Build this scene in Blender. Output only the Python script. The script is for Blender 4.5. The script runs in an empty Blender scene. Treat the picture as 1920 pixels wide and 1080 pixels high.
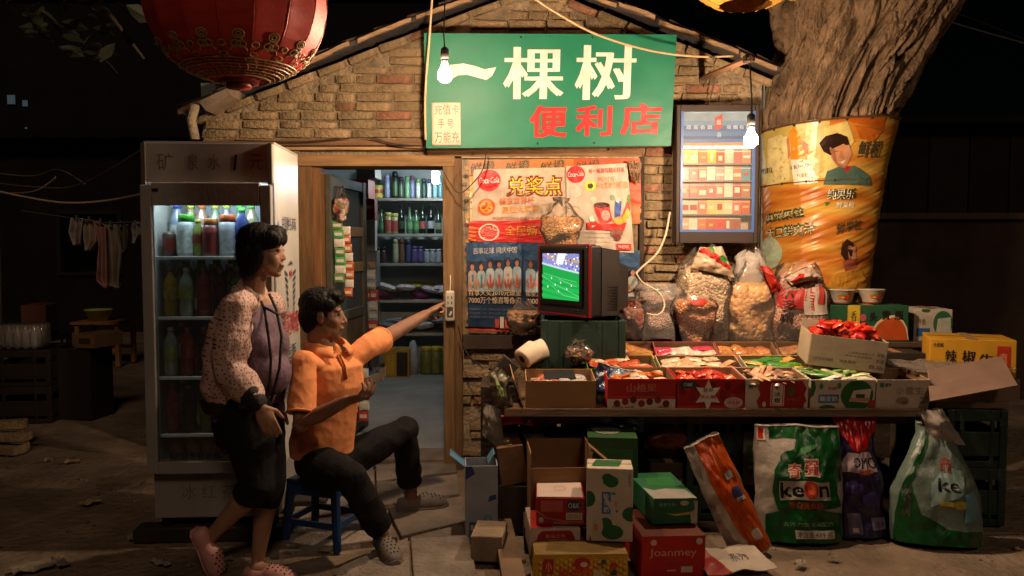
import bpy, bmesh, math, random
from mathutils import Vector as V, Matrix, noise, Euler
from mathutils.geometry import tessellate_polygon
R = math.radians
rnd = random.Random(7)
sc = bpy.context.scene
col = sc.collection
# ------------------------------------------------------------------ camera
FPX, HCAM, PITCH = 1500.0, 1.5, R(3.243)
cam_d = bpy.data.cameras.new('camera'); cam = bpy.data.objects.new('camera', cam_d); col.objects.link(cam)
cam_d.sensor_width = 36; cam_d.lens = 36 * FPX / 1920; cam_d.clip_start = .05; cam_d.clip_end = 500
cam.location = (0, 0, HCAM); cam.rotation_euler = (R(90) - PITCH, 0, 0)
sc.camera = cam
# ------------------------------------------------------------------ night sky, faint light of the street, exposure
world = bpy.data.worlds.new('World'); sc.world = world; world.use_nodes = True
wn = world.node_tree; bg = wn.nodes['Background']
sky = wn.nodes.new('ShaderNodeTexSky'); sky.sky_type = 'NISHITA'; sky.sun_disc = False
sky.sun_elevation = R(40); sky.sun_rotation = R(166)
wn.links.new(sky.outputs[0], bg.inputs[0]); bg.inputs[1].default_value = .0001
sun_d = bpy.data.lights.new('sun', 'SUN'); sun_d.energy = .25; sun_d.angle = R(12); sun_d.color = (1, .70, .48)
sun = bpy.data.objects.new('sun', sun_d); col.objects.link(sun); sun.rotation_euler = (R(50), 0, R(14))
sc.view_settings.view_transform = 'Standard'; sc.view_settings.look = 'None'
sc.view_settings.exposure = .35; sc.view_settings.gamma = 1; sc.view_settings.use_curve_mapping = False
sc.render.engine = 'CYCLES'
cy = sc.cycles; cy.use_denoising = True; cy.max_bounces = 7; cy.diffuse_bounces = 3; cy.glossy_bounces = 3
cy.transparent_max_bounces = 16; cy.sample_clamp_indirect = 2.5; cy.caustics_reflective = False; cy.caustics_refractive = False
BULB = 1550.0          # radiance of the two bare bulbs
WARM = (1.0, .70, .45)
COOL = (.76, .91, 1.0)
# ------------------------------------------------------------------ helpers
cp, sp = math.cos(PITCH), math.sin(PITCH)
def ray(px, py):
    a, b = (px - 960) / FPX, (540 - py) / FPX
    return V((a, cp + b * sp, -sp + b * cp))
def at(px, py, Y):
    d = ray(px, py); return V((0, 0, HCAM)) + d * (Y / d.y)
def gnd(px, py, z=0.0):
    d = ray(px, py); return V((0, 0, HCAM)) + d * ((z - HCAM) / d.z)
def lin(h):
    h = h.lstrip('#'); o = []
    for i in (0, 2, 4):
        c = int(h[i:i + 2], 16) / 255
        o.append(c / 12.92 if c <= .04045 else ((c + .055) / 1.055) ** 2.4)
    return tuple(o)
def dull(h, k=.35, dk=.82):
    h = h.lstrip('#'); c = [int(h[i:i + 2], 16) for i in (0, 2, 4)]; g = sum(c) / 3
    return '#%02x%02x%02x' % tuple(int((x + (g - x) * k) * dk) for x in c)
MC = {}
def mat(colr, rough=.6, var=.15, vs=12, bump=0, bs=60, metal=0, spec=.4, emit=0, rand=0, coat=0, sub=0, stretch=None, grime=0):
    key = ('m', colr, rough, var, vs, bump, bs, metal, spec, emit, rand, coat, sub, stretch, grime)
    if key in MC: return MC[key]
    c = lin(colr) if isinstance(colr, str) else colr
    m = bpy.data.materials.new('surface'); m.use_nodes = True; n = m.node_tree; N = n.nodes; L = n.links
    b = N['Principled BSDF']; b.inputs['Roughness'].default_value = rough; b.inputs['Metallic'].default_value = metal
    b.inputs['Specular IOR Level'].default_value = spec
    b.inputs['Base Color'].default_value = (*c, 1)
    tc = N.new('ShaderNodeTexCoord'); src = tc.outputs['Object']
    if stretch:
        mp = N.new('ShaderNodeMapping'); mp.inputs['Scale'].default_value = stretch; L.new(src, mp.inputs[0]); src = mp.outputs[0]
    out = None
    if var:
        t = N.new('ShaderNodeTexNoise'); t.inputs['Scale'].default_value = vs; t.inputs['Detail'].default_value = 5
        L.new(src, t.inputs['Vector'])
        mx = N.new('ShaderNodeMix'); mx.data_type = 'RGBA'
        mx.inputs['A'].default_value = (*[x * (1 - var) for x in c], 1); mx.inputs['B'].default_value = (*[min(1, x * (1 + var)) for x in c], 1)
        mr = N.new('ShaderNodeMapRange'); mr.inputs[1].default_value = .3; mr.inputs[2].default_value = .7
        L.new(t.outputs['Fac'], mr.inputs[0]); L.new(mr.outputs[0], mx.inputs['Factor']); out = mx.outputs['Result']
    if grime:
        t = N.new('ShaderNodeTexNoise'); t.inputs['Scale'].default_value = vs * .35; t.inputs['Detail'].default_value = 9; t.inputs['Roughness'].default_value = .7
        L.new(src, t.inputs['Vector'])
        mr = N.new('ShaderNodeMapRange'); mr.inputs[1].default_value = .45; mr.inputs[2].default_value = .7; mr.inputs[4].default_value = grime
        L.new(t.outputs['Fac'], mr.inputs[0])
        mx = N.new('ShaderNodeMix'); mx.data_type = 'RGBA'; mx.inputs['B'].default_value = (c[0] * .25, c[1] * .22, c[2] * .2, 1)
        if out: L.new(out, mx.inputs['A'])
        else: mx.inputs['A'].default_value = (*c, 1)
        L.new(mr.outputs[0], mx.inputs['Factor']); out = mx.outputs['Result']
    if rand:
        oi = N.new('ShaderNodeObjectInfo'); hs = N.new('ShaderNodeHueSaturation')
        mr = N.new('ShaderNodeMapRange'); mr.inputs[3].default_value = 1 - rand; mr.inputs[4].default_value = 1 + rand * .8
        L.new(oi.outputs['Random'], mr.inputs[0]); L.new(mr.outputs[0], hs.inputs['Value'])
        m2 = N.new('ShaderNodeMath'); m2.operation = 'MULTIPLY_ADD'; m2.inputs[1].default_value = -rand * .05; m2.inputs[2].default_value = .5 + rand * .02
        L.new(oi.outputs['Random'], m2.inputs[0]); L.new(m2.outputs[0], hs.inputs['Hue'])
        if out: L.new(out, hs.inputs['Color'])
        else: hs.inputs['Color'].default_value = (*c, 1)
        out = hs.outputs[0]
    if out: L.new(out, b.inputs['Base Color'])
    if bump:
        t = N.new('ShaderNodeTexNoise'); t.inputs['Scale'].default_value = bs; t.inputs['Detail'].default_value = 6
        L.new(src, t.inputs['Vector'])
        bp = N.new('ShaderNodeBump'); bp.inputs['Strength'].default_value = min(1, bump); bp.inputs['Distance'].default_value = .02 * max(1, bump)
        L.new(t.outputs['Fac'], bp.inputs['Height']); L.new(bp.outputs[0], b.inputs['Normal'])
    if emit:
        b.inputs['Emission Color'].default_value = (*c, 1); b.inputs['Emission Strength'].default_value = emit
    if coat: b.inputs['Coat Weight'].default_value = coat; b.inputs['Coat Roughness'].default_value = .15
    if sub:
        b.inputs['Subsurface Weight'].default_value = sub; b.inputs['Subsurface Radius'].default_value = (.012, .005, .003); b.inputs['Subsurface Scale'].default_value = 1
    MC[key] = m; return m
def emis(colr, s):
    key = ('e', colr, s)
    if key in MC: return MC[key]
    c = lin(colr) if isinstance(colr, str) else colr
    m = bpy.data.materials.new('light'); m.use_nodes = True; n = m.node_tree; n.nodes.clear()
    e = n.nodes.new('ShaderNodeEmission'); e.inputs[0].default_value = (*c, 1); e.inputs[1].default_value = s
    o = n.nodes.new('ShaderNodeOutputMaterial'); n.links.new(e.outputs[0], o.inputs[0]); MC[key] = m; return m
def film(tint=(1, 1, 1), haze=.12, rough=.12, bump=.6, bs=25, ior=1.33):
    """clear sheet: straight-through light, mirror highlights, a little milky scatter"""
    key = ('f', tint, haze, rough, bump, bs, ior)
    if key in MC: return MC[key]
    m = bpy.data.materials.new('clear'); m.use_nodes = True; n = m.node_tree; n.nodes.clear(); N = n.nodes; L = n.links
    tr = N.new('ShaderNodeBsdfTransparent'); tr.inputs[0].default_value = (*tint, 1)
    df = N.new('ShaderNodeBsdfDiffuse'); df.inputs[0].default_value = (.75 * tint[0], .72 * tint[1], .68 * tint[2], 1)
    gl = N.new('ShaderNodeBsdfGlossy'); gl.inputs['Roughness'].default_value = rough
    m1 = N.new('ShaderNodeMixShader'); m1.inputs[0].default_value = haze; L.new(tr.outputs[0], m1.inputs[1]); L.new(df.outputs[0], m1.inputs[2])
    fr = N.new('ShaderNodeFresnel'); fr.inputs[0].default_value = ior
    m2 = N.new('ShaderNodeMixShader'); L.new(fr.outputs[0], m2.inputs[0]); L.new(m1.outputs[0], m2.inputs[1]); L.new(gl.outputs[0], m2.inputs[2])
    if bump:
        tc = N.new('ShaderNodeTexCoord'); t = N.new('ShaderNodeTexNoise'); t.inputs['Scale'].default_value = bs; t.inputs['Detail'].default_value = 4
        L.new(tc.outputs['Object'], t.inputs['Vector'])
        bp = N.new('ShaderNodeBump'); bp.inputs['Strength'].default_value = bump; bp.inputs['Distance'].default_value = .02
        L.new(t.outputs['Fac'], bp.inputs['Height']); L.new(bp.outputs[0], gl.inputs['Normal']); L.new(bp.outputs[0], fr.inputs['Normal'])
    o = N.new('ShaderNodeOutputMaterial'); L.new(m2.outputs[0], o.inputs[0]); MC[key] = m; return m
def grains(c1, c2, c3, scale=60, rough=.6, bump=.8):
    """loose filling: voronoi cells of three colours with relief"""
    key = ('g', c1, c2, c3, scale, rough, bump)
    if key in MC: return MC[key]
    m = bpy.data.materials.new('filling'); m.use_nodes = True; n = m.node_tree; N = n.nodes; L = n.links
    b = N['Principled BSDF']; b.inputs['Roughness'].default_value = rough
    tc = N.new('ShaderNodeTexCoord'); vo = N.new('ShaderNodeTexVoronoi'); vo.inputs['Scale'].default_value = scale; L.new(tc.outputs['Object'], vo.inputs['Vector'])
    cr = N.new('ShaderNodeValToRGB'); sx = N.new('ShaderNodeSeparateColor'); L.new(vo.outputs['Color'], sx.inputs[0]); L.new(sx.outputs[0], cr.inputs[0])
    e = cr.color_ramp.elements; e[0].color = (*lin(c1), 1); e[1].color = (*lin(c3), 1); k = e.new(.5); k.color = (*lin(c2), 1)
    L.new(cr.outputs[0], b.inputs['Base Color'])
    bp = N.new('ShaderNodeBump'); bp.inputs['Strength'].default_value = bump; bp.inputs['Distance'].default_value = .02; bp.invert = True
    L.new(vo.outputs['Distance'], bp.inputs['Height']); L.new(bp.outputs[0], b.inputs['Normal']); MC[key] = m; return m
MW = {}
def mw(o): return MW.get(o.name, Matrix())
def link(name, data, parent=None, M=None):
    o = bpy.data.objects.new(name, data); col.objects.link(o)
    M = M or Matrix(); o.matrix_local = M
    if parent: o.parent = parent; o.matrix_parent_inverse = Matrix(); o.matrix_basis = M
    MW[o.name] = (mw(parent) @ M) if parent else M
    return o
def tag(o, label=None, cat=None, group=None, kind=None):
    if label: o['label'] = label
    if cat: o['category'] = cat
    if group: o['group'] = group
    if kind: o['kind'] = kind
    return o
def TM(loc, rz=0, rx=0, ry=0): return Matrix.Translation(V(loc)) @ Matrix.Rotation(rz, 4, 'Z') @ Matrix.Rotation(ry, 4, 'Y') @ Matrix.Rotation(rx, 4, 'X')
def thing(name, label, cat, loc=(0, 0, 0), rz=0, group=None, rx=0, ry=0):
    return tag(link(name, None, None, TM(loc, rz, rx, ry)), label, cat, group)
def perp(d):
    a = V((0, 0, 1)) if abs(d.z) < .9 else V((1, 0, 0)); u = d.cross(a).normalized(); return u, d.cross(u).normalized()
class MB:
    def __init__(s): s.v = []; s.f = []; s.m = []
    def add(s, vs, fs, m=0):
        k = len(s.v); s.v += [V(p) for p in vs]; s.f += [tuple(i + k for i in f) for f in fs]; s.m += [m] * len(fs); return s
    def box(s, c, sz, m=0, rz=0, rx=0, ry=0, bev=0):
        M = TM(c, rz, rx, ry); x, y, z = [k / 2 for k in sz]
        if bev:
            bm = bmesh.new(); bmesh.ops.create_cube(bm, size=1)
            for w in bm.verts: w.co = V((w.co.x * sz[0], w.co.y * sz[1], w.co.z * sz[2]))
            bmesh.ops.bevel(bm, geom=bm.edges[:], offset=bev, segments=2, profile=.5, affect='EDGES')
            bm.verts.index_update()
            s.add([M @ w.co for w in bm.verts], [[w.index for w in f.verts] for f in bm.faces], m); bm.free(); return s
        vs = [M @ V((a * x, b * y, c_ * z)) for c_ in (-1, 1) for b in (-1, 1) for a in (-1, 1)]
        return s.add(vs, [(0, 2, 3, 1), (4, 5, 7, 6), (0, 1, 5, 4), (2, 6, 7, 3), (0, 4, 6, 2), (1, 3, 7, 5)], m)
    def tube(s, pts, r, n=8, m=0, cap=True, flat=1.0, closed=False):
        pts = [V(p) for p in pts]; k = len(pts); rs = r if isinstance(r, (list, tuple)) else [r] * k
        u = None; vs = []
        for i, p in enumerate(pts):
            if closed: d = (pts[(i + 1) % k] - pts[i - 1]).normalized()
            else: d = (pts[min(i + 1, k - 1)] - pts[max(i - 1, 0)]).normalized()
            if u is None: u, w = perp(d)
            else:
                u = (u - d * u.dot(d))
                u = u.normalized() if u.length > 1e-6 else perp(d)[0]
                w = d.cross(u)
            for j in range(n):
                a = 2 * math.pi * j / n; vs.append(p + u * math.cos(a) * rs[i] + w * math.sin(a) * rs[i] * flat)
        fs = [(i * n + j, i * n + (j + 1) % n, (i + 1) * n + (j + 1) % n, (i + 1) * n + j) for i in range(k - 1) for j in range(n)]
        if closed: fs += [((k - 1) * n + j, (k - 1) * n + (j + 1) % n, (j + 1) % n, j) for j in range(n)]
        elif cap: fs += [tuple(range(n))[::-1], tuple((k - 1) * n + j for j in range(n))]
        return s.add(vs, fs, m)
    def lathe(s, prof, n=24, c=(0, 0, 0), m=0, sx=1, sy=1, cap=True):
        c = V(c); vs = [c + V((r * sx * math.cos(2 * math.pi * j / n), r * sy * math.sin(2 * math.pi * j / n), z)) for r, z in prof for j in range(n)]
        k = len(prof); fs = [(i * n + j, i * n + (j + 1) % n, (i + 1) * n + (j + 1) % n, (i + 1) * n + j) for i in range(k - 1) for j in range(n)]
        if cap:
            if prof[0][0] > 1e-5: fs.append(tuple(range(n))[::-1])
            if prof[-1][0] > 1e-5: fs.append(tuple((k - 1) * n + j for j in range(n)))
        return s.add(vs, fs, m)
    def ell(s, c, r, M=None, nu=16, nv=10, m=0):
        M = M or Matrix(); c = V(c); vs = []; fs = []
        for i in range(nv + 1):
            t = math.pi * i / nv
            for j in range(nu):
                a = 2 * math.pi * j / nu
                vs.append(c + (M @ V((r[0] * math.sin(t) * math.cos(a), r[1] * math.sin(t) * math.sin(a), -r[2] * math.cos(t)))))
        fs = [(i * nu + j, i * nu + (j + 1) % nu, (i + 1) * nu + (j + 1) % nu, (i + 1) * nu + j) for i in range(nv) for j in range(nu)]
        return s.add(vs, fs, m)
    def loft(s, rings, m=0, cap=True):
        n = len(rings[0]); vs = [p for r_ in rings for p in r_]; k = len(rings)
        fs = [(i * n + j, i * n + (j + 1) % n, (i + 1) * n + (j + 1) % n, (i + 1) * n + j) for i in range(k - 1) for j in range(n)]
        if cap: fs += [tuple(range(n))[::-1], tuple((k - 1) * n + j for j in range(n))]
        return s.add(vs, fs, m)
    def poly(s, pts, m=0): return s.add(pts, [tuple(range(len(pts)))], m)
    def prism(s, pts, ext, m=0):
        """planar polygon pushed along ext"""
        n = len(pts); pts = [V(p) for p in pts]; e = V(ext)
        fs = [tuple(range(n))[::-1], tuple(range(n, 2 * n))] + [(i, (i + 1) % n, n + (i + 1) % n, n + i) for i in range(n)]
        return s.add(pts + [p + e for p in pts], fs, m)
    def sheet(s, fn, nu, nv, m=0, th=0, wrap=False):
        """grid surface fn(u,v) with u,v in 0..1; th thickness along its normal"""
        P = [[V(fn(i / nu, j / nv)) for i in range(nu + 1)] for j in range(nv + 1)]
        w = nu + 1; vs = [p for r_ in P for p in r_]
        fs = [(j * w + i, j * w + i + 1, (j + 1) * w + i + 1, (j + 1) * w + i) for j in range(nv) for i in range(nu)]
        if th:
            N = []
            for j in range(nv + 1):
                for i in range(nu + 1):
                    a = P[j][min(i + 1, nu)] - P[j][max(i - 1, 0)]; b = P[min(j + 1, nv)][i] - P[max(j - 1, 0)][i]
                    N.append(a.cross(b).normalized() if a.cross(b).length > 1e-12 else V((0, 0, 1)))
            k = len(vs); vs = vs + [p - q * th for p, q in zip(vs, N)]
            fs = fs + [tuple(i + k for i in f)[::-1] for f in fs]
            rim = [i for i in range(nu + 1)] + [j * w + nu for j in range(1, nv + 1)] + [nv * w + i for i in range(nu - 1, -1, -1)] + [j * w for j in range(nv - 1, 0, -1)]
            fs += [(rim[i], rim[i] + k, rim[(i + 1) % len(rim)] + k, rim[(i + 1) % len(rim)]) for i in range(len(rim))]
        return s.add(vs, fs, m)
    def wob(s, amp, fq, seed=0, aniso=(1, 1, 1)):
        for i, p in enumerate(s.v):
            q = V((p.x * fq * aniso[0] + seed * 3.7, p.y * fq * aniso[1] + seed * 1.3, p.z * fq * aniso[2] - seed * 2.1))
            s.v[i] = p + noise.noise_vector(q) * amp
        return s
    def mesh(s, name, mats, smooth=False, inv=None):
        me = bpy.data.meshes.new(name)
        me.from_pydata([inv @ p for p in s.v] if inv else s.v, [], s.f)
        for x in (mats if isinstance(mats, (list, tuple)) else [mats]): me.materials.append(x)
        me.polygons.foreach_set('material_index', s.m)
        me.polygons.foreach_set('use_smooth', [smooth] * len(s.f))
        me.update(); return me
    def build(s, name, mats, parent=None, smooth=False, world=False, M=None):
        """world=True: the points are world coordinates; a top-level mesh gets its origin at its base"""
        if world:
            if parent: inv = (mw(parent)).inverted(); M = None
            else:
                lo = [min(p[i] for p in s.v) for i in range(3)]; hi = [max(p[i] for p in s.v) for i in range(3)]
                M = Matrix.Translation(V(((lo[0] + hi[0]) / 2, (lo[1] + hi[1]) / 2, lo[2]))); inv = M.inverted()
        else: inv = None
        return link(name, s.mesh(name, mats, smooth, inv), parent, M)
# ------------------------------------------------------------------ flat print: lettering and shapes laid on a surface
TX = {}
def glyphs(t, bold=0):
    k = (t, bold)
    if k in TX: return TX[k]
    c = bpy.data.curves.new('t', 'FONT'); c.body = t; c.resolution_u = 2; c.offset = bold
    o = bpy.data.objects.new('t', c); m = bpy.data.meshes.new_from_object(o)
    vs = [(v.co.x, v.co.y) for v in m.vertices]; fs = [tuple(p.vertices) for p in m.polygons]
    bpy.data.objects.remove(o); bpy.data.curves.remove(c); bpy.data.meshes.remove(m)
    x0 = min(v[0] for v in vs); x1 = max(v[0] for v in vs); y0 = min(v[1] for v in vs); y1 = max(v[1] for v in vs)
    TX[k] = ([((x - x0) / (x1 - x0 + 1e-6), (y - y0) / (y1 - y0 + 1e-6)) for x, y in vs], fs); return TX[k]
def pmat(c, rough=.5): return c if not isinstance(c, (str, tuple)) else mat(c, rough, .16, 14, .05, 30, grime=.22)
def prints(parent, mp, shapes, name='print', step=.0004, rough=.5, grid=0, k0=.0012, clip=True):
    """shapes in fractions of the face (0..1, y up); mp(u, v, lift) gives the point"""
    if 1 < len(shapes) <= 6:      # few pieces: each is a part of its own
        for i, sh in enumerate(shapes): prints(parent, mp, [sh], ('lettering' if sh[0] == 't' else 'printed_shape') if 'print' in name else name, step, rough, grid, k0 + step * i, clip)
        return None
    b = MB(); mats = []
    def mi(c):
        m = pmat(c, rough)
        if m not in mats: mats.append(m)
        return mats.index(m)
    lim = 1.0 / grid if grid else 9
    def put(tris, k, c):
        """2-D triangles, cut small enough to follow a curved surface"""
        st = list(tris); vs = []; fs = []
        while st:
            A_, B_, C_ = st.pop()
            la, lb, lc = math.dist(A_, B_), math.dist(B_, C_), math.dist(C_, A_); mx = max(la, lb, lc)
            if mx > lim:
                if mx == la: m_ = ((A_[0] + B_[0]) / 2, (A_[1] + B_[1]) / 2); st += [(A_, m_, C_), (m_, B_, C_)]
                elif mx == lb: m_ = ((B_[0] + C_[0]) / 2, (B_[1] + C_[1]) / 2); st += [(A_, B_, m_), (A_, m_, C_)]
                else: m_ = ((C_[0] + A_[0]) / 2, (C_[1] + A_[1]) / 2); st += [(A_, B_, m_), (m_, B_, C_)]
            else: n_ = len(vs); vs += [mp(A_[0], A_[1], k), mp(B_[0], B_[1], k), mp(C_[0], C_[1], k)]; fs.append((n_, n_ + 1, n_ + 2))
        b.add(vs, fs, mi(c))
    cl = (lambda q_: (min(.999, max(.001, q_[0])), min(.999, max(.001, q_[1])))) if clip else (lambda q_: q_)
    for i, sh in enumerate(shapes):
        k = k0 + step * i; t = sh[0]
        if t == 'r':
            _, x0, y0, x1, y1, c = sh; a, d_ = (x0, y0), (x1, y1); put([((x0, y0), (x1, y0), (x1, y1)), ((x0, y0), (x1, y1), (x0, y1))], k, c)
        elif t == 'd':
            _, cx, cy, rx, ry, c = sh; n = 22; pts = [cl((cx + rx * math.cos(2 * math.pi * a / n), cy + ry * math.sin(2 * math.pi * a / n))) for a in range(n)]; ce = cl((cx, cy))
            put([(ce, pts[a], pts[(a + 1) % n]) for a in range(n)], k, c)
        elif t == 'p':
            pts = [cl(q_) for q_ in sh[1]]
            put([tuple(pts[x] for x in tr) for tr in tessellate_polygon([[V((x, y, 0)) for x, y in pts]])], k, sh[2])
        elif t == 't':
            _, s_, x0, y0, x1, y1, c = sh[:7]; bold = sh[7] if len(sh) > 7 else 0; sl = sh[8] if len(sh) > 8 else 0
            vs, fs = glyphs(s_); dx = bold * .9 / max(1, len(s_)); dy = bold * .9
            for e, (ox, oy) in enumerate(((0, 0),) if bold < .01 else ((-dx, -dy), (dx, -dy), (-dx, dy), (dx, dy), (0, 0)) if bold > .03 else ((-dx, 0), (dx, 0))):
                pt = [(x0 + (x1 - x0) * (x * (1 - 2 * dx) + dx + ox), y0 + (y1 - y0) * (y * (1 - 2 * dy) + dy + oy) + sl * x) for x, y in vs]
                if grid: put([(pt[f_[0]], pt[f_[q_]], pt[f_[q_ + 1]]) for f_ in fs for q_ in range(1, len(f_) - 1)], k + e * step * .15, c)
                else: b.add([mp(x, y, k + e * step * .15) for x, y in pt], fs, mi(c))
    return b.build(name, mats, parent)
def front(w, d, h, z0=0): return lambda u, v, k: V(((u - .5) * w, -d / 2 - k, z0 + v * h))
def top(w, d, h): return lambda u, v, k: V(((u - .5) * w, (v - .5) * d, h + k))
def rside(w, d, h): return lambda u, v, k: V((w / 2 + k, (u - .5) * d, v * h))
def lside(w, d, h): return lambda u, v, k: V((-w / 2 - k, (.5 - u) * d, v * h))
def star(cx, cy, r, asp=1, n=5, inner=.5, c='#f0e0d0'):
    return ('p', [(cx + r * (1 if i % 2 == 0 else inner) * math.sin(math.pi * i / n) * asp, cy + r * (1 if i % 2 == 0 else inner) * math.cos(math.pi * i / n)) for i in range(2 * n)], c)
# ------------------------------------------------------------------ common colours
WOOD = mat('#8a6a45', .75, .35, 6, .4, 40, stretch=(6, 6, .6))
WOODX = mat('#7d5c3d', .75, .35, 6, .4, 40, stretch=(.6, 6, 6), grime=.5)
CARD = mat('#a07d58', .85, .1, 10, .1, 80)
CARDIN = mat('#8d6c4b', .9, .1, 10)
BLACKP = mat('#1a1817', .45, .1)
WHITE = mat('#d8d2c8', .5, .06)
# ================================================================== THE SETTING
# ground: one sheet to the horizon, finer near the stall
def ground_z(x, y): return .012 * noise.noise(V((x * .9, y * .9, 0))) + .005 * noise.noise(V((x * 4, y * 4, 3))) - .012
xs = [-200, -60, -20, -9] + [-6 + .12 * i for i in range(101)] + [9, 20, 60, 200]
ys = [-60, -20, -6, 0, 1.5] + [2.4 + .1 * i for i in range(80)] + [12, 16, 30, 80, 250]
b = MB(); w = len(xs)
b.add([(x, y, ground_z(x, y) if abs(x) < 6.1 and 2.3 < y < 11 else -.012) for y in ys for x in xs],
      [(j * w + i, j * w + i + 1, (j + 1) * w + i + 1, (j + 1) * w + i) for j in range(len(ys) - 1) for i in range(w - 1)])
GM = mat('#84725f', .95, .35, 3, 1.3, 22, grime=.7)
tag(b.build('ground', GM, smooth=True), kind='structure')
# raised paving of loose concrete slabs in front of the doorway
pav = tag(link('paving', None), kind='structure')
SLAB = mat('#7f7469', .9, .3, 5, .9, 30, grime=.7)
def slab(px, z=.03, th=.05):
    p = [gnd(x, y, z) for x, y in px]; bb = MB()
    bm = bmesh.new(); vs = [bm.verts.new(q) for q in p] + [bm.verts.new(q - V((0, 0, th))) for q in p]; n = len(p)
    bm.faces.new(vs[:n][::-1]); bm.faces.new(vs[n:])
    for i in range(n): bm.faces.new((vs[i], vs[(i + 1) % n], vs[n + (i + 1) % n], vs[n + i]))
    bmesh.ops.recalc_face_normals(bm, faces=bm.faces[:])
    bmesh.ops.bevel(bm, geom=bm.edges[:], offset=.006, segments=2, profile=.5, affect='EDGES'); bm.verts.index_update()
    bb.add([v.co for v in bm.verts], [[v.index for v in f.verts] for f in bm.faces]); bm.free()
    bb.wob(.004, 7); bb.build('slab', SLAB, pav, world=True)
for s_ in [[(560, 930), (700, 905), (705, 948), (545, 975)], [(705, 905), (858, 888), (862, 925), (710, 946)], [(540, 980), (722, 952), (745, 1005), (520, 1035)],
           [(728, 951), (866, 930), (872, 975), (752, 1003)], [(640, 1060), (765, 1006), (772, 1120), (600, 1120)], [(770, 1005), (872, 980), (905, 1120), (778, 1120)],
           [(560, 895), (700, 872), (702, 900), (560, 925)], [(704, 871), (855, 860), (857, 884), (706, 901)]]: slab(s_, z=.03 if s_[0][1] > 900 else .034)
# ------------------------------------------------------------------ the brick shop
YW = 5.30
def W(px, py, y=YW): return at(px, py, y)
shop = thing('brick_shop', 'small gabled brick shop with an open wooden doorway', 'shop', (0, YW, 0))
MORT = mat('#8f7d64', .95, .3, 11, 1.4, 34, grime=.3)
def wallpiece(pts, th=.22, y=YW + .028, m=MORT, name='wall'):
    MB().prism([V((x, y, z)) for x, z in pts], (0, th, 0)).build(name, m, shop, world=True)
APX, APZ = W(1005, -45).x, W(1005, -45).z
EL, ER = W(362, 205), W(1458, 136)
def roofz(x):
    if x < APX: return EL.z + (APZ - EL.z) * (x - EL.x) / (APX - EL.x)
    return APZ + (ER.z - APZ) * (x - APX) / (ER.x - APX)
DX0, DX1, DZ = W(600, 400).x, W(835, 400).x, W(700, 312).z
XR = W(1427, 400).x
xl = W(380, 300).x
wallpiece([(xl, 0), (DX0 - .02, 0), (DX0 - .02, DZ), (xl, DZ)])
wallpiece([(DX1 + .02, 0), (XR, 0), (XR, DZ), (DX1 + .02, DZ)])
wallpiece([(xl, DZ), (XR, DZ), (XR, roofz(XR) - .05), (APX, APZ - .05), (xl, roofz(xl) - .05)])
# bricks one by one; nothing where the sign, posters, cabinet or doorway hide the wall
BR = mat('#96805f', .95, .35, 16, .9, 55, rand=.22, grime=.4)
BRR = mat('#91694f', .95, .4, 16, .9, 55, rand=.3, grime=.5)
bm_ = []
for k in range(7):
    q = MB().box((0, 0, 0), (.236, .05, .050), bev=.004); q.wob(.010, 17, k + 1); bm_.append((q.mesh('brick', BR, True), q.mesh('brick', BRR, True)))
hide = [(808, 78, 1250, 268), (556, 283, 862, 1100), (880, 285, 1190, 622), (1276, 205, 1414, 452), (960, 640, 1450, 1100), (375, 300, 600, 1100), (1300, 640, 1450, 1100)]
def hidden(px0, px1, py): return any(a - 8 < px0 and px1 < c + 8 and b_ < py < d for a, b_, c, d in hide)
nb = 0
def brick(x, z, l, rot=0, yo=0):
    global nb
    me = rnd.choice(bm_)[1 if rnd.random() < .09 else 0]
    M = TM((x, YW + .032 + rnd.uniform(-.012, .008) + yo - YW, z), 0, 0, rot + R(rnd.uniform(-2, 2))) @ Matrix.Diagonal((l / .24, 1, rnd.uniform(.86, 1.1), 1))
    link('brick', me, shop, M); nb += 1
course = .0590; zrow = .03; row = 0
while zrow < APZ:
    x = xl + (0 if row % 2 else .125) - .25 + rnd.uniform(-.02, .02)
    while x < XR:
        l = .24 if rnd.random() > .22 else .125
        cx = x + l / 2; top_ = roofz(min(max(cx, xl), XR))
        if x > xl - .03 and x + l < XR + .04 and zrow + .05 < top_ - .10:
            fx = 960 + FPX * cx / YW; px0 = 960 + FPX * x / YW; px1 = px0 + l * FPX / YW
            dz = HCAM - zrow; py = 455 + FPX * dz / YW
            if not hidden(px0, px1, py) and not (px1 > 592 and px0 < 846 and py > 305): brick(cx, zrow, l - .004)
        x += l + .008
    zrow += course; row += 1
for (xa, xb) in ((xl - .05, APX - .02), (APX + .02, XR + .06)):          # a course laid along each slope of the gable
    za, zb = roofz(xa), roofz(xb); n = int(math.hypot(xb - xa, zb - za) / .2); ang = -math.atan2(zb - za, xb - xa)
    for i in range(n):
        t = (i + .5) / n; brick(xa + (xb - xa) * t, za + (zb - za) * t - .085, .19, ang, -.012)
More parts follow.
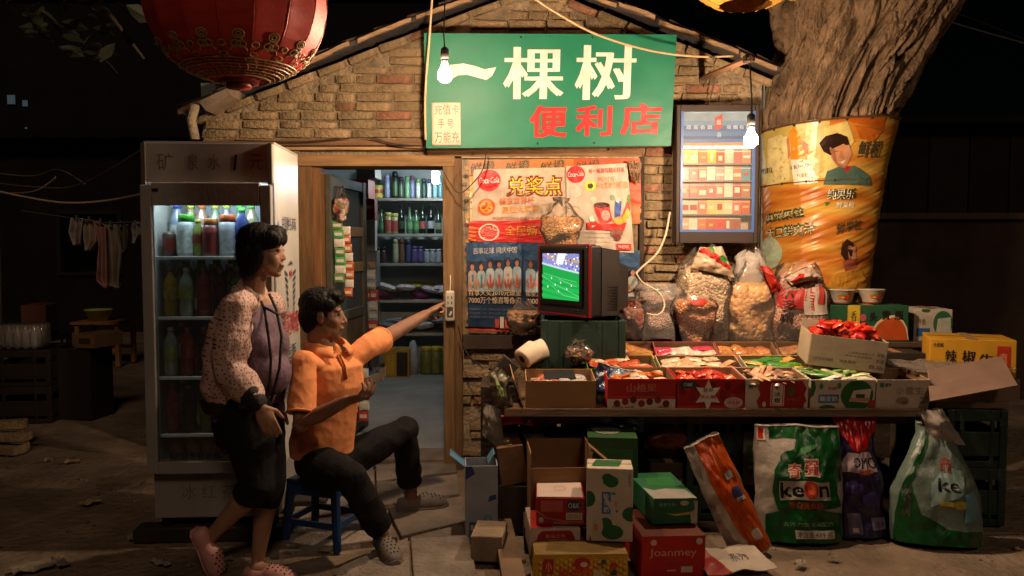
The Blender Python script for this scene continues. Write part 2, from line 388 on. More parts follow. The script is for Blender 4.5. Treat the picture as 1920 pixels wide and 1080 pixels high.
# eaves: roof slabs, light barge laths, ridge of tiles
ROOF = mat('#4a4340', .9, .3, 8, .6, 30); LATH = mat('#a58563', .7, .3, 9, .3, 40, stretch=(.5, 6, 6))
for xa, xb, nm in ((EL.x - .08, APX, 0), (APX, ER.x + .01, 1)):
    za = roofz(xa) if nm == 0 else APZ; zb = APZ if nm == 0 else roofz(xb)
    MB().prism([V((xa, YW - .035, za)), V((xb, YW - .035, zb)), V((xb, YW - .035, zb + .03)), V((xa, YW - .035, za + .03))], (0, 4.2, 0)).build('roof', ROOF, shop, world=True)
    for i in range(6):
        t0, t1 = i / 6 + .002, (i + 1) / 6 - rnd.uniform(.0, .02); pa, pb = V((xa + (xb - xa) * t0, YW - .055, za + (zb - za) * t0 + rnd.uniform(-.012, .008))), V((xa + (xb - xa) * t1, YW - .055, za + (zb - za) * t1 + rnd.uniform(-.012, .008)))
        q = MB(); nseg = 8
        for sgm_ in range(nseg):
            u0, u1 = pa.lerp(pb, sgm_ / nseg), pa.lerp(pb, (sgm_ + 1) / nseg); q.prism([u0, u1, u1 + V((0, 0, .024)), u0 + V((0, 0, .024))], (0, .026, 0))
        q.wob(.012, 8, i); q.build('barge_board', LATH, shop, world=True)
    n = 11
    for i in range(n):                                                   # tile ends showing above the barge
        t0, t1 = i / n, (i + .93) / n
        pa, pb = V((xa + (xb - xa) * t0, YW + .0, za + (zb - za) * t0 + .032)), V((xa + (xb - xa) * t1, YW + .0, za + (zb - za) * t1 + .032))
        q = MB().prism([pa, pb, pb + V((0, 0, .022)), pa + V((0, 0, .035))], (0, .5, 0)); q.wob(.006, 9, i); q.build('roof_tile', mat('#5a4a40', .9, .3, 8, .4, 40, rand=.25), shop, world=True)
# bent sheet closing the eave over the fridge
q = MB()
a0, a1 = W(372, 190, 5.1), W(432, 163, 5.1)
q.prism([a0, a1, a1 + V((0, 0, -.05)), a0 + V((.05, 0, -.06))], (0, .3, 0)); q.wob(.012, 8)
q.build('eave_sheet', mat('#8d7b68', .5, .3, 8, .3, metal=.3), shop, world=True)
q = MB().tube([W(365, 195, 5.12), W(358, 225, 5.12), W(366, 262, 5.12)], [.03, .035, .03], 10); q.wob(.015, 9)
q.build('eave_bag', mat('#94836c', .6, .3, 14, .6), shop, smooth=True, world=True)
# timber: ledge boards, lintel, posts
def plank(px0, py0, px1, py1, y, th, m=WOOD, name='plank', bev=.005):
    p, q_ = at(px0, py1, y), at(px1, py0, y); c = (p + q_) / 2
    return MB().box((c.x, y + th / 2, c.z), (q_.x - p.x, th, q_.z - p.z), bev=bev).wob(.004, 5).build(name, m, shop, world=True)
plank(380, 262, 798, 273, YW - .06, .12, WOODX, 'ledge_board')
plank(470, 275, 798, 281, YW - .03, .08, LATH, 'ledge_board')
plank(548, 290, 853, 311, YW - .05, .12, mat('#8d6c46', .75, .35, 6, .4, 40, stretch=(.6, 6, 6)), 'lintel')
plank(800, 281, 1205, 293, YW - .05, .1, WOODX, 'lintel')
plank(558, 312, 584, 885, YW - .04, .13, mat('#715230', .7, .4, 6, .4, 40, stretch=(6, 6, .6), grime=.5), 'door_post')
plank(586, 312, 601, 885, YW - .01, .14, mat('#75502c', .7, .3, 6, .3, 40, stretch=(6, 6, .6)), 'door_post')
plank(833, 311, 851, 884, YW - .06, .16, mat('#7d603f', .75, .35, 6, .4, 40, stretch=(6, 6, .6), grime=.4), 'door_post')
plank(852, 296, 866, 884, YW - .035, .13, mat('#6d5236', .75, .35, 6, .4, 40, stretch=(6, 6, .6), grime=.4), 'door_post')
plank(1198, 293, 1209, 540, YW - .03, .05, mat('#3b2d22', .8, .3, 6), 'board_edge')
plank(868, 628, 1020, 655, YW - .04, .05, mat('#3d3028', .85, .3, 6, .3), 'board_edge')
# room behind the doorway
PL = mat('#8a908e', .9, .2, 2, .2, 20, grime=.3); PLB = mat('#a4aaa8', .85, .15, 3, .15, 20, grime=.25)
YB = 9.3
MB().box((-.2, (YW + .25 + YB) / 2, .045), (3.9, YB - YW - .25, .03)).build('shop_floor', mat('#8a8a86', .75, .25, 2.5, .35, 18, grime=.4), shop, world=True)
MB().box((-.2, YB + .05, 1.3), (3.9, .1, 2.6)).build('back_wall', PLB, shop, world=True)
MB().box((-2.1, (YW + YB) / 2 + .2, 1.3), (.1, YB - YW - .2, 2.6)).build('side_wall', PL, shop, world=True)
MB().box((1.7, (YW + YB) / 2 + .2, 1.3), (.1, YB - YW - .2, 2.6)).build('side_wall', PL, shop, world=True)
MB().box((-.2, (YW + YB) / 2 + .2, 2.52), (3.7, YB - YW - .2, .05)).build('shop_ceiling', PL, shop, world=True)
MB().box(((DX0 + DX1) / 2, YW + .12, .03), (DX1 - DX0 + .1, .3, .056), bev=.006).build('threshold', mat('#6d6055', .9, .3, 6, .4), shop, world=True)
# door leaf folded inward: stiles, rails, panes
dl = link('door', None, shop, TM((DX0 + .03, .1, 0), R(84)))
DG = mat('#4c4a3c', .6, .25, 9, .3, 40, grime=.3); DWD = mat('#8f7148', .7, .3, 9, .3)
for x in (.04, .80): MB().box((x, 0, 1.0), (.08, .04, 1.92), bev=.004).build('stile', DG, dl)
for z in (.12, .5, .98, 1.32, 1.58, 1.92): MB().box((.42, 0, z), (.68, .036, .07), bev=.004).build('rail', DWD if z in (1.32, 1.58) else DG, dl)
for z0, z1 in ((1.015, 1.285), (1.355, 1.545), (1.615, 1.885)):
    MB().box((.42, 0, (z0 + z1) / 2), (.68, .006, z1 - z0)).build('pane', film((.7, .78, .8), .12, .05, .2), dl)
MB().box((.42, 0, .75), (.68, .015, .4)).build('door_panel', mat('#5a4a38', .7, .3, 9), dl); MB().box((.42, 0, .31), (.68, .015, .3)).build('door_panel', mat('#5a4a38', .7, .3, 9), dl)
MB().tube([(.78, -.03, 1.05), (.78, -.06, 1.05), (.78, -.06, 1.15), (.78, -.03, 1.15)], .006, 6).build('door_handle', mat('#8a8a86', .3, .1, metal=1), dl)
# ------------------------------------------------------------------ green sign
s0 = at(795, 62, 5.02); s1 = at(1269, 65, 5.06); s2 = at(1258, 273, 5.12); s3 = at(799, 278, 5.1)
sign = thing('shop_sign', 'large green shop signboard with cream and red Chinese characters', 'sign', s3)
def smap(px, py, k):
    """a pixel on the sign face -> world point lifted k towards the street"""
    u = (px - 795) / 474; v = (py - 62) / 213
    p = s0.lerp(s1, u).lerp(s3.lerp(s2, u), v)
    p = p + V((0, -k - .005 * noise.noise(V((u * 6, v * 3, 1))) - .0012 * noise.noise(V((u * 15, v * 9, 3))) - (.012 * noise.noise(V((u * 26 + v * 14, v * 8, 5))) * max(0, (u - .82) / .18) * max(0, v - .4) if u > .82 else 0), 0))
    return p
inv = mw(sign).inverted()
GRN = mat('#0d6c50', .5, .1, 5, .05, 14, spec=.4, grime=.12)
MB().sheet(lambda u, v: smap(795 + 474 * u, 275 - 213 * v, 0), 60, 28, th=-.0).build('panel', GRN, sign, smooth=True, world=True)
q = MB()
for a, c in ((s0, s1), (s1, s2), (s2, s3), (s3, s0)): q.tube([a.lerp((s0 + s2) / 2, .03) + V((0, .03, 0)), c.lerp((s0 + s2) / 2, .03) + V((0, .03, 0))], .016, 4)
q.build('frame', mat('#5d4a36', .8, .3), sign, world=True)
MB().prism([p.lerp((s0 + s2) / 2, .004) + V((0, .05, 0)) for p in (s3, s2, s1, s0)], (0, .008, 0)).build('backing', mat('#6b5a44', .8), sign, world=True)
sgm = lambda u, v, k: inv @ smap(u, v, k)
CRM, RED = '#d8cec2', '#c01e1e'
def stext(t, x0, y0, x1, y1, c, bold): return ('t', t, x0, y1, x1, y0, c, bold)
prints(sign, sgm, [stext('棵', 943, 84, 1058, 186, CRM, .027), stext('树', 1079, 80, 1195, 188, CRM, .027),
                   ('p', [(842, 148), (842, 120), (868, 117), (890, 122), (908, 128), (930, 124), (922, 140), (911, 148), (897, 144), (875, 138), (858, 139)], CRM)], 'cream_lettering', clip=False, grid=1 / 12)
prints(sign, sgm, [stext('便', 994, 196, 1067, 257, RED, .031), stext('利', 1083, 196, 1153, 255, RED, .031), stext('店', 1169, 193, 1248, 253, RED, .031)], 'red_lettering', clip=False, grid=1 / 12)
for px in (976, 1110, 1010, 1120):
    MB().ell(smap(px, 68 if px in (976, 1110) else 268, .004), (.006, .006, .006), nu=8, nv=6).build('nail', mat('#4a3a2a', .4, metal=1), sign, world=True)
# paper price notice pinned on the sign
n0 = smap(835, 230, .006)
notice = thing('paper_notice', 'small white handwritten notice pinned to the green sign', 'notice', n0)
iv = mw(notice).inverted()
nm = lambda u, v, k: iv @ (smap(807 + 55 * u, 270 - 80 * v, .008 + k) + V((0, -.004 * math.sin(u * 3.1) * v, 0)))
MB().sheet(lambda u, v: nm(u, v, 0), 10, 12, th=.001).build('sheet', mat('#c9bda6', .8, .08), notice, smooth=True)
prints(notice, nm, [('t', '充值卡', .1, .72, .95, .95, '#6a6258', -.012), ('t', '手 号', .22, .40, .75, .62, '#6a6258', -.012), ('t', '万能充', .1, .06, .95, .32, '#6a6258', -.012)], 'handwriting')
# ------------------------------------------------------------------ posters on the board beside the door
def poster(name, label, px, y, base, shapes, cat='poster', curl=.008, group=None, seed=1, rough=.45):
    """px = four corners, clockwise from top left, on the wall at depth y"""
    P = [at(x, yy, y) for x, yy in px]; o = thing(name, label, cat, P[3], group=group); iv = mw(o).inverted()
    def mp(u, v, k):
        p = P[3].lerp(P[2], u).lerp(P[0].lerp(P[1], u), v)
        e = curl * (noise.noise(V((u * 5 + seed, v * 4, seed))) + .6 * noise.noise(V((u * 11, v * 13 + seed, seed))))
        return iv @ (p + V((0, -k - abs(e), 0)))
    MB().sheet(lambda u, v: mp(u, v, 0), 24, 24).build('sheet', mat(base, rough, .2, 9, .12, 9, grime=.35), o, smooth=True)
    if shapes: prints(o, mp, shapes, grid=16, rough=rough, k0=.0025)
    return o
board = thing('poster_board', 'wooden notice board behind the layered drink posters', 'board', W(1035, 628))
c0, c1 = W(867, 627, YW - .02), W(1197, 294, YW - .02)
MB().box(((c0.x + c1.x) / 2, YW - .005, (c0.z + c1.z) / 2), (c1.x - c0.x, .03, c1.z - c0.z)).wob(.002, 5).build('panel', mat('#7f6a50', .8, .3, 30, .2, grime=.5), board, world=True)
MB().box(((c0.x + c1.x) / 2, YW - .03, c1.z), (c1.x - c0.x, .03, .02)).build('edge_strip', mat('#9a8a70', .7, .4, 30), board, world=True)
ORG, CREAM, DKR = '#b0682a', '#b7a38d', '#6d1210'
poster('juice_poster', 'orange juice poster strip behind the round red logo', [(872, 300), (1200, 296), (1203, 420), (874, 425)], YW - .028, ORG,
       [('r', 0, 0, .4, .75, '#d8a55a'), ('r', .62, .3, 1, 1, '#c8481e')] + [('t', '鲜橙', .03 + .2 * i, .74, .17 + .2 * i, .95, '#4a4a30', .02, .05) for i in range(4)] +
       [('d', .18, .6, .1, .2, '#e8c890'), ('t', '果粒', 0.0, .12, .08, .4, '#4a4a30', .02), ('p', [(.0, .0), (.25, .0), (.3, .5), (.1, .62), (0, .5)], '#dcc08a')], seed=3)
CC = '#c21a1c'
def cola(cx, cy, rx, ry): return [('d', cx, cy, rx, ry, CC), ('t', 'Coca‑Cola', cx - rx * .86, cy - ry * .3, cx + rx * .86, cy + ry * .28, '#f2e4da', .012, ry * .1)]
poster('prize_poster', 'cream prize poster with round red logo and yellow lettering', [(888, 318), (1118, 312), (1118, 416), (884, 414)], YW - .04, CREAM,
       cola(.13, .78, .095, .21) + [('t', '兑奖点', .272, .46, .73, .86, DKR, .05), ('t', '兑奖点', .284, .49, .718, .83, '#e6c21e', .012)] +
       [('d', .115, .27, .07, .17, '#d8501e'), ('d', .115, .27, .05, .12, '#e8a23a')] + [star(.115, .27, .1, .5, 6, .5, '#c8301a')] +
       [('t', '畅享世界杯', .22, .3, .5, .44, '#c8602a', .015, .03), ('t', '赢取大奖杯', .24, .14, .54, .28, '#d88a3a', .015, .03), ('t', '中国区可口可乐装瓶厂有限公司', .17, .02, .6, .08, '#a83a28', 0)], seed=5)
poster('red_strip_poster', 'red paper strip with white ringed seal above the team poster', [(880, 415), (1030, 412), (1030, 456), (878, 452)], YW - .05, '#b8201a',
       [('d', .25, .45, .13, .42, '#e0c0b0'), ('d', .25, .45, .11, .36, '#c83a30'), ('d', .25, .45, .07, .24, '#c05048'), ('t', '全民畅享', .45, .3, .98, .78, '#c8862a', .02)] +
       [('p', [(.0, .05 + .2 * i), (.09, .0 + .2 * i), (.1, .1 + .2 * i), (0, .16 + .2 * i)], '#d8702a') for i in range(4)], seed=8)
def team(n, x0, x1, seed):
    r_ = random.Random(seed); out = []
    for i in range(n):
        cx = x0 + (x1 - x0) * (i + .5) / n; w_ = (x1 - x0) / n * .5; top_ = .73 + r_.uniform(-.03, .03); sk = r_.choice(['#a8745a', '#8a5a44', '#b8866a'])
        out += [('p', [(cx - w_, .42), (cx + w_, .42), (cx + w_ * .95, top_ - .08), (cx + w_ * .5, top_ - .045), (cx - w_ * .5, top_ - .045), (cx - w_ * .95, top_ - .08)], r_.choice(['#8fa3a8', '#9c9c94', '#7a8f98', '#a09088'])),
                ('r', cx - w_ * .2, .46, cx + w_ * .25, .62, r_.choice(['#a8483a', '#3a6a78', '#8a8a80'])),
                ('p', [(cx - w_ * .9, .5), (cx - w_ * .3, .44), (cx - w_ * .2, .5), (cx - w_ * .8, .58)], sk), ('p', [(cx + w_ * .9, .5), (cx + w_ * .3, .44), (cx + w_ * .2, .5), (cx + w_ * .8, .58)], sk),
                ('d', cx, top_, w_ * .42, .048, sk), ('p', [(cx - w_ * .43, top_), (cx - w_ * .4, top_ + .04), (cx, top_ + .06), (cx + w_ * .4, top_ + .04), (cx + w_ * .43, top_), (cx + w_ * .25, top_ + .025), (cx - w_ * .25, top_ + .025)], '#2a1c16')]
    return out
NAVY = '#1f3450'
tp = [('r', 0, .78, 1, 1, '#27486c'), ('r', 0, .36, 1, .42, '#152540')]
poster('team_poster', 'dark blue poster of a football team with 2010 lettering', [(874, 455), (980, 450), (979, 616), (878, 612)], YW - .045, NAVY,
       tp + [('t', '百事足球 同庆中国', .12, .86, .9, .93, '#b8b4ac', .01)] + team(6, .02, .98, 4) +
       [('t', '百事大奖2010元现金', .02, .37, .98, .44, '#c8b08a', .02), ('t', '7000万个惊喜等你来', .02, .28, .98, .36, '#c8b08a', .02)] +
       [('t', '活动时间二零一零年五月一日至八月底', .03, .20 - .045 * i, .9, .225 - .045 * i, '#5a6a84', 0) for i in range(3)] + [('r', .5 + .09 * i, .0, .57 + .09 * i, .1 + .03 * (i % 2), ['#b84a3a', '#c8c0b0'][i % 2]) for i in range(5)], seed=6)
poster('team_poster', 'second blue football poster with 9000 lettering, mostly behind the television', [(981, 450), (1200, 470), (1197, 618), (981, 616)], YW - .045, NAVY,
       tp + team(11, .02, .98, 9) + [('t', '现金大奖', .02, .37, .2, .44, '#c8b08a', .02), ('t', '9000万个', .02, .28, .24, .36, '#c8b08a', .02)], seed=7)
poster('red_paper_edge', 'thin red paper edge below the blue team poster', [(879, 616), (955, 617), (955, 622), (879, 621)], YW - .05, '#c83a24', [], cat='paper', seed=9)
poster('cup_poster', 'white poster with a red drinking cup and round logo', [(1062, 312), (1176, 306), (1189, 474), (1064, 470)], YW - .055, '#b9aa98',
       cola(.15, .9, .15, .10) + [('t', '每一瓶都有精彩好礼', .36, .9, .95, .96, '#b83a2a', .01), ('t', '喝可乐', .5, .8, .8, .86, '#c8804a', .01), ('t', '中大奖世界杯门票', .48, .72, .98, .8, '#d08a4a', .012),
        ('d', .38, .76, .09, .06, '#e0c838'), ('d', .38, .76, .045, .032, '#3a3228'), ('d', .14, .7, .1, .07, '#b8aca0'), ('d', .42, .6, .05, .035, '#c8b8a0'), ('d', .72, .62, .04, .035, '#6a7a5a'),
        ('p', [(.98, .62), (.84, .4), (.9, .34), (1.0, .5)], '#c8402a'), ('p', [(.98, .66), (.95, .6), (1, .5), (1, .64)], '#5a8a4a'), ('p', [(.95, .5), (.8, .33), (.86, .31), (.99, .44)], '#d8a82a'),
        ('p', [(.3, .26), (.86, .24), (.92, .34), (.6, .32), (.3, .34)], '#b8241c'),
        ('p', [(.42, .52), (.66, .54), (.7, .36), (.52, .3)], '#c22a20'), ('d', .545, .535, .125, .035, '#4a1c14'), ('d', .6, .42, .07, .06, '#d88a80'), ('p', [(.76, .58), (.86, .58), (.82, .36), (.74, .36)], '#2a4a98'), ('d', .82, .59, .05, .03, '#c8b8a8'),
        ('d', .8, .36, .08, .045, '#d89a2a'), ('d', .72, .22, .06, .05, '#7a3a28'), ('d', .8, .23, .05, .045, '#8a4a30'), ('d', .76, .17, .055, .04, '#6a2c20'), ('p', [(.34, .4), (.4, .42), (.44, .3), (.38, .28)], '#d8d0c8'), ('r', .36, .3, .46, .35, '#c22a20'),
        ('r', .74, .03, .96, .10, '#c22a20'), ('t', '中国区', .77, .045, .93, .085, '#e8d8cc', .01)] + [('r', .02, .22 - .05 * i, .66, .225 - .05 * i, '#b8aca0') for i in range(4)], seed=11)
poster('torn_paper', 'torn corner of brown paper at the top of the poster board', [(1176, 300), (1203, 305), (1198, 345), (1183, 336)], YW - .07, '#8a6f54', [], cat='paper', curl=.05, seed=2)
poster('torn_paper', 'narrow patterned paper strip along the edge by the door post', [(866, 300), (880, 300), (884, 612), (872, 612)], YW - .034, '#8a7458',
       [('d', .5 + .2 * math.sin(i * 2.1), .03 + i * .0485, .35, .012, ['#5a4230', '#b89a70', '#6a6a60'][i % 3]) for i in range(20)], cat='paper', seed=2)
# ------------------------------------------------------------------ cigarette cabinet
def cabinet():
    y = 5.06; p0, p1 = at(1268, 456, y), at(1425, 196, y); w, h, d = p1.x - p0.x, p1.z - p0.z, .16
    o = thing('cigarette_cabinet', 'dark framed glass wall cabinet with blue header over cigarette shelves', 'cabinet', ((p0.x + p1.x) / 2, y + d / 2, p0.z), rz=R(-1.6))
    FR = mat('#2e2019', .6, .2, 8); BLU = mat('#3f5f9a', .4, .1)
    MB().box((0, d / 2 - .01, h / 2), (w, .02, h)).build('back_panel', mat('#b9a48c', .7), o)
    MB().box((-w / 2 + .012, 0, h / 2), (.024, d, h), bev=.004).build('side_panel', FR, o); MB().box((w / 2 - .012, 0, h / 2), (.024, d, h), bev=.004).build('side_panel', FR, o)
    MB().box((0, 0, .035), (w - .05, d, .07), bev=.004).build('bottom_panel', FR, o); MB().box((0, 0, h - .02), (w - .05, d, .04), bev=.004).build('top_panel', FR, o)
    z0, z1 = .07, h - .04
    q = MB(); q.box((-w / 2 + .033, -d / 2 + .005, (z0 + z1) / 2), (.016, .016, z1 - z0)); q.box((w / 2 - .033, -d / 2 + .005, (z0 + z1) / 2), (.016, .016, z1 - z0)); q.box((0, -d / 2 + .004, z0 + .008), (w - .08, .016, .016))
    q.build('door_edge', BLU, o)
    hz = z1 - .19
    hp = MB().box((0, -d / 2 + .03, (hz + z1) / 2), (w - .084, .012, z1 - hz)).build('header', mat('#3a6ca8', .4, .05), o)
    hm = lambda u, v, k: V(((u - .5) * (w - .09), -d / 2 + .024 - k, hz + v * (z1 - hz)))
    prints(hp, hm, [('r', 0, .66, 1, 1, '#7a95ac'), ('r', 0, .54, 1, .7, '#5f88b0'), ('r', 0, .36, 1, .54, '#2c5c98'), ('r', 0, .10, 1, .2, '#214c88'),
                    ('p', [(.46, .38), (.57, .46), (.57, .92), (.46, .8)], '#b8241c'), ('t', '烟', .485, .56, .55, .74, '#e8d0c8', .01), ('t', '双 喜 香 烟', .04, .42, .42, .56, '#c8d4de', .01), ('t', '吸 烟 有 害', .64, .42, .98, .56, '#c8d4de', .01), ('t', '喜', .49, .16, .56, .32, '#a8c4dc')])
    MB().box((0, -d / 2 + .03, hz - .012), (w - .084, .014, .02)).build('header_rail', mat('#b88a7a', .5), o)
    MB().box((0, -d / 2 + .034, hz - .032), (w - .1, .012, .012)).build('strip_light', emis((1, .76, .52), 9), o)
    n = 5; zs = [z0 + .004 + i * (hz - .035 - z0) / n for i in range(n)]; pk = []
    for i, z in enumerate(zs):
        MB().box((0, 0, z), (w - .06, d - .045, .010)).build('shelf', mat('#6b6a66', .4, .1), o)
    MB().box((0, -d / 2 + .004, (z0 + z1) / 2), (w - .084, .004, z1 - z0 - .02)).build('glass', film((.96, .96, .96), .05, .03, 0), o)
    # packs: 7 to a row, some gaps at the ends, like the photograph
    cols = [['#d8a42a', '#d8982a', '#c86a3a', '#d8a42a', '#b8442a', '#c8b8a0', '#a8382a', '#c8785a'], ['#c85a3a', '#b84a32', '#c86a4a', '#d8cdb8', '#9a4a3a', '#d8cdb8', '#c8643a', '#4a8a98'],
            ['#b8402a', '#b8342a', '#c84a32', '#b83a2a', '#c83a2a', '#d8cdb8', '#a83a2a', '#9a6a4a'], ['#d8c8a8', '#d8c8a8', '#c86a42', '#d8b85a', '#d8c87a', '#d8c090', '#c8583a', '#b8502a'], ['#d8a87a', '#d8cdb8', '#c86a3a', '#b8542a', '#c8442a', '#a8502a', '#8a6a52', None]][::-1]
    pw, ph, pd = .056, .088, .03
    me = {}
    for i, z in enumerate(zs):
        for j in range(8):
            c = cols[i][j]
            if not c: continue
            if c not in me:
                qq = MB().box((0, 0, ph / 2), (pw, pd, ph), bev=.002)
                aa, bb, cc_ = rnd.uniform(.12, .42), rnd.uniform(.15, .45), rnd.uniform(.5, .75)
                qq.poly([(-pw * aa, -pd / 2 - .0012, ph * bb), (pw * aa, -pd / 2 - .0012, ph * bb), (pw * aa, -pd / 2 - .0012, ph * cc_), (-pw * aa, -pd / 2 - .0012, ph * cc_)], 1)
                qq.poly([(-pw * .5, -pd / 2 - .001, ph * .84), (pw * .5, -pd / 2 - .001, ph * .84), (pw * .5, -pd / 2 - .001, ph * .9), (-pw * .5, -pd / 2 - .001, ph * .9)], 2)
                me[c] = qq.mesh('cigarette_pack', [mat(c, .35, .05, rand=.12), pmat(rnd.choice(['#d8c8a8', '#a83a28', '#c8a24a', '#d8cdb8'])), pmat('#c8b48a')])
            l = V((-w / 2 + .066 + j * (w - .13) / 7, -.006 + rnd.uniform(-.006, .004), z + .0055))
            Mx = mw(o) @ TM(l, R(rnd.uniform(-5, 5)))
            cn = {'d8a': 'orange', 'd89': 'orange', 'c86': 'tan', 'b84': 'red', 'c8b': 'cream', 'a83': 'dark red', 'c87': 'pink', 'c85': 'red', 'd8c': 'cream', '9a4': 'brown', 'c86': 'orange', '4a8': 'blue', 'b83': 'red', 'c84': 'red', 'c83': 'red', '9a6': 'brown', 'd8b': 'yellow', 'c84': 'red', 'b85': 'red', 'a85': 'brown', '8a6': 'brown'}.get(c[1:4], 'orange')
            rn = ['bottom', 'second lowest', 'middle', 'second highest', 'top'][i]
            tag(link('cigarette_pack', me[c], None, Mx), '%s cigarette pack on the %s shelf of the glass cabinet' % (cn, rn), 'cigarette pack', '%s packs on the %s cabinet shelf' % (cn, rn))
cabinet()
# ================================================================== LAMPS
def bulb(px, py, Y, label, top_pts, r=.035):
    c = at(px, py, Y); o = thing('light_bulb', label, 'light bulb', c)
    MB().lathe([(0.0, -r), (r * .5, -r * .87), (r * .87, -r * .5), (r, 0), (r * .9, r * .5), (r * .62, r * 1.0), (r * .42, r * 1.45), (r * .4, r * 1.7)], 20).build('glass', emis(WARM, BULB), o, smooth=True)
    MB().lathe([(r * .45, r * 1.72), (r * .45, r * 2.3), (r * .3, r * 2.45)], 14).build('screw_base', mat('#8c8478', .35, .1, metal=1), o, smooth=True)
    MB().lathe([(r * .5, r * 2.3), (r * .58, r * 2.4), (r * .58, r * 3.6), (r * .3, r * 3.9)], 14).build('socket', mat('#1f1a17', .5), o, smooth=True)
    MB().tube([c + V((0, 0, r * 3.8))] + [V(p) for p in top_pts], .004, 6).build('flex', mat('#241d19', .6), o, smooth=True, world=True)
    return c
YL1, YL2 = 3.95, 4.08
c1 = at(834, 142, YL1)
bulb(834, 142, YL1, 'bare lit bulb hanging in front of the green sign', [c1 + V((-.004, 0, .2)), c1 + V((.004, 0, .4)), c1 + V((0, .02, .72))])
c2 = at(1408, 264, YL2); tip = at(1404, 112, YL2)
bulb(1408, 264, YL2, 'bare lit bulb hanging beside the cigarette cabinet', [c2 + V((.001, 0, .2)), tip + V((.004, 0, .0))])
arm = thing('lamp_bracket', 'wooden bracket arm sticking out of the gable to hold a bulb', 'bracket', W(1318, 145))
MB().tube([W(1316, 147, YW + .02), tip + V((0, -.03, .0))], .018, 4).build('arm', mat('#6b4a30', .8, .3, 8, .3), arm, world=True)
MB().box(tip + V((0, 0, .005)), (.05, .05, .035), bev=.004).build('tip_wrap', mat('#33261d', .8), arm, world=True)
# ------------------------------------------------------------------ red satin lantern
def lantern():
    Y = 3.25; c = at(445, 8, Y); s = FPX / Y; rx = 162 / s; rz = 141 / s; n = 16; per = 8
    o = thing('red_lantern', 'big round red satin lantern with gold pattern round its base', 'lantern', c, rz=R(6))
    def P(th, ph, k=0.0):          # th: 0 bottom .. pi top, ph: around; the cloth sags in between ribs
        loc = (ph / (2 * math.pi) * n) % 1.0; sag = math.sin(math.pi * loc); e = math.sin(th)
        r_ = (rx * (abs(e) ** .8)) * (1 - .022 * sag * (e ** .6 if e > 0 else 0)) + k * e
        wr = .0035 * noise.noise(V((ph * 40, th * 7, 2))) * (abs(2 * loc - 1) ** 2)
        return V(((r_ + wr) * math.cos(ph), (r_ + wr) * math.sin(ph), -(rz + k) * math.cos(th)))
    SAT = mat('#b83226', .66, .18, 9, .12, 60, spec=.4, stretch=(1, 1, 4))
    cov = MB(); t0, t1 = .16, math.pi - .16
    cov.sheet(lambda u, v: P(t0 + (t1 - t0) * v, 2 * math.pi * u), n * per, 36).build('satin_cover', SAT, o, smooth=True)
    for i in range(n):
        MB().tube([P(t0 + (t1 - t0) * j / 24, 2 * math.pi * i / n, .001) for j in range(25)], .0014, 5).build('rib', mat('#9a1c16', .5), o, smooth=True)
    G = mat('#a08a5c', .5, .2, 20, spec=.4)
    q = MB()
    def circ(th, ph, r_, w=.0036, a0=0, a1=2 * math.pi):
        e = math.sin(th) * rx
        pts = [P(th + r_ * math.sin(a0 + (a1 - a0) * k / 16) / rx, ph + r_ * math.cos(a0 + (a1 - a0) * k / 16) / e, .004) for k in range(17)]
        q.tube(pts, w, 5, flat=.5)
    for i in range(14):
        ph = 2 * math.pi * i / 14
        circ(.93, ph, .019); circ(.80, ph - .075 / math.sin(.80) * .36, .016); circ(.80, ph + .075 / math.sin(.80) * .36, .016); circ(.70, ph, .027, .0035, 0, math.pi); circ(.93, ph, .009, .003); circ(.86, ph, .012, .003); circ(.66, ph + math.pi / 14, .012, .003)
        circ(.80, ph + math.pi / 14, .013)
    for th, w in ((.60, .0035), (.55, .002), (.50, .0035), (.44, .002), (.38, .003), (.32, .002), (.26, .004)): q.tube([P(th, 2 * math.pi * k / 64, .003) for k in range(64)], w, 5, closed=True)
    for i in range(36):
        a = 2 * math.pi * i / 36; q.tube([P(.28, a, .003), P(.42, a + .08, .003), P(.59, a - .02, .003)], .0022, 4)
    q.build('gold_pattern', G, o, smooth=True)
    zb = -rz * math.cos(t0); rb = rx * math.sin(t0) ** .8
    MB().lathe([(rb * 1.0, zb + .004), (rb * .95, zb - .012), (rb * .5, zb - .016), (rb * .45, zb + .01)], 28, cap=False).build('base_ring', mat('#6d1410', .4, .2), o, smooth=True)
    MB().lathe([(rb * .6, zb - .03), (rb * .6, zb - .005), (rb * .1, zb - .004)], 20).build('tassel_cap', mat('#7a1a12', .5), o, smooth=True)
    MB().lathe([(rb, -zb - .004), (rb * .95, -zb + .03), (rb * .3, -zb + .04)], 28).build('top_ring', mat('#8a7038', .4), o, smooth=True)
    MB().tube([(0, 0, -zb + .03), (0, 0, -zb + .9)], .004, 6).build('hanging_wire', BLACKP, o)
lantern()
def gold_lantern():
    Y = 4.3; c = at(1400, -150, Y); s = FPX / Y; rx = 128 / s; rz = 158 / s
    o = thing('gold_lantern', 'yellow satin lantern hanging in front of the tree trunk', 'lantern', c)
    n = 14
    def P(th, ph, k=0):
        loc = (ph / (2 * math.pi) * n) % 1.0; e = max(0, math.sin(th)) ** .7; r_ = rx * e * (1 - .04 * math.sin(math.pi * loc)) + k
        return V((r_ * math.cos(ph), r_ * math.sin(ph), -(rz + k) * math.cos(th)))
    MB().sheet(lambda u, v: P(.25 + (math.pi - .5) * v, 2 * math.pi * u), n * 6, 24).build('satin_cover', mat('#c08a3c', .4, .15, 9, .2), o, smooth=True)
    for i in range(n): MB().tube([P(.25 + (math.pi - .5) * j / 16, 2 * math.pi * i / n, .001) for j in range(17)], .003, 5).build('rib', mat('#a87a2c', .4), o, smooth=True)
    MB().box((rx * .55, -rx * .35, -rz * .86), (.04, .01, .12)).build('paper_tag', mat('#b8902a', .4), o)
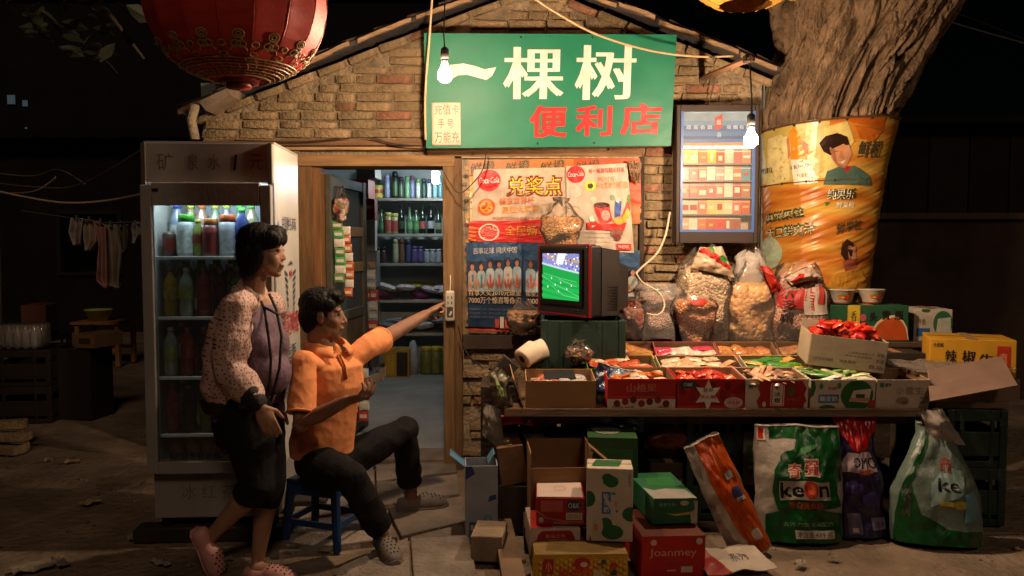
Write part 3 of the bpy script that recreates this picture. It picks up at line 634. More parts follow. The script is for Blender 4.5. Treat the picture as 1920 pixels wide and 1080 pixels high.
gold_lantern()
# ------------------------------------------------------------------ wires and cords
def cord(pts, r, label, colr='#b89a74', name='cable', rough=.6, sm=6):
    P = [at(*p) for p in pts]; out = []
    for i in range(len(P) - 1):
        a, b_, c, d = P[max(i - 1, 0)], P[i], P[i + 1], P[min(i + 2, len(P) - 1)]
        for k in range(sm):
            t = k / sm; out.append(.5 * ((2 * b_) + (c - a) * t + (2 * a - 5 * b_ + 4 * c - d) * t * t + (3 * b_ - a - 3 * c + d) * t ** 3))
    out.append(P[-1])
    tag(MB().tube(out, r, 6).build(name, mat(colr, rough, .15), smooth=True, world=True), label, name)
cord([(812, -30, 4.9), (806, 60, 4.9), (799, 150, 4.95), (797, 200, 5.0), (798, 262, 5.05)], .007, 'pale cord hanging down the end of the green sign by the bulb', '#c4a682')
cord([(985, -15, 4.6), (1040, 22, 4.6), (1120, 65, 4.7), (1220, 95, 4.85), (1310, 106, 4.95), (1375, 105, 5.0)], .007, 'pale cable sagging across the top of the green sign', '#b89a74')
cord([(1256, 398, 5.05), (1248, 440, 5.0), (1232, 475, 4.95), (1205, 500, 4.9), (1193, 512, 4.8)], .007, 'white aerial lead running up from the television to the cabinet', '#c8b094')
cord([(1193, 512, 4.8), (1205, 530, 4.75), (1235, 548, 4.7), (1246, 572, 4.68), (1235, 590, 4.66), (1212, 588, 4.66)], .0055, 'white lead looped in front of the puffed rice bag', '#c8b094')
cord([(832, 322, 5.1), (845, 345, 5.1), (862, 362, 5.1), (885, 345, 5.12), (905, 318, 5.15), (912, 285, 5.18)], .004, 'thin dark wire drooping over the top of the door post', '#3a2a20')
cord([(858, 610, 5.15), (866, 640, 5.15), (880, 668, 5.1), (905, 690, 5.0)], .004, 'thin dark wire trailing below the hanging power strip', '#2a221c')
cord([(440, 263, 5.2), (560, 266, 5.2), (680, 258, 5.2), (740, 270, 5.2), (800, 274, 5.2)], .005, 'twisted wire lying along the ledge over the doorway', '#3a2c22')
cord([(1325, 170, 5.2), (1340, 145, 5.15), (1330, 190, 5.2), (1318, 196, 5.2)], .004, 'short wire dangling from the bracket to the cabinet top', '#4a3a2c')
cord([(-40, 338, 6.0), (60, 350, 6.0), (150, 345, 6.0), (285, 268, 5.6)], .006, 'reddish wire sagging from the dark to the fridge top', '#4a3428')
cord([(-40, 350, 5.0), (40, 368, 5.0), (120, 380, 5.0), (200, 376, 5.0), (285, 360, 4.9)], .007, 'thick pale wire sagging behind the fridge', '#7a6a52')
cord([(-30, 322, 6.2), (60, 330, 6.2), (110, 318, 6.2), (160, 345, 6.2)], .005, 'thin wire crossing above the washing line', '#5a4c3a')
cord([(-30, 360, 5.6), (30, 362, 5.6), (70, 356, 5.6), (105, 332, 5.6)], .005, 'short loose wire curling beside the washing', '#5a4c3a')
cord([(1770, 38, 6.5), (1850, 62, 6.5), (1960, 92, 6.5)], .008, 'grey cable crossing the dark beyond the tree', '#5a584c')
cord([(1640, -20, 7.5), (1780, 20, 7.5), (1960, 90, 7.5)], .006, 'thin cable high behind the tree', '#2f302a')
# ------------------------------------------------------------------ television on a crate
def beer_crate(loc, size, label, rz=0, group=None, colr='#22372c', solid=False):
    w, d, h = size; o = thing('plastic_crate', label, 'crate', loc, rz, group); G = mat(colr, .5, .2, 8, .15, grime=.4)
    t = .014
    for sx in (-1, 1):
        for sy in (-1, 1): MB().box((sx * (w / 2 - .02), sy * (d / 2 - .02), h / 2), (.04, .04, h), bev=.005).build('corner_post', G, o)
    for sy in (-1, 1):
        for z0, z1 in (((.0, .99),) if solid else ((.0, .12), (.2, .62), (.8, 1))):
            MB().box((0, sy * (d / 2 - .012), h * (z0 + z1) / 2), (w - .08, t, h * (z1 - z0)), bev=.003).build('side_panel', G, o)
        for k in (-.25, .25): MB().box((k * w, sy * (d / 2 - .008), h * .5), (.02, t, h * .96), bev=.003).build('side_rib', G, o)
    for sx in (-1, 1):
        for z0, z1 in ((.0, .12), (.2, .62), (.8, 1)):
            MB().box((sx * (w / 2 - .012), 0, h * (z0 + z1) / 2), (t, d - .08, h * (z1 - z0)), bev=.003).build('end_panel', G, o)
    MB().box((0, 0, .01), (w - .04, d - .04, .015)).build('crate_floor', G, o)
    return o
TZ = 1.068
beer_crate((.41, 4.66, .668), (.48, .34, .396), 'dark green plastic crate under the television', R(-3), colr='#20322a', solid=True)
def television():
    C = at(1104, 597, 4.45); a = R(54); w, h, d = .47, .405, .235
    t = V((-math.cos(a), math.sin(a), 0)); back = V((math.sin(a), math.cos(a), 0))
    base = V((C.x, C.y, TZ)) + t * w / 2 + back * .16
    rz = math.atan2(-t.y, -t.x)             # local +x runs along the face to its near edge, -y out of the screen
    o = thing('television', 'old dark tube television with red trim showing a football match', 'television', base, rz)
    D = mat('#1d1a1a', .45, .1, 8, .1); RD = mat('#6a1012', .35, .1, coat=.4); y0 = -.16
    MB().box((0, y0 + .055, .012 + h / 2), (w - .03, .11, h), bev=.012).build('bezel_body', D, o)
    for sx in (-1, 1): MB().box((sx * (w / 2 - .008), y0 + .012, .012 + h / 2), (.012, .02, h + .006), bev=.004).build('red_side', RD, o)
    MB().box((0, y0 + .04, .014 + h), (w - .034, .05, .010), bev=.004).build('red_top', RD, o); MB().box((0, y0 + .02, .016), (w - .034, .05, .012), bev=.004).build('red_base', RD, o)
    # body tapering to the rear
    def ring(y, sx, z0, z1): return [V((-sx, y, z0)), V((sx, y, z0)), V((sx, y, z1)), V((-sx, y, z1))]
    MB().loft([ring(y0 + .11, w / 2 - .015, .014, h), ring(y0 + .26, w / 2 - .03, .014, h - .02)]).build('casing', mat('#2a2522', .55, .15, 8, .15), o)
    MB().loft([ring(y0 + .262, w / 2 - .07, .02, h - .075), ring(y0 + .42, w / 2 - .12, .05, h - .12)]).build('rear_casing', mat('#26211f', .55, .15, 8, .15), o)
    q = MB()
    for i in range(9): q.box((w / 2 - .021, y0 + .2, .05 + i * .016), (.004, .09, .006))
    q.build('vent', mat('#0f0d0d', .6), o)
    for sx in (-1, 1): MB().box((sx * .16, -.05, .006), (.05, .12, .012), bev=.003).build('foot', D, o)
    # picture tube
    sw, sh, zc = .335, .27, .235
    fn = lambda u, v, k: V(((u - .5) * sw, y0 - .012 - k - .012 * (1 - (2 * u - 1) ** 2) * (1 - (2 * v - 1) ** 2), zc + (v - .5) * sh))
    scr = MB().sheet(lambda u, v: fn(u, v, 0), 14, 12).build('screen', emis('#1d8a3c', 1.3), o, smooth=True)
    E = lambda c, s=1.3: emis(c, s)
    pr = [('p', [(0, .76), (1, .58), (1, 1), (0, 1)], E('#7878a8')), ('p', [(0, .92), (1, .8), (1, .86), (0, .97)], E('#a88a60'))]
    rr = random.Random(5)
    for i in range(90):
        x, y = rr.random(), .6 + .4 * rr.random()
        if y > .78 - .18 * x: pr.append(('r', x, y, min(1, x + .03), min(1, y + .03), E(rr.choice(['#d8d8f8', '#8a8ae0', '#5a5aa8', '#c8a0a0', '#f0f0ff', '#3a3a78']))))
    pr += [('p', [(.42, .78), (.6, .76), (.66, 1), (.44, 1)], E('#c8d8f8'))]
    pr += [('p', [(0, .76), (1, .58), (1, .62), (0, .80)], E('#a8b8c8'))]
    for i in range(4): pr.append(('p', [(0, .12 + .14 * i), (0, .05 + .14 * i), (1, -.12 + .14 * i if i else 0.0), (1, .0 + .12 * i)], E('#1f9a44')))
    for a_, b_ in (((.0, .5), (1, .1)), ((.5, .46), (.95, .3)), ((.62, .1), (1, .06)), ((.3, .3), (.62, .1)), ((.05, .56), (.95, .4))): pr.append(('p', [(a_[0], a_[1]), (b_[0], b_[1]), (b_[0], b_[1] + .006), (a_[0], a_[1] + .006)], E('#7fd896')))
    for x, y in ((.18, .25), (.4, .3), (.55, .35), (.7, .22), (.48, .16), (.82, .3), (.3, .44)): pr += [('r', x, y, x + .018, y + .05, E('#e8f0e8')), ('r', x, y - .02, x + .018, y, E('#30402c'))]
    prints(scr, fn, pr, 'broadcast', step=.00004, k0=.0006, grid=9)
    sur = MB()
    for (x, z, sx, sz) in ((0, zc + sh / 2 + .012, sw + .05, .026), (0, zc - sh / 2 - .012, sw + .05, .026), (-sw / 2 - .012, zc, .026, sh), (sw / 2 + .012, zc, .026, sh)): sur.box((x, y0 - .006, z), (sx, .016, sz))
    sur.build('screen_surround', mat('#141212', .35), o)
    for x in (.1, .125, .15): MB().lathe([(.006, 0), (.006, .004)], 10).build('button', mat('#3a3432', .4), o, M=TM((x, y0 - .003, .05), 0, R(90)))
television()
# power strip hanging on the door post
pst = thing('power_strip', 'white power strip hanging by a string on the door post', 'power strip', at(844, 602, YW - .1))
ph = at(844, 545, YW - .1).z - at(844, 602, YW - .1).z
MB().box((0, 0, ph / 2), (.062, .03, ph), bev=.012).build('housing', mat('#c8bfae', .45, .05), pst, smooth=False)
for z in (.78, .6): MB().box((-.012, -.016, ph * z), (.006, .004, .018)).build('socket_slot', BLACKP, pst); MB().box((.012, -.016, ph * z), (.006, .004, .018)).build('socket_slot', BLACKP, pst)
MB().box((0, -.0155, ph * .3), (.04, .004, ph * .36), bev=.003).build('switch_panel', mat('#4a4440', .4), pst)
MB().box((.004, -.019, ph * .26), (.012, .004, .03), rz=0, ry=R(25)).build('rocker', WHITE, pst)
MB().tube([(0, 0, ph), (.003, .01, ph + .05), (0, .03, ph + .1)], .003, 5).build('string', WHITE, pst)
# ------------------------------------------------------------------ fridge
def fridge():
    Y = 3.93; pl = at(279, 975, Y); pr_ = at(513, 975, Y); w = pr_.x - pl.x; d = .60; z0 = pl.z; H = at(279, 268, Y).z - z0
    o = thing('display_fridge', 'tall glass door drinks fridge with handwritten price header', 'fridge', ((pl.x + pr_.x) / 2, Y + d / 2, z0), rz=R(3.2))
    B = mat('#8d8883', .45, .12, 3, .05, grime=.3); SIDE = mat('#b4b0a8', .35, .1, 3, grime=.2, spec=.5); IN = mat('#c4ccd2', .4, .04)
    hh = .20; zt = H - hh; zg = .24; t = .03
    MB().box((0, .02, zg / 2), (w - .01, d - .04, zg), bev=.004).build('plinth', B, o)
    MB().box((-w / 2 + t / 2, .02, (zg + H) / 2), (t, d - .04, H - zg)).build('side_panel', SIDE, o); MB().box((w / 2 - t / 2, .02, (zg + H) / 2), (t, d - .04, H - zg)).build('side_panel', SIDE, o)
    MB().box((0, d / 2 - .015, (zg + H) / 2), (w - 2 * t - .002, .03, H - zg)).build('back_panel', IN, o)
    MB().box((0, .0, zg + .012), (w - 2 * t - .002, d - .07, .02)).build('cabinet_floor', IN, o); MB().box((0, .0, zt + .02), (w - 2 * t - .002, d - .07, .03)).build('cabinet_ceiling', IN, o)
    MB().box((0, .02, H + .006), (w + .004, d - .03, .012)).build('roof_panel', B, o)
    hd = MB().box((0, -d / 2 + .015, zt + hh / 2 + .004), (w + .006, .03, hh - .008), bev=.003).build('header', mat('#928a84', .5, .12, 6, grime=.2), o)
    fm = lambda u, v, k: V(((u - .5) * w, -d / 2 - k, zt + v * hh))
    prints(hd, fm, [('t', '矿', .12, .34, .24, .74, '#5f5046', -.022), ('t', '泉', .35, .36, .43, .72, '#5f5046', -.022), ('t', '水', .51, .36, .60, .72, '#5f5046', -.022), ('p', [(.7, .34), (.715, .72), (.735, .72), (.72, .34)], '#15110f'), ('t', '元', .83, .36, .93, .72, '#5f5046', -.022)], 'handwriting', k0=.0006, step=.0001)
    MB().box((-w / 2 + .01, -d / 2 - .002, zt + hh / 2), (.02, .012, hh)).build('header_edge', mat('#4e4a40', .5), o); MB().box((w / 2 - .01, -d / 2 - .002, zt + hh / 2), (.02, .012, hh)).build('header_edge', mat('#4e4a40', .5), o)
    # door
    dr = link('door', None, o); st = .055
    for sx in (-1, 1): MB().box((sx * (w / 2 - st / 2), -d / 2 - .012, (zg + zt) / 2), (st, .04, zt - zg - .01), bev=.005).build('stile', B, dr)
    MB().box((0, -d / 2 - .012, zt - .049), (w - 2 * st, .04, .11), bev=.003).build('top_rail', B, dr); MB().box((0, -d / 2 - .012, zg + .035), (w - 2 * st, .04, .06), bev=.003).build('bottom_rail', B, dr)
    MB().box((0, -d / 2 - .012, (zg + zt) / 2 - .02), (w - 2 * st, .008, zt - zg - .17)).build('glass', film((.88, .93, .94), .02, .02, 0), dr)
    MB().box((w / 2 - st - .008, -d / 2 - .04, (zg + zt) / 2 + .06), (.016, .02, .28), bev=.004).build('handle', mat('#6a6460', .4), dr)
    MB().box((-w / 2 + .075, -d / 2 - .034, zt - .03), (.03, .004, .014)).build('badge', BLACKP, dr)
    lm = lambda u, v, k: V(((u - .5) * w, -d / 2 + .04 - k, v * zg))
    prints(o, lm, [('t', '冰 红 茶', .22, .40, .66, .70, '#6e6258', -.015)], 'plinth_handwriting', k0=.0008)
    for sx in (-.42, .42):
        for yy in (-.2, .24): MB().lathe([(.03, -.05), (.03, 0)], 12).build('foot', BLACKP, o, M=TM((sx * w, yy, 0)))
    # right side print
    r_ = lambda u, v, k: V((w / 2 + k, -d / 2 + .05 + u * (d - .1), v * H))
    sp_ = [('t', '中国驰名商标', .28, .775, .95, .815, '#3b4049', .01)]
    sp_ += [('t', '雪花', .3, .55, .95, .62, '#b02a26', .03)] * 0
    for i in range(7):      # column of curved bars, a bird-like emblem
        hgt = .665 - .018 * i; sp_ += [('p', [(.36 + .02 * i, hgt), (.50, hgt - .012), (.50, hgt - .022), (.36 + .02 * i, hgt - .012)], '#3b4049'), ('p', [(.9 - .02 * i, hgt), (.74, hgt - .012), (.74, hgt - .022), (.9 - .02 * i, hgt - .012)], '#3b4049')]
    sp_ += [('p', [(.62, .635), (.57, .655), (.62, .665), (.67, .655)], '#b02a26'), ('p', [(.5, .675), (.62, .69), (.74, .675), (.62, .68)], '#3b4049')]
    sp_ += [('t', '雪花啤酒', .22, .475, .98, .545, '#a82826', .03), ('t', 'Snow', .24, .36, .95, .43, '#3b4049', .01), ('t', '啤酒', .3, .40, .8, .45, '#3b4049', .01), ('t', '勇闯天涯', .2, .31, .9, .35, '#3b4049', .01), ('r', .0, .12, .012, .95, '#8d8478'), ('r', .12, .45, .13, .72, '#8d8478')]
    prints(o, r_, sp_, 'side_print')
    # tube lamp under the top
    MB().tube([(-w / 2 + .07, -d / 2 + .06, zt - .035), (w / 2 - .07, -d / 2 + .06, zt - .035)], .012, 10).build('tube_lamp', emis(COOL, 40), o)
    # shelves
    zs = [zg + .03] + [at(300, y, Y).z - z0 for y in (818, 710, 597, 483)]
    for z in zs[1:]:
        q = MB(); q.box((0, -.01, z - .004), (w - 2 * t - .01, d - .1, .008)); q.build('shelf', film((.85, .93, .95), .25, .1, 0), o)
        MB().box((0, -d / 2 + .035, z - .002), (w - 2 * t - .01, .012, .016), bev=.002).build('shelf_edge', mat('#b8c4ca', .3, .05), o)
    return o, w, d, zs
fr_o, FW, FD, FZ = fridge()
# timber the fridge stands on
for i, (dx, ln) in enumerate(((-.02, .66), (.06, .7))):
    base = mw(fr_o) @ V((dx, -.22 + .42 * i, 0))
    tag(MB().box((base.x, base.y, (fr_o.location.z - .05) / 2 - .004), (ln + .12, .12, fr_o.location.z - .044), rz=R(3.2), bev=.008).wob(.004, 6).build('timber_sleeper', mat('#2b221c', .9, .3, 6, .4, 30), world=True), 'dark timber sleeper under the %s edge of the fridge' % ('front' if i == 0 else 'back'), 'timber')
# bottles: body, cap and label are parts
BMESH = {}
def bottle(M, kind, label, group, liquid='#7a2a14', cap='#c83a1e', lab='#c8c0b0', s=1.0, lab2=None, name='bottle', cat='bottle'):
    key = (kind, liquid, cap, lab)
    if key not in BMESH:
        if kind == 'can':
            body = MB().lathe([(.0, 0), (.026, 0), (.031, .006), (.031, .108), (.025, .117), (0, .117)], 16); capm = MB().lathe([(.024, .1175), (.024, .121), (.021, .121), (.021, .118)], 16, cap=False); lb = None
            lb = MB().lathe([(.0318, .03), (.0318, .085)], 16, cap=False)
        elif kind == 'glass':
            body = MB().lathe([(0, 0), (.033, 0), (.036, .006), (.036, .15), (.03, .18), (.016, .205), (.0135, .27), (.0145, .275), (0, .275)], 16); capm = MB().lathe([(.0155, .268), (.0155, .284), (0, .284)], 12); lb = MB().lathe([(.0367, .05), (.0367, .125)], 16, cap=False)
        elif kind == 'jar':
            body = MB().lathe([(0, 0), (.04, 0), (.044, .006), (.044, .15), (.036, .168), (.03, .172), (0, .172)], 16); capm = MB().lathe([(.037, .168), (.037, .2), (.033, .204), (0, .204)], 16); lb = MB().lathe([(.0447, .02), (.0447, .13)], 16, cap=False)
        elif kind == 'spray':
            body = MB().lathe([(0, 0), (.028, 0), (.03, .005), (.03, .19), (.026, .205), (0, .207)], 14); capm = MB().lathe([(.027, .2), (.027, .25), (.02, .26), (0, .26)], 14); lb = MB().lathe([(.0307, .02), (.0307, .16)], 14, cap=False)
        else:
            body = MB().lathe([(0, 0), (.028, 0), (.033, .008), (.034, .05), (.031, .075), (.034, .1), (.034, .145), (.03, .172), (.014, .205), (.0135, .225), (0, .225)], 16); capm = MB().lathe([(.0165, .214), (.0165, .235), (0, .236)], 12); lb = MB().lathe([(.0347, .085), (.0347, .142)], 16, cap=False)
        bmat = film(lin(liquid), .25, .08, 0) if kind == 'clear' else mat(liquid, .12 if kind in ('glass', 'pet') else .35, .08, spec=.6)
        BMESH[key] = (body.mesh('body', bmat, True), capm.mesh('cap', mat(cap, .4, .05), True), lb.mesh('label_band', mat(lab, .4, .35, 45), True))
    o = tag(link(name, None, None, M @ Matrix.Scale(s, 4)), label, cat, group)
    a, c, l = BMESH[key]; link('body', a, o); link('cap', c, o); link('label_band', l, o)
    return o
FM = mw(fr_o)
def fb(x, y, lev, kind, liq, cap, lab, s, what):
    if lev < 4: liq, cap, lab = dull(liq, .15, .8), dull(cap, .15, .8), dull(lab, .2, .85)  # dimmer light on the lower shelves is put into the bottle colours
    else: liq, cap, lab = dull(liq, .2, .85), dull(cap, .15, .9), dull(lab, .2, .9)
    bottle(FM @ TM((x, y, FZ[lev] + .001), R(rnd.uniform(0, 360))), kind, '%s on the %s fridge shelf' % (what, ['lowest', 'fourth', 'third', 'second', 'top'][lev]), '%s on the %s fridge shelf' % (what, ['lowest', 'fourth', 'third', 'second', 'top'][lev]), liq, cap, lab, s)
X0 = -FW / 2 + .06
top_row = [('can', '#5a3a34', '#b0b0b0', '#8a2a20', 1.05, 'brown can'), ('jar', '#b8c8c8', '#3aa82a', '#c4d4cc', 1.05, 'white jar with a green lid'), ('pet', '#8a9a3a', '#b8c83a', '#8a3a2a', .8, 'small bottle with a yellow cap'), ('jar', '#7a2a24', '#c87a3a', '#6a1e1a', .95, 'red jar'), ('jar', '#c0c8d0', '#d8602a', '#c8ccd0', 1.05, 'white jar with an orange lid'), ('pet', '#3a4a9a', '#4ac83a', '#3a48b0', 1.05, 'blue bottle with a green cap'), ('can', '#4a4a50', '#5a5a60', '#3a3a40', 1.25, 'dark grey can'), ('jar', '#a8b0b4', '#4a8ac8', '#a0b8b0', .9, 'grey jar with a blue lid')]
x = X0 + .005
for i, (k, l, c, lb, s, wh) in enumerate(top_row):
    wd = {'can': .068, 'jar': .094, 'pet': .072}[k] * s; fb(x + wd / 2 - .02, -.19 + rnd.uniform(-.01, .01), 4, k, l, c, lb, s, wh); x += wd * .84 if k != 'can' else wd
for i in range(8):
    fb(X0 + .02 + i * .063, -.06 + .02 * (i % 2), 4, 'pet', ['#8a98b8', '#b8a070', '#b08068', '#8aa078', '#8a86b0', '#6a9070', '#a8a070', '#8aa4b8'][i], ['#3a48c0', '#c8d83a', '#e06a3a', '#d8d84a', '#c8e83a', '#5ad85a', '#58c858', '#c84a3a'][i], '#c8c8c0', 1.16, ['blue bottle', 'amber bottle with a lime cap', 'orange bottle', 'green bottle', 'violet bottle', 'dark green bottle', 'yellow bottle', 'pale blue bottle'][i] + ' at the back')
row2 = [('#a8841e', '#c85a28', '#b08a2a', 'yellow juice bottle'), ('#8a9a8a', '#c8c8c0', '#8aa04a', 'pale tea bottle with a white cap'), ('#8a2a28', '#c05058', '#8a2a2a', 'red drink bottle'), ('#241410', '#a83a30', '#3a1a14', 'dark cola bottle'), ('#4a5a20', '#a8843a', '#5a6a2a', 'olive tea bottle'), ('#5a2a18', '#3a6a2a', '#7a3a1e', 'brown tea bottle')]
for lev in (3, 2, 1):
    for i, (l, c, lb, wh) in enumerate(row2[(3 - lev):] + row2[:3 - lev]):
        fb(X0 + .022 + i * .083, -.19 + rnd.uniform(-.012, .012), lev, 'pet', l, c, lb, 1.05, wh)
        if i < 6: fb(X0 + .06 + i * .08, -.14 + rnd.uniform(-.01, .01), lev, ['pet', 'can', 'pet'][i % 3], ['#5a4a2a', '#4a5a6a', '#6a3a2a'][(i + lev) % 3], ['#c8b85a', '#8a8a90', '#a8a8a0'][i % 3], ['#8a7a3a', '#a8342a', '#9aa8a0'][(i * 2 + lev) % 3], 1.12, ['amber drink bottle', 'drink can', 'brown drink bottle'][i % 3] + ' in the middle row')
        if lev == 3: fb(X0 + .065 + i * .078, -.08, lev, 'pet', '#4a6a34', ['#c8c8c8', '#8ac84a', '#5a9a3a'][i % 3], '#5a7a3a', 1.28, 'green tea bottle with %s cap at the back' % ['white', 'lime', 'green'][i % 3])
for i in range(6): fb(X0 + .035 + i * .083, -.18, 0, 'glass', '#28180e', '#8a7a3a', '#7a3a1e', 1.0, 'brown beer bottle')
# ================================================================== TREE AND ITS BANNER
TY = 5.55
def tree_c(z):        # trunk centre and radius at height z: left and right bark edges taken from the picture
    tab = [(-.1, 1430, 1640), (1.0, 1438, 1612), (1.6, 1436, 1626), (2.0, 1432, 1642), (2.35, 1428, 1664), (2.6, 1442, 1700), (2.85, 1452, 1736), (3.1, 1446, 1778), (3.5, 1425, 1840)]
    for i in range(len(tab) - 1):
        if z <= tab[i + 1][0] or i == len(tab) - 2:
            t = (z - tab[i][0]) / (tab[i + 1][0] - tab[i][0]); l = tab[i][1] + (tab[i + 1][1] - tab[i][1]) * t; r_ = tab[i][2] + (tab[i + 1][2] - tab[i][2]) * t
            return ((l + r_) / 2 - 960) / FPX * TY, (r_ - l) / 2 / FPX * TY
def bark(z, a, smooth=False):
    cx, r_ = tree_c(z)
    if not smooth:
        tw = a + .12 * math.sin(z * 1.3) + .20 * noise.noise(V((z * 2.2, a * 2, 4)))
        n1 = noise.noise(V((math.cos(tw) * 5.2, math.sin(tw) * 5.2, z * 1.15))); n2 = noise.noise(V((math.cos(tw) * 10.5, math.sin(tw) * 10.5, z * 2.4 + 7))); n3 = noise.noise(V((math.cos(tw) * 22, math.sin(tw) * 22, z * 9 + 3)))
        n5 = noise.noise(V((math.cos(tw) * 9 + 5, math.sin(tw) * 9, z * 7)))
        r_ = r_ * (1 + .04 * noise.noise(V((math.cos(a) * 1.5, math.sin(a) * 1.5, z)))) - .085 * math.exp(-(n1 / .10) ** 2) - .045 * math.exp(-(n2 / .10) ** 2) - .025 * math.exp(-(n5 / .07) ** 2) + .022 * noise.noise(V((math.cos(a) * 4.5, math.sin(a) * 4.5, z * .5))) + .016 * n3 + .008 * noise.noise(V((a * 26, z * 22, 2))) + .02 * abs(n1)
    return V((cx + r_ * math.cos(a), TY + r_ * .95 * math.sin(a), z))
tree = thing('big_tree', 'thick old tree trunk with deep furrowed bark beside the shop', 'tree', (tree_c(0)[0], TY, 0))
q = MB(); NZ, NA = 190, 440
q.sheet(lambda u, v: bark(-.1 + 3.7 * v, -2 * math.pi * u), NA, NZ)
BARK = mat('#80684f', .95, .4, 14, 1.6, 38, stretch=(1, 1, .5), grime=.6)
q.build('trunk', BARK, tree, smooth=True, world=True)
for pts, rr in (([tree_c(3.3)[0] + .25, TY, 3.3, 2.7, 5.8, 4.6, 3.2, 6.0, 6.4], (.3, .2, .12)), ([tree_c(3.3)[0] - .2, TY, 3.3, 1.5, 5.6, 4.8, 1.1, 6.0, 7.0], (.3, .2, .12))):
    P_ = [V(pts[i:i + 3]) for i in (0, 3, 6)]
    MB().tube([P_[0], P_[0].lerp(P_[1], .5), P_[1], P_[1].lerp(P_[2], .5), P_[2]], [rr[0], .26, rr[1], .15, rr[2]], 14).wob(.05, 3).build('limb', BARK, tree, smooth=True, world=True)
def leaves(o, cen, rad, n, size, m, seed, up=.2):
    rr = random.Random(seed); q = MB()
    for i in range(n):
        while True:
            p = V((rr.uniform(-1, 1), rr.uniform(-1, 1), rr.uniform(-1, 1)))
            if p.length < 1 and noise.noise(p * 2.3 + V((seed, 0, 0))) > -.12: break
        c = V(cen) + V((p.x * rad[0], p.y * rad[1], p.z * rad[2])); s = size * rr.uniform(.6, 1.2)
        E_ = Euler((rr.uniform(-.9, .9), rr.uniform(-.9, .9), rr.uniform(0, 6.28))).to_matrix()
        pts = [V((0, -.5, 0)), V((.32, -.12, .05)), V((.22, .25, .04)), V((0, .55, -.04)), V((-.22, .25, .04)), V((-.32, -.12, .05))]
        q.add([c + E_ @ (x_ * s) for x_ in pts], [(0, 1, 2, 3), (0, 3, 4, 5)])
    return q.build('crown', m, o, world=True)
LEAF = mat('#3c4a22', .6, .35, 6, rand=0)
leaves(tree, (2.2, 6.0, 6.6), (3.6, 2.4, 1.6), 2600, .16, LEAF, 3)
# banner tied round the trunk
ban = thing('tree_banner', 'glossy orange juice advertising tarpaulin wrapped around the tree trunk', 'banner', (tree_c(1.1)[0], TY, 1.1))
A0, A1 = R(180), R(350)
pxv = lambda px, py: at(px, py, TY - .38)
zt0, zt1 = pxv(1435, 240).z + .02, pxv(1670, 208).z; zb0, zb1 = at(1500, 545, TY - .38).z, at(1600, 555, TY - .38).z
def bmap(u, v, k=0.0):
    a = A0 + (A1 - A0) * u; z = (zb0 + (zb1 - zb0) * u) * (1 - v) + (zt0 + (zt1 - zt0) * u) * v
    cx, r_ = tree_c(z); dg = u * 9 - v * 26                  # creases run down from left to right
    cr = 1.0 * (.010 * noise.noise(V((dg * .55, u * 2, 3))) + .007 * noise.noise(V((dg * 1.6, u * 5, 8))) + .004 * noise.noise(V((dg * 3.4, u * 7, 1))))
    cr *= .45 + .55 * min(1, max(0, (.72 - v) / .15))
    r_ = r_ * (1 + .04 * noise.noise(V((math.cos(a) * 1.5, math.sin(a) * 1.5, z)))) + .03 + k + cr
    return V((cx + r_ * math.cos(a), TY + r_ * .95 * math.sin(a), z))
def banner_mat():
    m = bpy.data.materials.new('tarpaulin'); m.use_nodes = True; N = m.node_tree.nodes; L = m.node_tree.links; bs = N['Principled BSDF']
    bs.inputs['Roughness'].default_value = .32; bs.inputs['Specular IOR Level'].default_value = .45
    tc = N.new('ShaderNodeTexCoord'); mp = N.new('ShaderNodeMapping'); mp.inputs['Rotation'].default_value = (0, R(38), 0); mp.inputs['Scale'].default_value = (1.2, 1.2, 7)
    L.new(tc.outputs['Object'], mp.inputs[0]); t = N.new('ShaderNodeTexNoise'); t.inputs['Scale'].default_value = 1.7; t.inputs['Detail'].default_value = 4; L.new(mp.outputs[0], t.inputs['Vector'])
    cr = N.new('ShaderNodeValToRGB'); e = cr.color_ramp.elements; e[0].position = .34; e[0].color = (*lin('#a2561e'), 1); e[1].position = .70; e[1].color = (*lin('#c8a24a'), 1); k = e.new(.5); k.color = (*lin('#bb7a2c'), 1)
    L.new(t.outputs['Fac'], cr.inputs[0]); L.new(cr.outputs[0], bs.inputs['Base Color']); return m
TARP = banner_mat()
MB().sheet(lambda u, v: bmap(u, v), 170, 150).build('tarpaulin', TARP, ban, smooth=True, world=True)
ivb = mw(ban).inverted()
def bpx(u, v, k): return ivb @ bmap(u, v, k)
BGRID = []
for i in range(81):
    for j in range(81):
        p = bmap(i / 80, j / 80); dd = p.y * cp - (p.z - HCAM) * sp
        if p.y < TY - .01: BGRID.append((960 + FPX * p.x / dd, 540 - FPX * (p.y * sp + (p.z - HCAM) * cp) / dd, i / 80, j / 80))
def BU(px, py):
    """a pixel of the photograph -> u,v on the tarpaulin, found by walking its surface"""
    best = None
    for xx, yy, u, v in BGRID:
        e = (xx - px) ** 2 + (yy - py) ** 2
        if best is None or e < best[0]: best = (e, u, v)
    return best[1], best[2]
def bbox(px0, py0, px1, py1): a = BU(px0, py1); c = BU(px1, py0); return a[0], a[1], c[0], c[1]
def bpoly(pts, c): return ('p', [BU(*p) for p in pts], c)
def bdisc(px, py, rx, ry, c):
    a = BU(px - rx, py); d = BU(px + rx, py); e = BU(px, py - ry); f = BU(px, py + ry)
    return ('d', (a[0] + d[0]) / 2, (e[1] + f[1]) / 2, abs(d[0] - a[0]) / 2, abs(e[1] - f[1]) / 2, c)
def btext(t, x0, y0, x1, y1, c, bold=.02, sl=0): a = bbox(x0, y0, x1, y1); return ('t', t, *a, c, bold, sl)
YEL = mat('#b8a458', .35, .15, 6, spec=.55)
ua = BU(1432, 350); ub = BU(1560, 330)
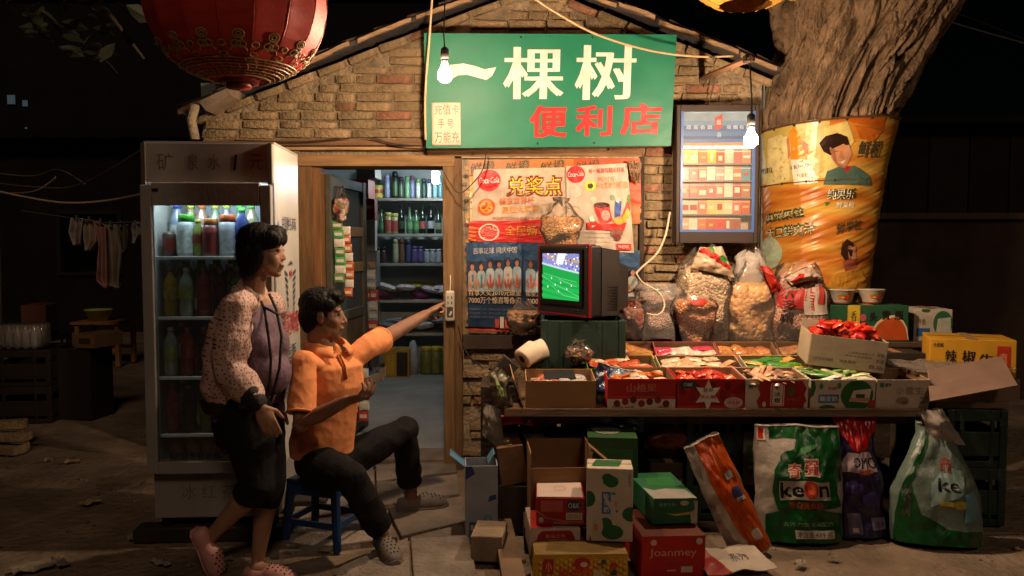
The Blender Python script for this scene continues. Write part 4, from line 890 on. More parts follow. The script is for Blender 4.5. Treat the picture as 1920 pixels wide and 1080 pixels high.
shp = [('r', 0.01, BU(1440, 345)[1], BU(1545, 300)[0], .985, YEL),
       bpoly([(1545, 240), (1590, 226), (1600, 262), (1560, 330), (1545, 335)], '#c9b870'), bpoly([(1440, 260), (1475, 250), (1480, 340), (1440, 350)], '#d4c68c'),
       bpoly([(1580, 216), (1662, 214), (1655, 240), (1600, 232)], '#b0591c'), bpoly([(1600, 236), (1652, 246), (1640, 268), (1610, 258)], '#b8641e'),
       bpoly([(1478, 250), (1488, 238), (1496, 250), (1512, 292), (1514, 304), (1482, 304), (1484, 280)], '#d08a2a'), bpoly([(1484, 300), (1520, 298), (1532, 342), (1488, 346)], '#ddd2c0'),
       btext('纯果乐', 1484, 306, 1522, 320, '#3f3a30', .03, .01), btext('鲜果粒', 1494, 324, 1518, 332, '#6a7a4a', .02), bdisc(1526, 336, 6, 5, '#d8862a'), bpoly([(1516, 330), (1522, 322), (1524, 334)], '#3a7a34'),
       bpoly([(1474, 262), (1480, 256), (1484, 290), (1478, 300)], '#b87a5a'), bpoly([(1502, 262), (1514, 270), (1516, 296), (1508, 290)], '#b87a5a'),
       bpoly([(1545, 345), (1552, 322), (1575, 310), (1600, 312), (1625, 326), (1632, 348)], '#4a6258'), bpoly([(1575, 312), (1596, 312), (1588, 326)], '#a02a22'),
       bpoly([(1556, 276), (1590, 270), (1596, 290), (1584, 316), (1570, 314), (1560, 298)], '#b67f5c'), bpoly([(1538, 268), (1548, 254), (1568, 250), (1590, 256), (1594, 278), (1582, 272), (1560, 278), (1556, 292), (1546, 284)], '#2a1812'),
       bpoly([(1566, 284), (1574, 282), (1574, 284), (1566, 286)], '#3a2016'), bpoly([(1580, 282), (1587, 281), (1587, 283), (1580, 284)], '#3a2016'), bpoly([(1569, 302), (1578, 304), (1586, 300), (1580, 307)], '#d8c4b0'), bpoly([(1556, 280), (1564, 280), (1568, 312), (1560, 300)], '#8f5f44'), bpoly([(1576, 284), (1580, 284), (1582, 297), (1574, 297)], '#a36d4e'), bpoly([(1563, 279), (1574, 277), (1574, 279), (1563, 281)], '#2a1812'), bpoly([(1579, 277), (1588, 276), (1588, 278), (1579, 279)], '#2a1812'), bpoly([(1560, 300), (1570, 314), (1584, 316), (1590, 304), (1582, 312), (1570, 310)], '#9a6748'),
       btext('鲜橙', 1604, 262, 1652, 298, '#4a4436', .03, .0), btext('果粒', 1430, 312, 1452, 328, '#4a4a34', .03), btext('纯果乐', 1548, 352, 1604, 374, '#3a4426', .05), btext('纯果乐', 1549, 353, 1603, 373, '#ddd2b8', .012), btext('鲜果粒', 1566, 378, 1600, 390, '#ddd2b8', .02),
       bpoly([(1546, 378), (1556, 380), (1550, 388)], '#3a7a34'),
       btext('真鲜果粒', 1440, 398, 1510, 418, '#3f4a2c', .05, .03), btext('真鲜果粒', 1441, 399, 1509, 417, '#d8c89a', .01, .03), btext('大口鲜爽汁', 1440, 426, 1530, 448, '#3f4a2c', .05, .03), btext('大口鲜爽汁', 1441, 427, 1529, 447, '#d8c89a', .01, .03),
       btext('鲜果粒', 1566, 420, 1612, 442, '#4a3c22', .03, .03), bdisc(1444, 476, 24, 30, '#a8b498'), bpoly([(1576, 456), (1588, 446), (1598, 456), (1598, 480), (1584, 492), (1576, 476)], '#3a2218'), bpoly([(1588, 462), (1600, 462), (1602, 484), (1590, 488)], '#a5745a'), bpoly([(1578, 490), (1600, 484), (1606, 508), (1582, 512)], '#8d4634'),
       bpoly([(1560, 512), (1612, 500), (1622, 545), (1540, 548)], '#bd8630')]
prints(ban, bpx, shp, 'printed_design', rough=.25, step=.00025, k0=.004, grid=30)
q = MB()
for i in range(9): q.ell(bmap(.03 + .117 * i, .985, .004), (.009, .009, .009), nu=8, nv=6)
for i in range(4): q.ell(bmap(.06 + .14 * i, BU(1440, 350)[1], .006), (.008, .008, .008), nu=8, nv=6)
q.build('tie_knots', mat('#2b211a', .7), ban, world=True, smooth=True)
MB().tube([bmap(i / 40, .992, .008) for i in range(41)], .006, 5).build('top_cord', mat('#4b3b2c', .8), ban, smooth=True, world=True)
MB().tube([bmap(i / 40 * .8, BU(1440, 350)[1], .005) for i in range(33)], .004, 5).build('middle_seam', mat('#5b3b1c', .7), ban, smooth=True, world=True)
# ================================================================== INSIDE THE SHOP
lamp = thing('strip_lamp', 'small white fluorescent lamp above the shop shelves', 'lamp', at(817, 334, 8.3))
MB().box((0, 0, 0), (.07, .05, .11), bev=.01).build('tube', emis(COOL, 230), lamp)
MB().box((0, .0, .09), (.09, .06, .05), bev=.006).build('holder', WHITE, lamp); MB().tube([(0, 0, .11), (0, 0, .3)], .005, 5).build('flex', BLACKP, lamp)
SY = 8.85
sx0, sx1 = at(700, 500, SY).x, at(850, 500, SY).x; levels = [at(760, y, SY).z for y in (371, 438, 493, 562, 624)] + [.10]
shelf = thing('goods_shelf', 'metal rack of shelves at the back of the shop', 'shelf', ((sx0 + sx1) / 2, SY + .2, .06))
for x in (sx0, sx1 + .2):
    for y in (SY - .02, SY + .36): MB().box((x, y, 1.15), (.03, .03, 2.18)).build('post', mat('#9aa2a4', .4, .1, metal=.6), shelf, world=True)
for z in levels: MB().box(((sx0 + sx1 + .2) / 2, SY + .17, z - .018), (sx1 - sx0 + .2, .38, .03), bev=.003).build('shelf_board', mat('#8d8478', .6, .15), shelf, world=True)
def sh(px, lev, kind, liq, cap, lab, s, what, dy=.03):
    liq, cap, lab = dull(liq, .45, .85), dull(cap, .4, .85), dull(lab, .4, .9)
    p = at(px, 400, SY + dy); bottle(TM((p.x, SY + dy, levels[lev]), rnd.uniform(0, 6)), kind, '%s on the %s shelf inside the shop' % (what, ['top', 'second', 'third', 'fourth', 'fifth', 'lowest'][lev]), '%s on shop shelf %s' % (what, ['top', 'second', 'third', 'fourth', 'fifth', 'lowest'][lev]), liq, cap, lab, s)
for i, (px, l, c, lb, wh, k, s) in enumerate([(726, '#8a9ad0', '#8aa0d8', '#98a8d8', 'lilac spray can', 'spray', 1.0), (741, '#1c2a1c', '#141414', '#4a7a3a', 'black and green spray can', 'spray', 1.12), (752, '#2a3a30', '#202020', '#5a7a50', 'dark spray can', 'spray', .9), (764, '#6ac86a', '#58b858', '#78d078', 'light green spray can', 'spray', .92), (773, '#5a6ab8', '#8a3a5a', '#7a80b8', 'violet spray can', 'spray', .95), (784, '#c8d8a8', '#6ab04a', '#d0e0c0', 'pale green can', 'spray', .82), (795, '#1c4a34', '#184030', '#2a6a48', 'dark green can', 'spray', .82), (805, '#c8d0d8', '#28386a', '#d8dce0', 'white can with a navy lid', 'spray', .8), (816, '#7ac0c8', '#88ccd4', '#80c8cc', 'aqua can', 'spray', .85), (826, '#5aa8b0', '#68b0b8', '#60a8b0', 'teal can', 'spray', .85)]): sh(px, 0, k, l, c, lb, s, wh)
tins = thing('tin', 'yellow and red tin beside the spray cans in the shop', 'tin', (at(706, 400, SY).x, SY + .05, levels[0]))
MB().lathe([(0, 0), (.065, 0), (.068, .01), (.068, .13), (.065, .14), (0, .14)], 18).build('body', mat('#b8a84a', .4, .3, 30), tins, smooth=True); MB().lathe([(.069, .05), (.069, .09)], 18, cap=False).build('label_band', mat('#a83a2a', .4, .3, 40), tins, smooth=True)
for i, (px, l, c, lb, wh, k, s) in enumerate([(715, '#2a7a3a', '#2a6a30', '#3a8a4a', 'slim green bottle', 'glass', .95), (728, '#b8b83a', '#d8c83a', '#c83a2a', 'yellow bottle', 'jar', 1.15), (740, '#c8b83a', '#d0d04a', '#b83228', 'yellow and red bottle', 'jar', 1.1), (752, '#20241c', '#1c1c1c', '#2a4a24', 'black bottle', 'glass', 1.12), (768, '#4a9a4a', '#a03028', '#58a858', 'green glass bottle', 'glass', 1.02), (780, '#4a9a4a', '#c8c8c8', '#58a858', 'green soda bottle', 'glass', .9), (792, '#123a20', '#163a22', '#c84a3a', 'dark green wine bottle', 'glass', 1.08), (808, '#1c1214', '#2a1418', '#9aa0a8', 'dark red wine bottle', 'glass', 1.12), (822, '#2a4a2a', '#38302a', '#8a8a60', 'olive bottle', 'glass', .95)]): sh(px, 1, k, l, c, lb, s, wh)
for i, (px, l, c, lb, wh, k, s) in enumerate([(708, '#4a2a1c', '#3a2018', '#6a3a24', 'brown jar', 'jar', .85), (718, '#3a1e14', '#2a1810', '#5a3020', 'dark brown jar', 'jar', .85), (741, '#a8a86a', '#b8b87a', '#b0b078', 'khaki canister', 'spray', 1.05), (753, '#7a4a2a', '#8a4a28', '#8a5430', 'brown canister', 'spray', 1.02), (765, '#343a78', '#3a3a70', '#404888', 'navy canister', 'spray', 1.0), (777, '#4a3a80', '#503f88', '#5a4890', 'purple jar', 'jar', .9), (788, '#4a3a80', '#503f88', '#5a4890', 'purple jar', 'jar', .9), (800, '#9aa4a8', '#b8bcc0', '#a0a8ac', 'white bowl jar', 'jar', .75), (811, '#9aa4a8', '#b8bcc0', '#a0a8ac', 'white bowl jar', 'jar', .75), (822, '#9aa4a8', '#b8bcc0', '#a0a8ac', 'white bowl jar', 'jar', .75)]): sh(px, 2, k, l, c, lb, s, wh)
# pillow packets
def packet_mesh(w, d, h, m, name='packet', crimp=True):
    q = MB(); nu, nv = 7, 5
    def S(u, v, sgn):
        x, y = (u - .5), (v - .5); e = (1 - (2 * x) ** 4) * (1 - (2 * y) ** 4)
        if crimp and (u < .12 or u > .88): e *= .25
        zz = .004 * noise.noise(V((u * 9, v * 6, w * 31)))
        return V((x * w, y * d * (1 - .08 * (1 - abs(2 * x))), sgn * h / 2 * max(0, e) ** .5 + zz))
    q.sheet(lambda u, v: S(u, v, 1), nu, nv); q.sheet(lambda u, v: S(1 - u, v, -1), nu, nv)
    return q.mesh(name, m, True)
pk_sh = {}
def packets(n, px0, px1, y, z, cols, label, group, size=(.2, .13, .05), stand=False, seed=1, dz=.0, yr=.1, cat='packet', name='snack_packet', tilt=.25):
    rr = random.Random(seed)
    for i in range(n):
        c = rr.choice(cols); k = (c, size)
        if k not in pk_sh: pk_sh[k] = packet_mesh(*size, mat(c, .28, .3, 30, .15, 40, spec=.6))
        x = px0 + (px1 - px0) * (i + .5) / n
        M = TM((x, y + rr.uniform(-yr, yr), z + size[2] * .3 + dz * rr.random()), rr.uniform(-.5, .5), rr.uniform(-tilt, tilt) + (R(75) if stand else 0), rr.uniform(-tilt, tilt))
        tag(link(name, pk_sh[k], None, M), label, cat, group)
packets(14, sx0 + .05, sx1 + .1, SY + .12, levels[3] + .01, ['#7a3a7a', '#8a4a8a', '#a8a0a0', '#8a8a3a', '#b8b0b8'], 'crinkled snack packet heaped on the fourth shelf inside the shop', 'snack packets on shop shelf four', (.22, .15, .07), seed=3, dz=.13)
packets(14, sx0 + .05, sx1 + .1, SY + .12, levels[4] + .01, ['#8a8f98', '#a0a4a8', '#7a3a34', '#b8b8b8', '#6a707a'], 'grey plastic packet heaped on the fifth shelf inside the shop', 'grey packets on shop shelf five', (.22, .15, .07), seed=5, dz=.11)
def carton(name, label, loc, size, base, shapes_front=None, rz=0, shapes_top=None, shapes_right=None, shapes_left=None, group=None, cat='box', topm=None, rx=0, ry=0, seam=True):
    w, d, h = size; o = thing(name, label, cat, loc, rz, group, rx, ry)
    B = pmat(base, .6)
    q = MB().box((0, 0, h / 2), (w, d, h), bev=.004); q.wob(.007, 5, sum(size) * 7)
    q.build('carton', mat(base, .6, .12, 9, .08, 40, grime=.2) if isinstance(base, str) else base, o)
    if seam: MB().box((0, 0, h + .0005), (w * .985, .004, .002)).build('lid_seam', mat('#4a3a2c', .9), o)
    if seam and not topm and not shapes_top: MB().box((0, 0, h + .0035), (min(.05, w * .2), d * .98, .0012)).build('tape', mat('#a8885c', .25, .1, spec=.6), o)
    if topm: MB().box((0, 0, h + .003), (w - .012, d - .012, .002)).build('lid', topm, o)
    sd = sum(size) * 7
    def dsp(p_):          # the carton's dents, so that print stays on its skin
        q_ = V((p_.x * 5 + sd * 3.7, p_.y * 5 + sd * 1.3, p_.z * 5 - sd * 2.1)); return noise.noise_vector(q_) * .007
    cn = {(a, b_, c_): dsp(V((a * w / 2, b_ * d / 2, c_ * h))) for a in (-1, 1) for b_ in (-1, 1) for c_ in (0, 1)}
    def on(face):
        def g(u, v, k):
            p_ = face(u, v, k); fx, fy, fz = [min(1, max(0, t_)) for t_ in (p_.x / w + .5, p_.y / d + .5, p_.z / h)]
            for (a, b_, c_), dv in cn.items(): p_ = p_ + dv * ((fx if a > 0 else 1 - fx) * (fy if b_ > 0 else 1 - fy) * (fz if c_ else 1 - fz))
            return p_
        return g
    if shapes_front: prints(o, on(front(w, d, h)), shapes_front, k0=.0014, step=.00012, grid=6)
    if shapes_top: prints(o, on(top(w, d, h)), shapes_top, 'lid_print', k0=.0052 if topm else .0014, step=.00012, grid=6)
    if shapes_right: prints(o, on(rside(w, d, h)), shapes_right, 'side_print', k0=.0014, step=.00012, grid=6)
    if shapes_left: prints(o, on(lside(w, d, h)), shapes_left, 'side_print', k0=.0014, step=.00012, grid=6)
    return o
p = at(746, 690, 8.6); carton('carton', 'yellow carton on the shop floor under the rack', (p.x, 8.6, .06), (.26, .2, .3), '#a8801e', [('r', .5, .05, .95, .9, '#2a2418'), ('r', .1, .1, .42, .8, '#b8902a')])
for i in range(3):
    p = at(800 + 18 * i, 690, 8.75); bottle(TM((p.x, 8.72, .06), i), 'jar', 'olive oil jug standing on the shop floor under the rack', 'oil jugs under the shop rack', '#5a6230', '#a8983a', '#6a6a34', 1.5, name='oil_jug', cat='jug')
p = at(775, 690, 8.75); tag(MB().lathe([(0, 0), (.06, 0), (.07, .1), (.06, .3), (.03, .36), (0, .37)], 14, c=(p.x, 8.72, .06)).wob(.02, 9).build('plastic_sack', mat('#8f949a', .5, .2), smooth=True, world=True), 'pale grey plastic sack between the yellow carton and oil jugs', 'sack')
# side stack of goods behind the open door
for i, (px0, px1, py0, py1, c, lb) in enumerate([(652, 692, 335, 372, '#a83a22', 'orange red carton on top of the stack behind the door'), (664, 700, 372, 412, '#7a2018', 'dark red carton second in the stack behind the door'), (668, 704, 300, 334, '#7a6e60', 'grey carton hung high behind the door leaf'), (672, 700, 412, 470, '#a89c94', 'pale crumpled carton in the stack behind the door'), (676, 704, 470, 540, '#6a6a6c', 'grey carton low in the stack behind the door'), (672, 700, 540, 640, '#8a3a2e', 'tall red carton near the base of the stack behind the door'), (668, 702, 640, 690, '#4a4844', 'dark carton at the base of the stack behind the door')]):
    a, c_ = at(px0, py1, 7.6), at(px1, py0, 7.6); carton('carton', lb, ((a.x + c_.x) / 2, 7.75, max(.06, a.z)), (c_.x - a.x, .25, c_.z - max(.06, a.z) - .004), c, [('r', .15, .2, .85, .8, '#b8a898'), ('d', .5, .5, .2, .25, c)] if i in (0, 3) else [('r', .1, .55, .9, .7, '#b08a5a')], rz=R(rnd.uniform(-6, 6)))
# hanging goods: sachet strips and bags
def sachet_strip(px0, px1, py0, py1, Y, n, cols, label, x2=1):
    a, c_ = at(px0, py1, Y), at(px1, py0, Y); o = thing('sachet_strip', label, 'sachets', ((a.x + c_.x) / 2, Y, a.z)); h = (c_.z - a.z) / n; w = (c_.x - a.x) / x2
    for i in range(n):
        for j in range(x2):
            x = (j + .5 - x2 / 2) * w + .01 * math.sin(i * .7)
            m = mat(cols[(i + j) % len(cols)], .3, .3, 40, spec=.6)
            s_ = link('sachet', packet_mesh(w * .98, h * .97, .012, m, 'sachet'), o, TM((x, .008 * math.sin(i * 1.7), (i + .5) * h), 0, R(90)))
            MB().box((0, 0, .007), (w * .7, h * .34, .002)).build('sachet_print', mat('#d0c8bc', .4), s_)
    return o
sachet_strip(626, 645, 414, 530, 5.42, 7, ['#5a8a4a', '#c8c8b8', '#4a9a5a'], 'strip of green and white sachets hanging inside the doorway')
sachet_strip(645, 660, 424, 556, 5.44, 8, ['#b85a2a', '#c8c0b0', '#b86a3a'], 'strip of orange and white sachets hanging inside the doorway')
sachet_strip(688, 706, 505, 640, 7.0, 7, ['#a8b0b4', '#b03a2a', '#8a9aa0'], 'strip of pale sachets hanging by the shop rack')
sachet_strip(656, 668, 650, 790, 5.9, 8, ['#c83a2a', '#c8c0b8', '#a83068'], 'strip of red sachets hanging low behind the seated man')
sachet_strip(672, 690, 690, 790, 5.9, 5, ['#b8382a', '#c8c8c0', '#8a3a70'], 'strip of red and white packets hanging low in the doorway')
def pouch(px0, px1, py0, py1, Y, fillm, label, seed=1, name='snack_bag', filmm=None, lean=0):
    """clear bag hanging or leaning: filling, film, tied neck"""
    a, c_ = at(px0, py1, Y), at(px1, py0, Y); w, h = c_.x - a.x, c_.z - a.z; o = thing(name, label, 'bag', ((a.x + c_.x) / 2, Y, a.z), ry=lean)
    def ring(t, k, g): 
        r_ = (.42 + .58 * math.sin(min(1, t * 1.6 + .12) * math.pi / 2)) * (1 if t < .6 else max(.16, 1 - (t - .6) * 2.3)) if t < .88 else .16 + (t - .88) * 2.2
        return [V((w / 2 * r_ * k * math.cos(x), w * .3 * r_ * k * math.sin(x), h * t)) + noise.noise_vector(V((math.cos(x) * 2.5 + seed, math.sin(x) * 2.5, t * 5))) * .03 * g for x in [2 * math.pi * i / 20 for i in range(20)]]
    MB().loft([ring(t / 14 * .66, .93, .6) for t in range(15)]).build('filling', fillm, o, smooth=True)
    MB().loft([ring(t / 22, 1.0, 1.0) for t in range(23)]).build('film', filmm or film((1, .97, .94), .07, .12, .5, 12, 1.28), o, smooth=True)
    return o
pouch(622, 654, 352, 414, 5.42, grains('#c8c0b8', '#a83a30', '#5a8a4a', 34), 'clear bag of red packets hanging at the top of the doorway', 3)
pouch(1013, 1092, 372, 474, 5.12, grains('#d09450', '#a86a38', '#dcb478', 70), 'clear bag of brown snacks hanging above the television', 5)
pouch(948, 1016, 560, 626, 5.1, grains('#a87a58', '#c0946c', '#8a6044', 50), 'brown paper-like bag of snacks leaning below the blue poster', 8)
# ================================================================== THE STALL
STZ = .65
xa, xb = at(945, 770, 4.06).x, at(1732, 770, 4.06).x
stall = thing('stall_table', 'long plank stall table covered with snack trays', 'table', ((xa + xb) / 2, 4.6, 0))
for i, (y0, dd) in enumerate(((4.06, .24), (4.305, .24), (4.55, .24), (4.795, .24))):
    MB().box(((xa + xb) / 2, y0 + dd / 2, STZ - .022), (xb - xa + .03 * (i % 2), dd, .044), bev=.005).wob(.003, 4, i).build('plank', mat('#6d543e', .8, .3, 5, .4, 40, stretch=(.6, 6, 6), grime=.5), stall, world=True)
for y0 in (4.2, 4.9): MB().box(((xa + xb) / 2, y0, STZ - .075), (xb - xa - .05, .05, .06)).build('bearer', mat('#4a3a2c', .85, .3), stall, world=True)
# back ledge, a thing of its own: plank on brick stacks
ledge = thing('back_ledge', 'raised plank shelf along the wall behind the snack trays', 'shelf', (1.65, 5.0, 0))
lz = .885
MB().box((1.68, 5.09, lz - .018), (2.2, .32, .036), bev=.004).wob(.003, 4).build('plank', mat('#4f3d2e', .8, .3, 5, .3, 40, stretch=(.6, 6, 6)), ledge, world=True)
for x in (.75, 1.7, 2.6): MB().box((x, 5.1, (lz - .036) / 2), (.2, .26, lz - .04), bev=.004).build('leg_stack', mat('#5a4838', .9, .3, 10, .4), ledge, world=True)
CD = '#a58660'
def tray(label, px0, px1, Y, w, d, h, base, shapes=None, rz=0, rx=0, z=STZ, inner=None, group=None, ly=None, side=None, name='snack_tray'):
    """open carton: px0,px1 are its front corners in the picture"""
    a, c_ = at(px0, 740, Y), at(px1, 740, Y); w = w or (c_.x - a.x - .004)
    o = thing(name, label, 'box', ((a.x + c_.x) / 2, Y + d / 2, z), rz, group, rx)
    Bm = mat(base, .6, .1, 9, .06, 40, grime=.2); In = inner or CARDIN; t = .005
    for nm, c0, s0_ in (('front_panel', (0, -d / 2 + t / 2, h / 2), (w, t, h)), ('back_panel', (0, d / 2 - t / 2, h / 2), (w, t, h)), ('side_panel', (-w / 2 + t / 2, 0, h / 2), (t, d - 2 * t - .001, h)), ('side_panel', (w / 2 - t / 2, 0, h / 2), (t, d - 2 * t - .001, h))):
        q = MB().box(c0, s0_); lo = MB()
        ob = q.build(nm, [Bm, In], o)
        # inside faces take the plain board colour
        for pl_ in ob.data.polygons:
            n_ = pl_.normal; c2_ = V(c0)
            if (abs(c2_.y) > 1e-6 and n_.y * c2_.y < -1e-6 and abs(n_.y) > .9) or (abs(c2_.x) > 1e-6 and n_.x * c2_.x < -1e-6 and abs(n_.x) > .9): pl_.material_index = 1
    MB().box((0, 0, t / 2), (w - 2 * t - .001, d - 2 * t - .001, t)).build('bottom_panel', In, o)
    if shapes: prints(o, front(w, d, h), shapes, k0=.0012)
    if side: prints(o, lside(w, d, h), side, 'side_print', k0=.0012)
    return o
PKM = {}
def fill(o, w, d, z, n, cols, label, group, size=(.07, .05, .02), seed=1, spread=.9, lift=.02, tilt=.5, name='snack_packet', cat='packet', grid=None):
    rr = random.Random(seed); G = mw(o)
    nx = max(1, int(math.sqrt(n * w / d))); ny = max(1, math.ceil(n / nx)); c = 0
    for j in range(ny):
        for i in range(nx):
            if c >= n: break
            c += 1; cc = rr.choice(cols); k = (cc, size)
            if k not in PKM: PKM[k] = packet_mesh(*size, mat(cc, .3, .35, 45, .12, 50, spec=.6))
            x = (-.5 + (i + .5) / nx) * w * spread + rr.uniform(-.1, .1) * w / nx; y = (-.5 + (j + .5) / ny) * d * spread + rr.uniform(-.1, .1) * d / ny
            M = G @ TM((x, y, z + lift * rr.random()), rr.uniform(-.6, .6) if not grid else rr.uniform(-.06, .06) + grid, rr.uniform(-tilt, tilt), rr.uniform(-tilt, tilt))
            tag(link(name, PKM[k], None, M), label, cat, group)
Yf = 4.075
def px_w(a, c_, Y): return at(c_, 740, Y).x - at(a, 740, Y).x - .006
T = [  # label, px0, px1, height, base, front shapes
 ('plain brown carton of wrapped sweets at the end of the stall', 985, 1118, .155, '#9d7850', None),
 ('red and white carton printed with cherries', 1138, 1267, .165, '#b8241e', [('r', 0, 0, 1, .42, '#d8c8b8'), ('r', 0, .36, 1, .46, '#c8382c'), ('t', '山楂果', .28, .58, .72, .86, '#d87a6a', .02), ('t', 'Cherry', .4, .44, .74, .58, '#6a3a52', .02, .04)] + [('d', .14 + .12 * i, .22 + .06 * ((i * 7) % 3), .05, .11, ['#6a1a1c', '#8a2420'][i % 2]) for i in range(7)] + [('t', '净含量 500克', .05, .06, .4, .16, '#8a3a30', .01), ('t', '食品厂', .74, .06, .95, .16, '#8a3a30', .01)]),
 ('red carton with a white star on its front', 1268, 1395, .165, '#a81c1e', [('d', .08 + .075 * i, .6 + .2 * math.sin(i * 2.3), .05, .13, ['#7d1216', '#c0302c', '#8f181a'][i % 3]) for i in range(13)] + [('r', 0, 0, 1, .16, '#c82a22'), star(.46, .5, .5, .42, 6, .5), ('t', '草莓', .38, .58, .54, .72, '#2a1a18', .02), ('t', '夹心糖', .34, .38, .58, .5, '#b83a34', .02), ('d', .16, .84, .13, .12, '#27403a'), ('t', 'O&K', .09, .78, .23, .9, '#d8d0c4', .02), ('d', .84, .26, .14, .18, '#d8b4a8'), ('t', '净含量', .75, .2, .93, .32, '#a83a34', .01)]),
 ('white carton with a red scalloped panel', 1396, 1515, .165, '#cbb9a6', [('p', [(.22, .08), (.94, .08), (.94, .2), (.98, .3), (.94, .5), (.97, .7), (.9, .95), (.24, .95), (.2, .7), (.24, .5), (.18, .3)], '#a01c1c'), ('r', .4, .14, .62, .86, '#d8c4b4'), ('r', .415, .16, .605, .84, '#b84a42'), ('r', .43, .18, .59, .82, '#d8c4b4'), ('t', '老', .46, .64, .56, .8, '#2a1c18', .02), ('t', '冰', .46, .44, .56, .6, '#2a1c18', .02), ('t', '棍', .46, .24, .56, .4, '#2a1c18', .02), ('d', .72, .62, .06, .18, '#6a5a2a'), ('t', '小布丁', .66, .3, .88, .42, '#c8685a', .01), ('r', .05, .72, .12, .86, '#3a7a5a'), ('t', '蒙牛', .13, .73, .22, .85, '#3a3a38', .02), ('d', .3, .2, .03, .09, '#e0cbb8')]),
 ('white and green milk carton with pears and a blue label', 1518, 1640, .160, '#cbbcaa', [('p', [(0, .4), (.05, .5), (.08, .75), (.05, 1), (0, 1)], '#2a6a34'), ('d', .27, .06, .13, .12, '#2a6a34'), ('p', [(.13, .25), (.44, .25), (.44, .52), (.13, .52)], '#2f6aa8'), ('t', '随变奶', .15, .29, .42, .48, '#d8d4cc', .03), ('t', '牛奶', .26, .66, .4, .78, '#b84a5a', .02), ('d', .16, .8, .03, .1, '#3a8a5a'), ('d', .44, .82, .03, .1, '#3a8a5a'), ('d', .72, .5, .25, .5, '#24602e'), ('p', [(.6, .3), (.9, .26), (.94, .72), (.66, .66)], '#d4c8b8'), ('r', .7, .42, .84, .54, '#3a4a44'), ('r', .62, .3, .92, .42, '#c88a78'), ('r', .9, .0, 1, .34, '#9a3a2c')]),
 ('plain white carton with small green logo at the end of the tray row', 1641, 1742, .160, '#c3b3a1', [('r', .06, .76, .14, .9, '#3a7a5a'), ('t', '蒙牛', .16, .77, .28, .89, '#3a3a38', .02), ('t', '小雪生', .36, .52, .88, .78, '#a08a74', .01), ('d', .5, .32, .12, .12, '#9a7a64'), ('d', .54, .26, .07, .07, '#8a5a48'), ('t', '净含量', .82, .38, .96, .46, '#5a7a5a', .01), ('t', '配料', .82, .22, .96, .3, '#5a7a5a', .01)]),
]
TO = []
for i, (lb, p0, p1, h, bc, shp_) in enumerate(T): TO.append((tray(lb, p0, p1, Yf, None, .25, h, bc, shp_, rx=R(5)), px_w(p0, p1, Yf)))
# the brown carton has a folded outer side flap towards the door
MB().prism([V((-TO[0][1] / 2 - .004, -.135, 0)), V((-TO[0][1] / 2 - .03, .13, 0)), V((-TO[0][1] / 2 - .085, .13, .2)), V((-TO[0][1] / 2 - .06, -.11, .16))], (-.005, 0, 0)).build('side_flap', mat('#93714a', .7), TO[0][0])
fl = [(['#c8804a', '#c8a48a', '#b86a4a', '#c8b4a0', '#b8584a', '#a8a4a8'], 'wrapped sweet in the plain brown carton', .085), (['#c8904a', '#c8b49a', '#b8603a', '#c86a2a'], 'small snack packet in the cherry carton', .10), (['#b82a1e', '#c8381e', '#c8603a', '#a82018'], 'red wrapped sweet in the star carton', .105), (['#c8a88a', '#b88a6a', '#c89a74', '#8a6a5a'], 'pale ice pop stick in the scalloped carton', .11), (['#8aa04a', '#b8b88a', '#5a8a3a', '#a8a86a', '#c8c8b8'], 'green and white milk sweet in the pear carton', .125), (['#5a4a40', '#6a5648', '#4a3c34'], 'dark packet in the plain white carton', .03)]
for i, (o, w_) in enumerate(TO):
    cs, lb, z = fl[i]
    fill(o, w_ - .05, .22, z + .016, 30 if i < 5 else 8, cs, lb, lb.replace(' a ', ' ') + 's', (.066, .045, .026) if i not in (3, 4) else (.13, .032, .02), i + 3, lift=.032, tilt=.4, grid=R(60) if i == 3 else None)
MB().box((0, .0, .15), (.16, .08, .02), rz=.1, rx=.35).build('price_card', BLACKP, TO[0][0])
# middle row, low trays
Ym = 4.37
Mi = [('low green edged tray behind the cherry carton', 1100, 1232, '#4a7a34', ['#b8603a', '#c8a07a', '#a8442a'], 'red snack packet in the green edged tray'), ('low cream tray behind the star carton', 1236, 1392, '#b09a7e', ['#c89a74', '#b87a52', '#c8b090'], 'tan snack stick in the low cream tray'), ('low white tray of green packets behind the pear carton', 1398, 1530, '#bfae98', ['#3a7a2a', '#4a8a2e', '#c89a4a'], 'green snack packet in the low white tray')]
for i, (lb, p0, p1, bc, cs, l2) in enumerate(Mi):
    o = tray(lb, p0, p1, Ym, None, .2, .15, bc, None, z=STZ + .04, rx=R(14)); fill(o, px_w(p0, p1, Ym) - .04, .17, .126, 14, cs, l2, l2 + ' row', (.11, .05, .02), 20 + i, lift=.02, tilt=.2)
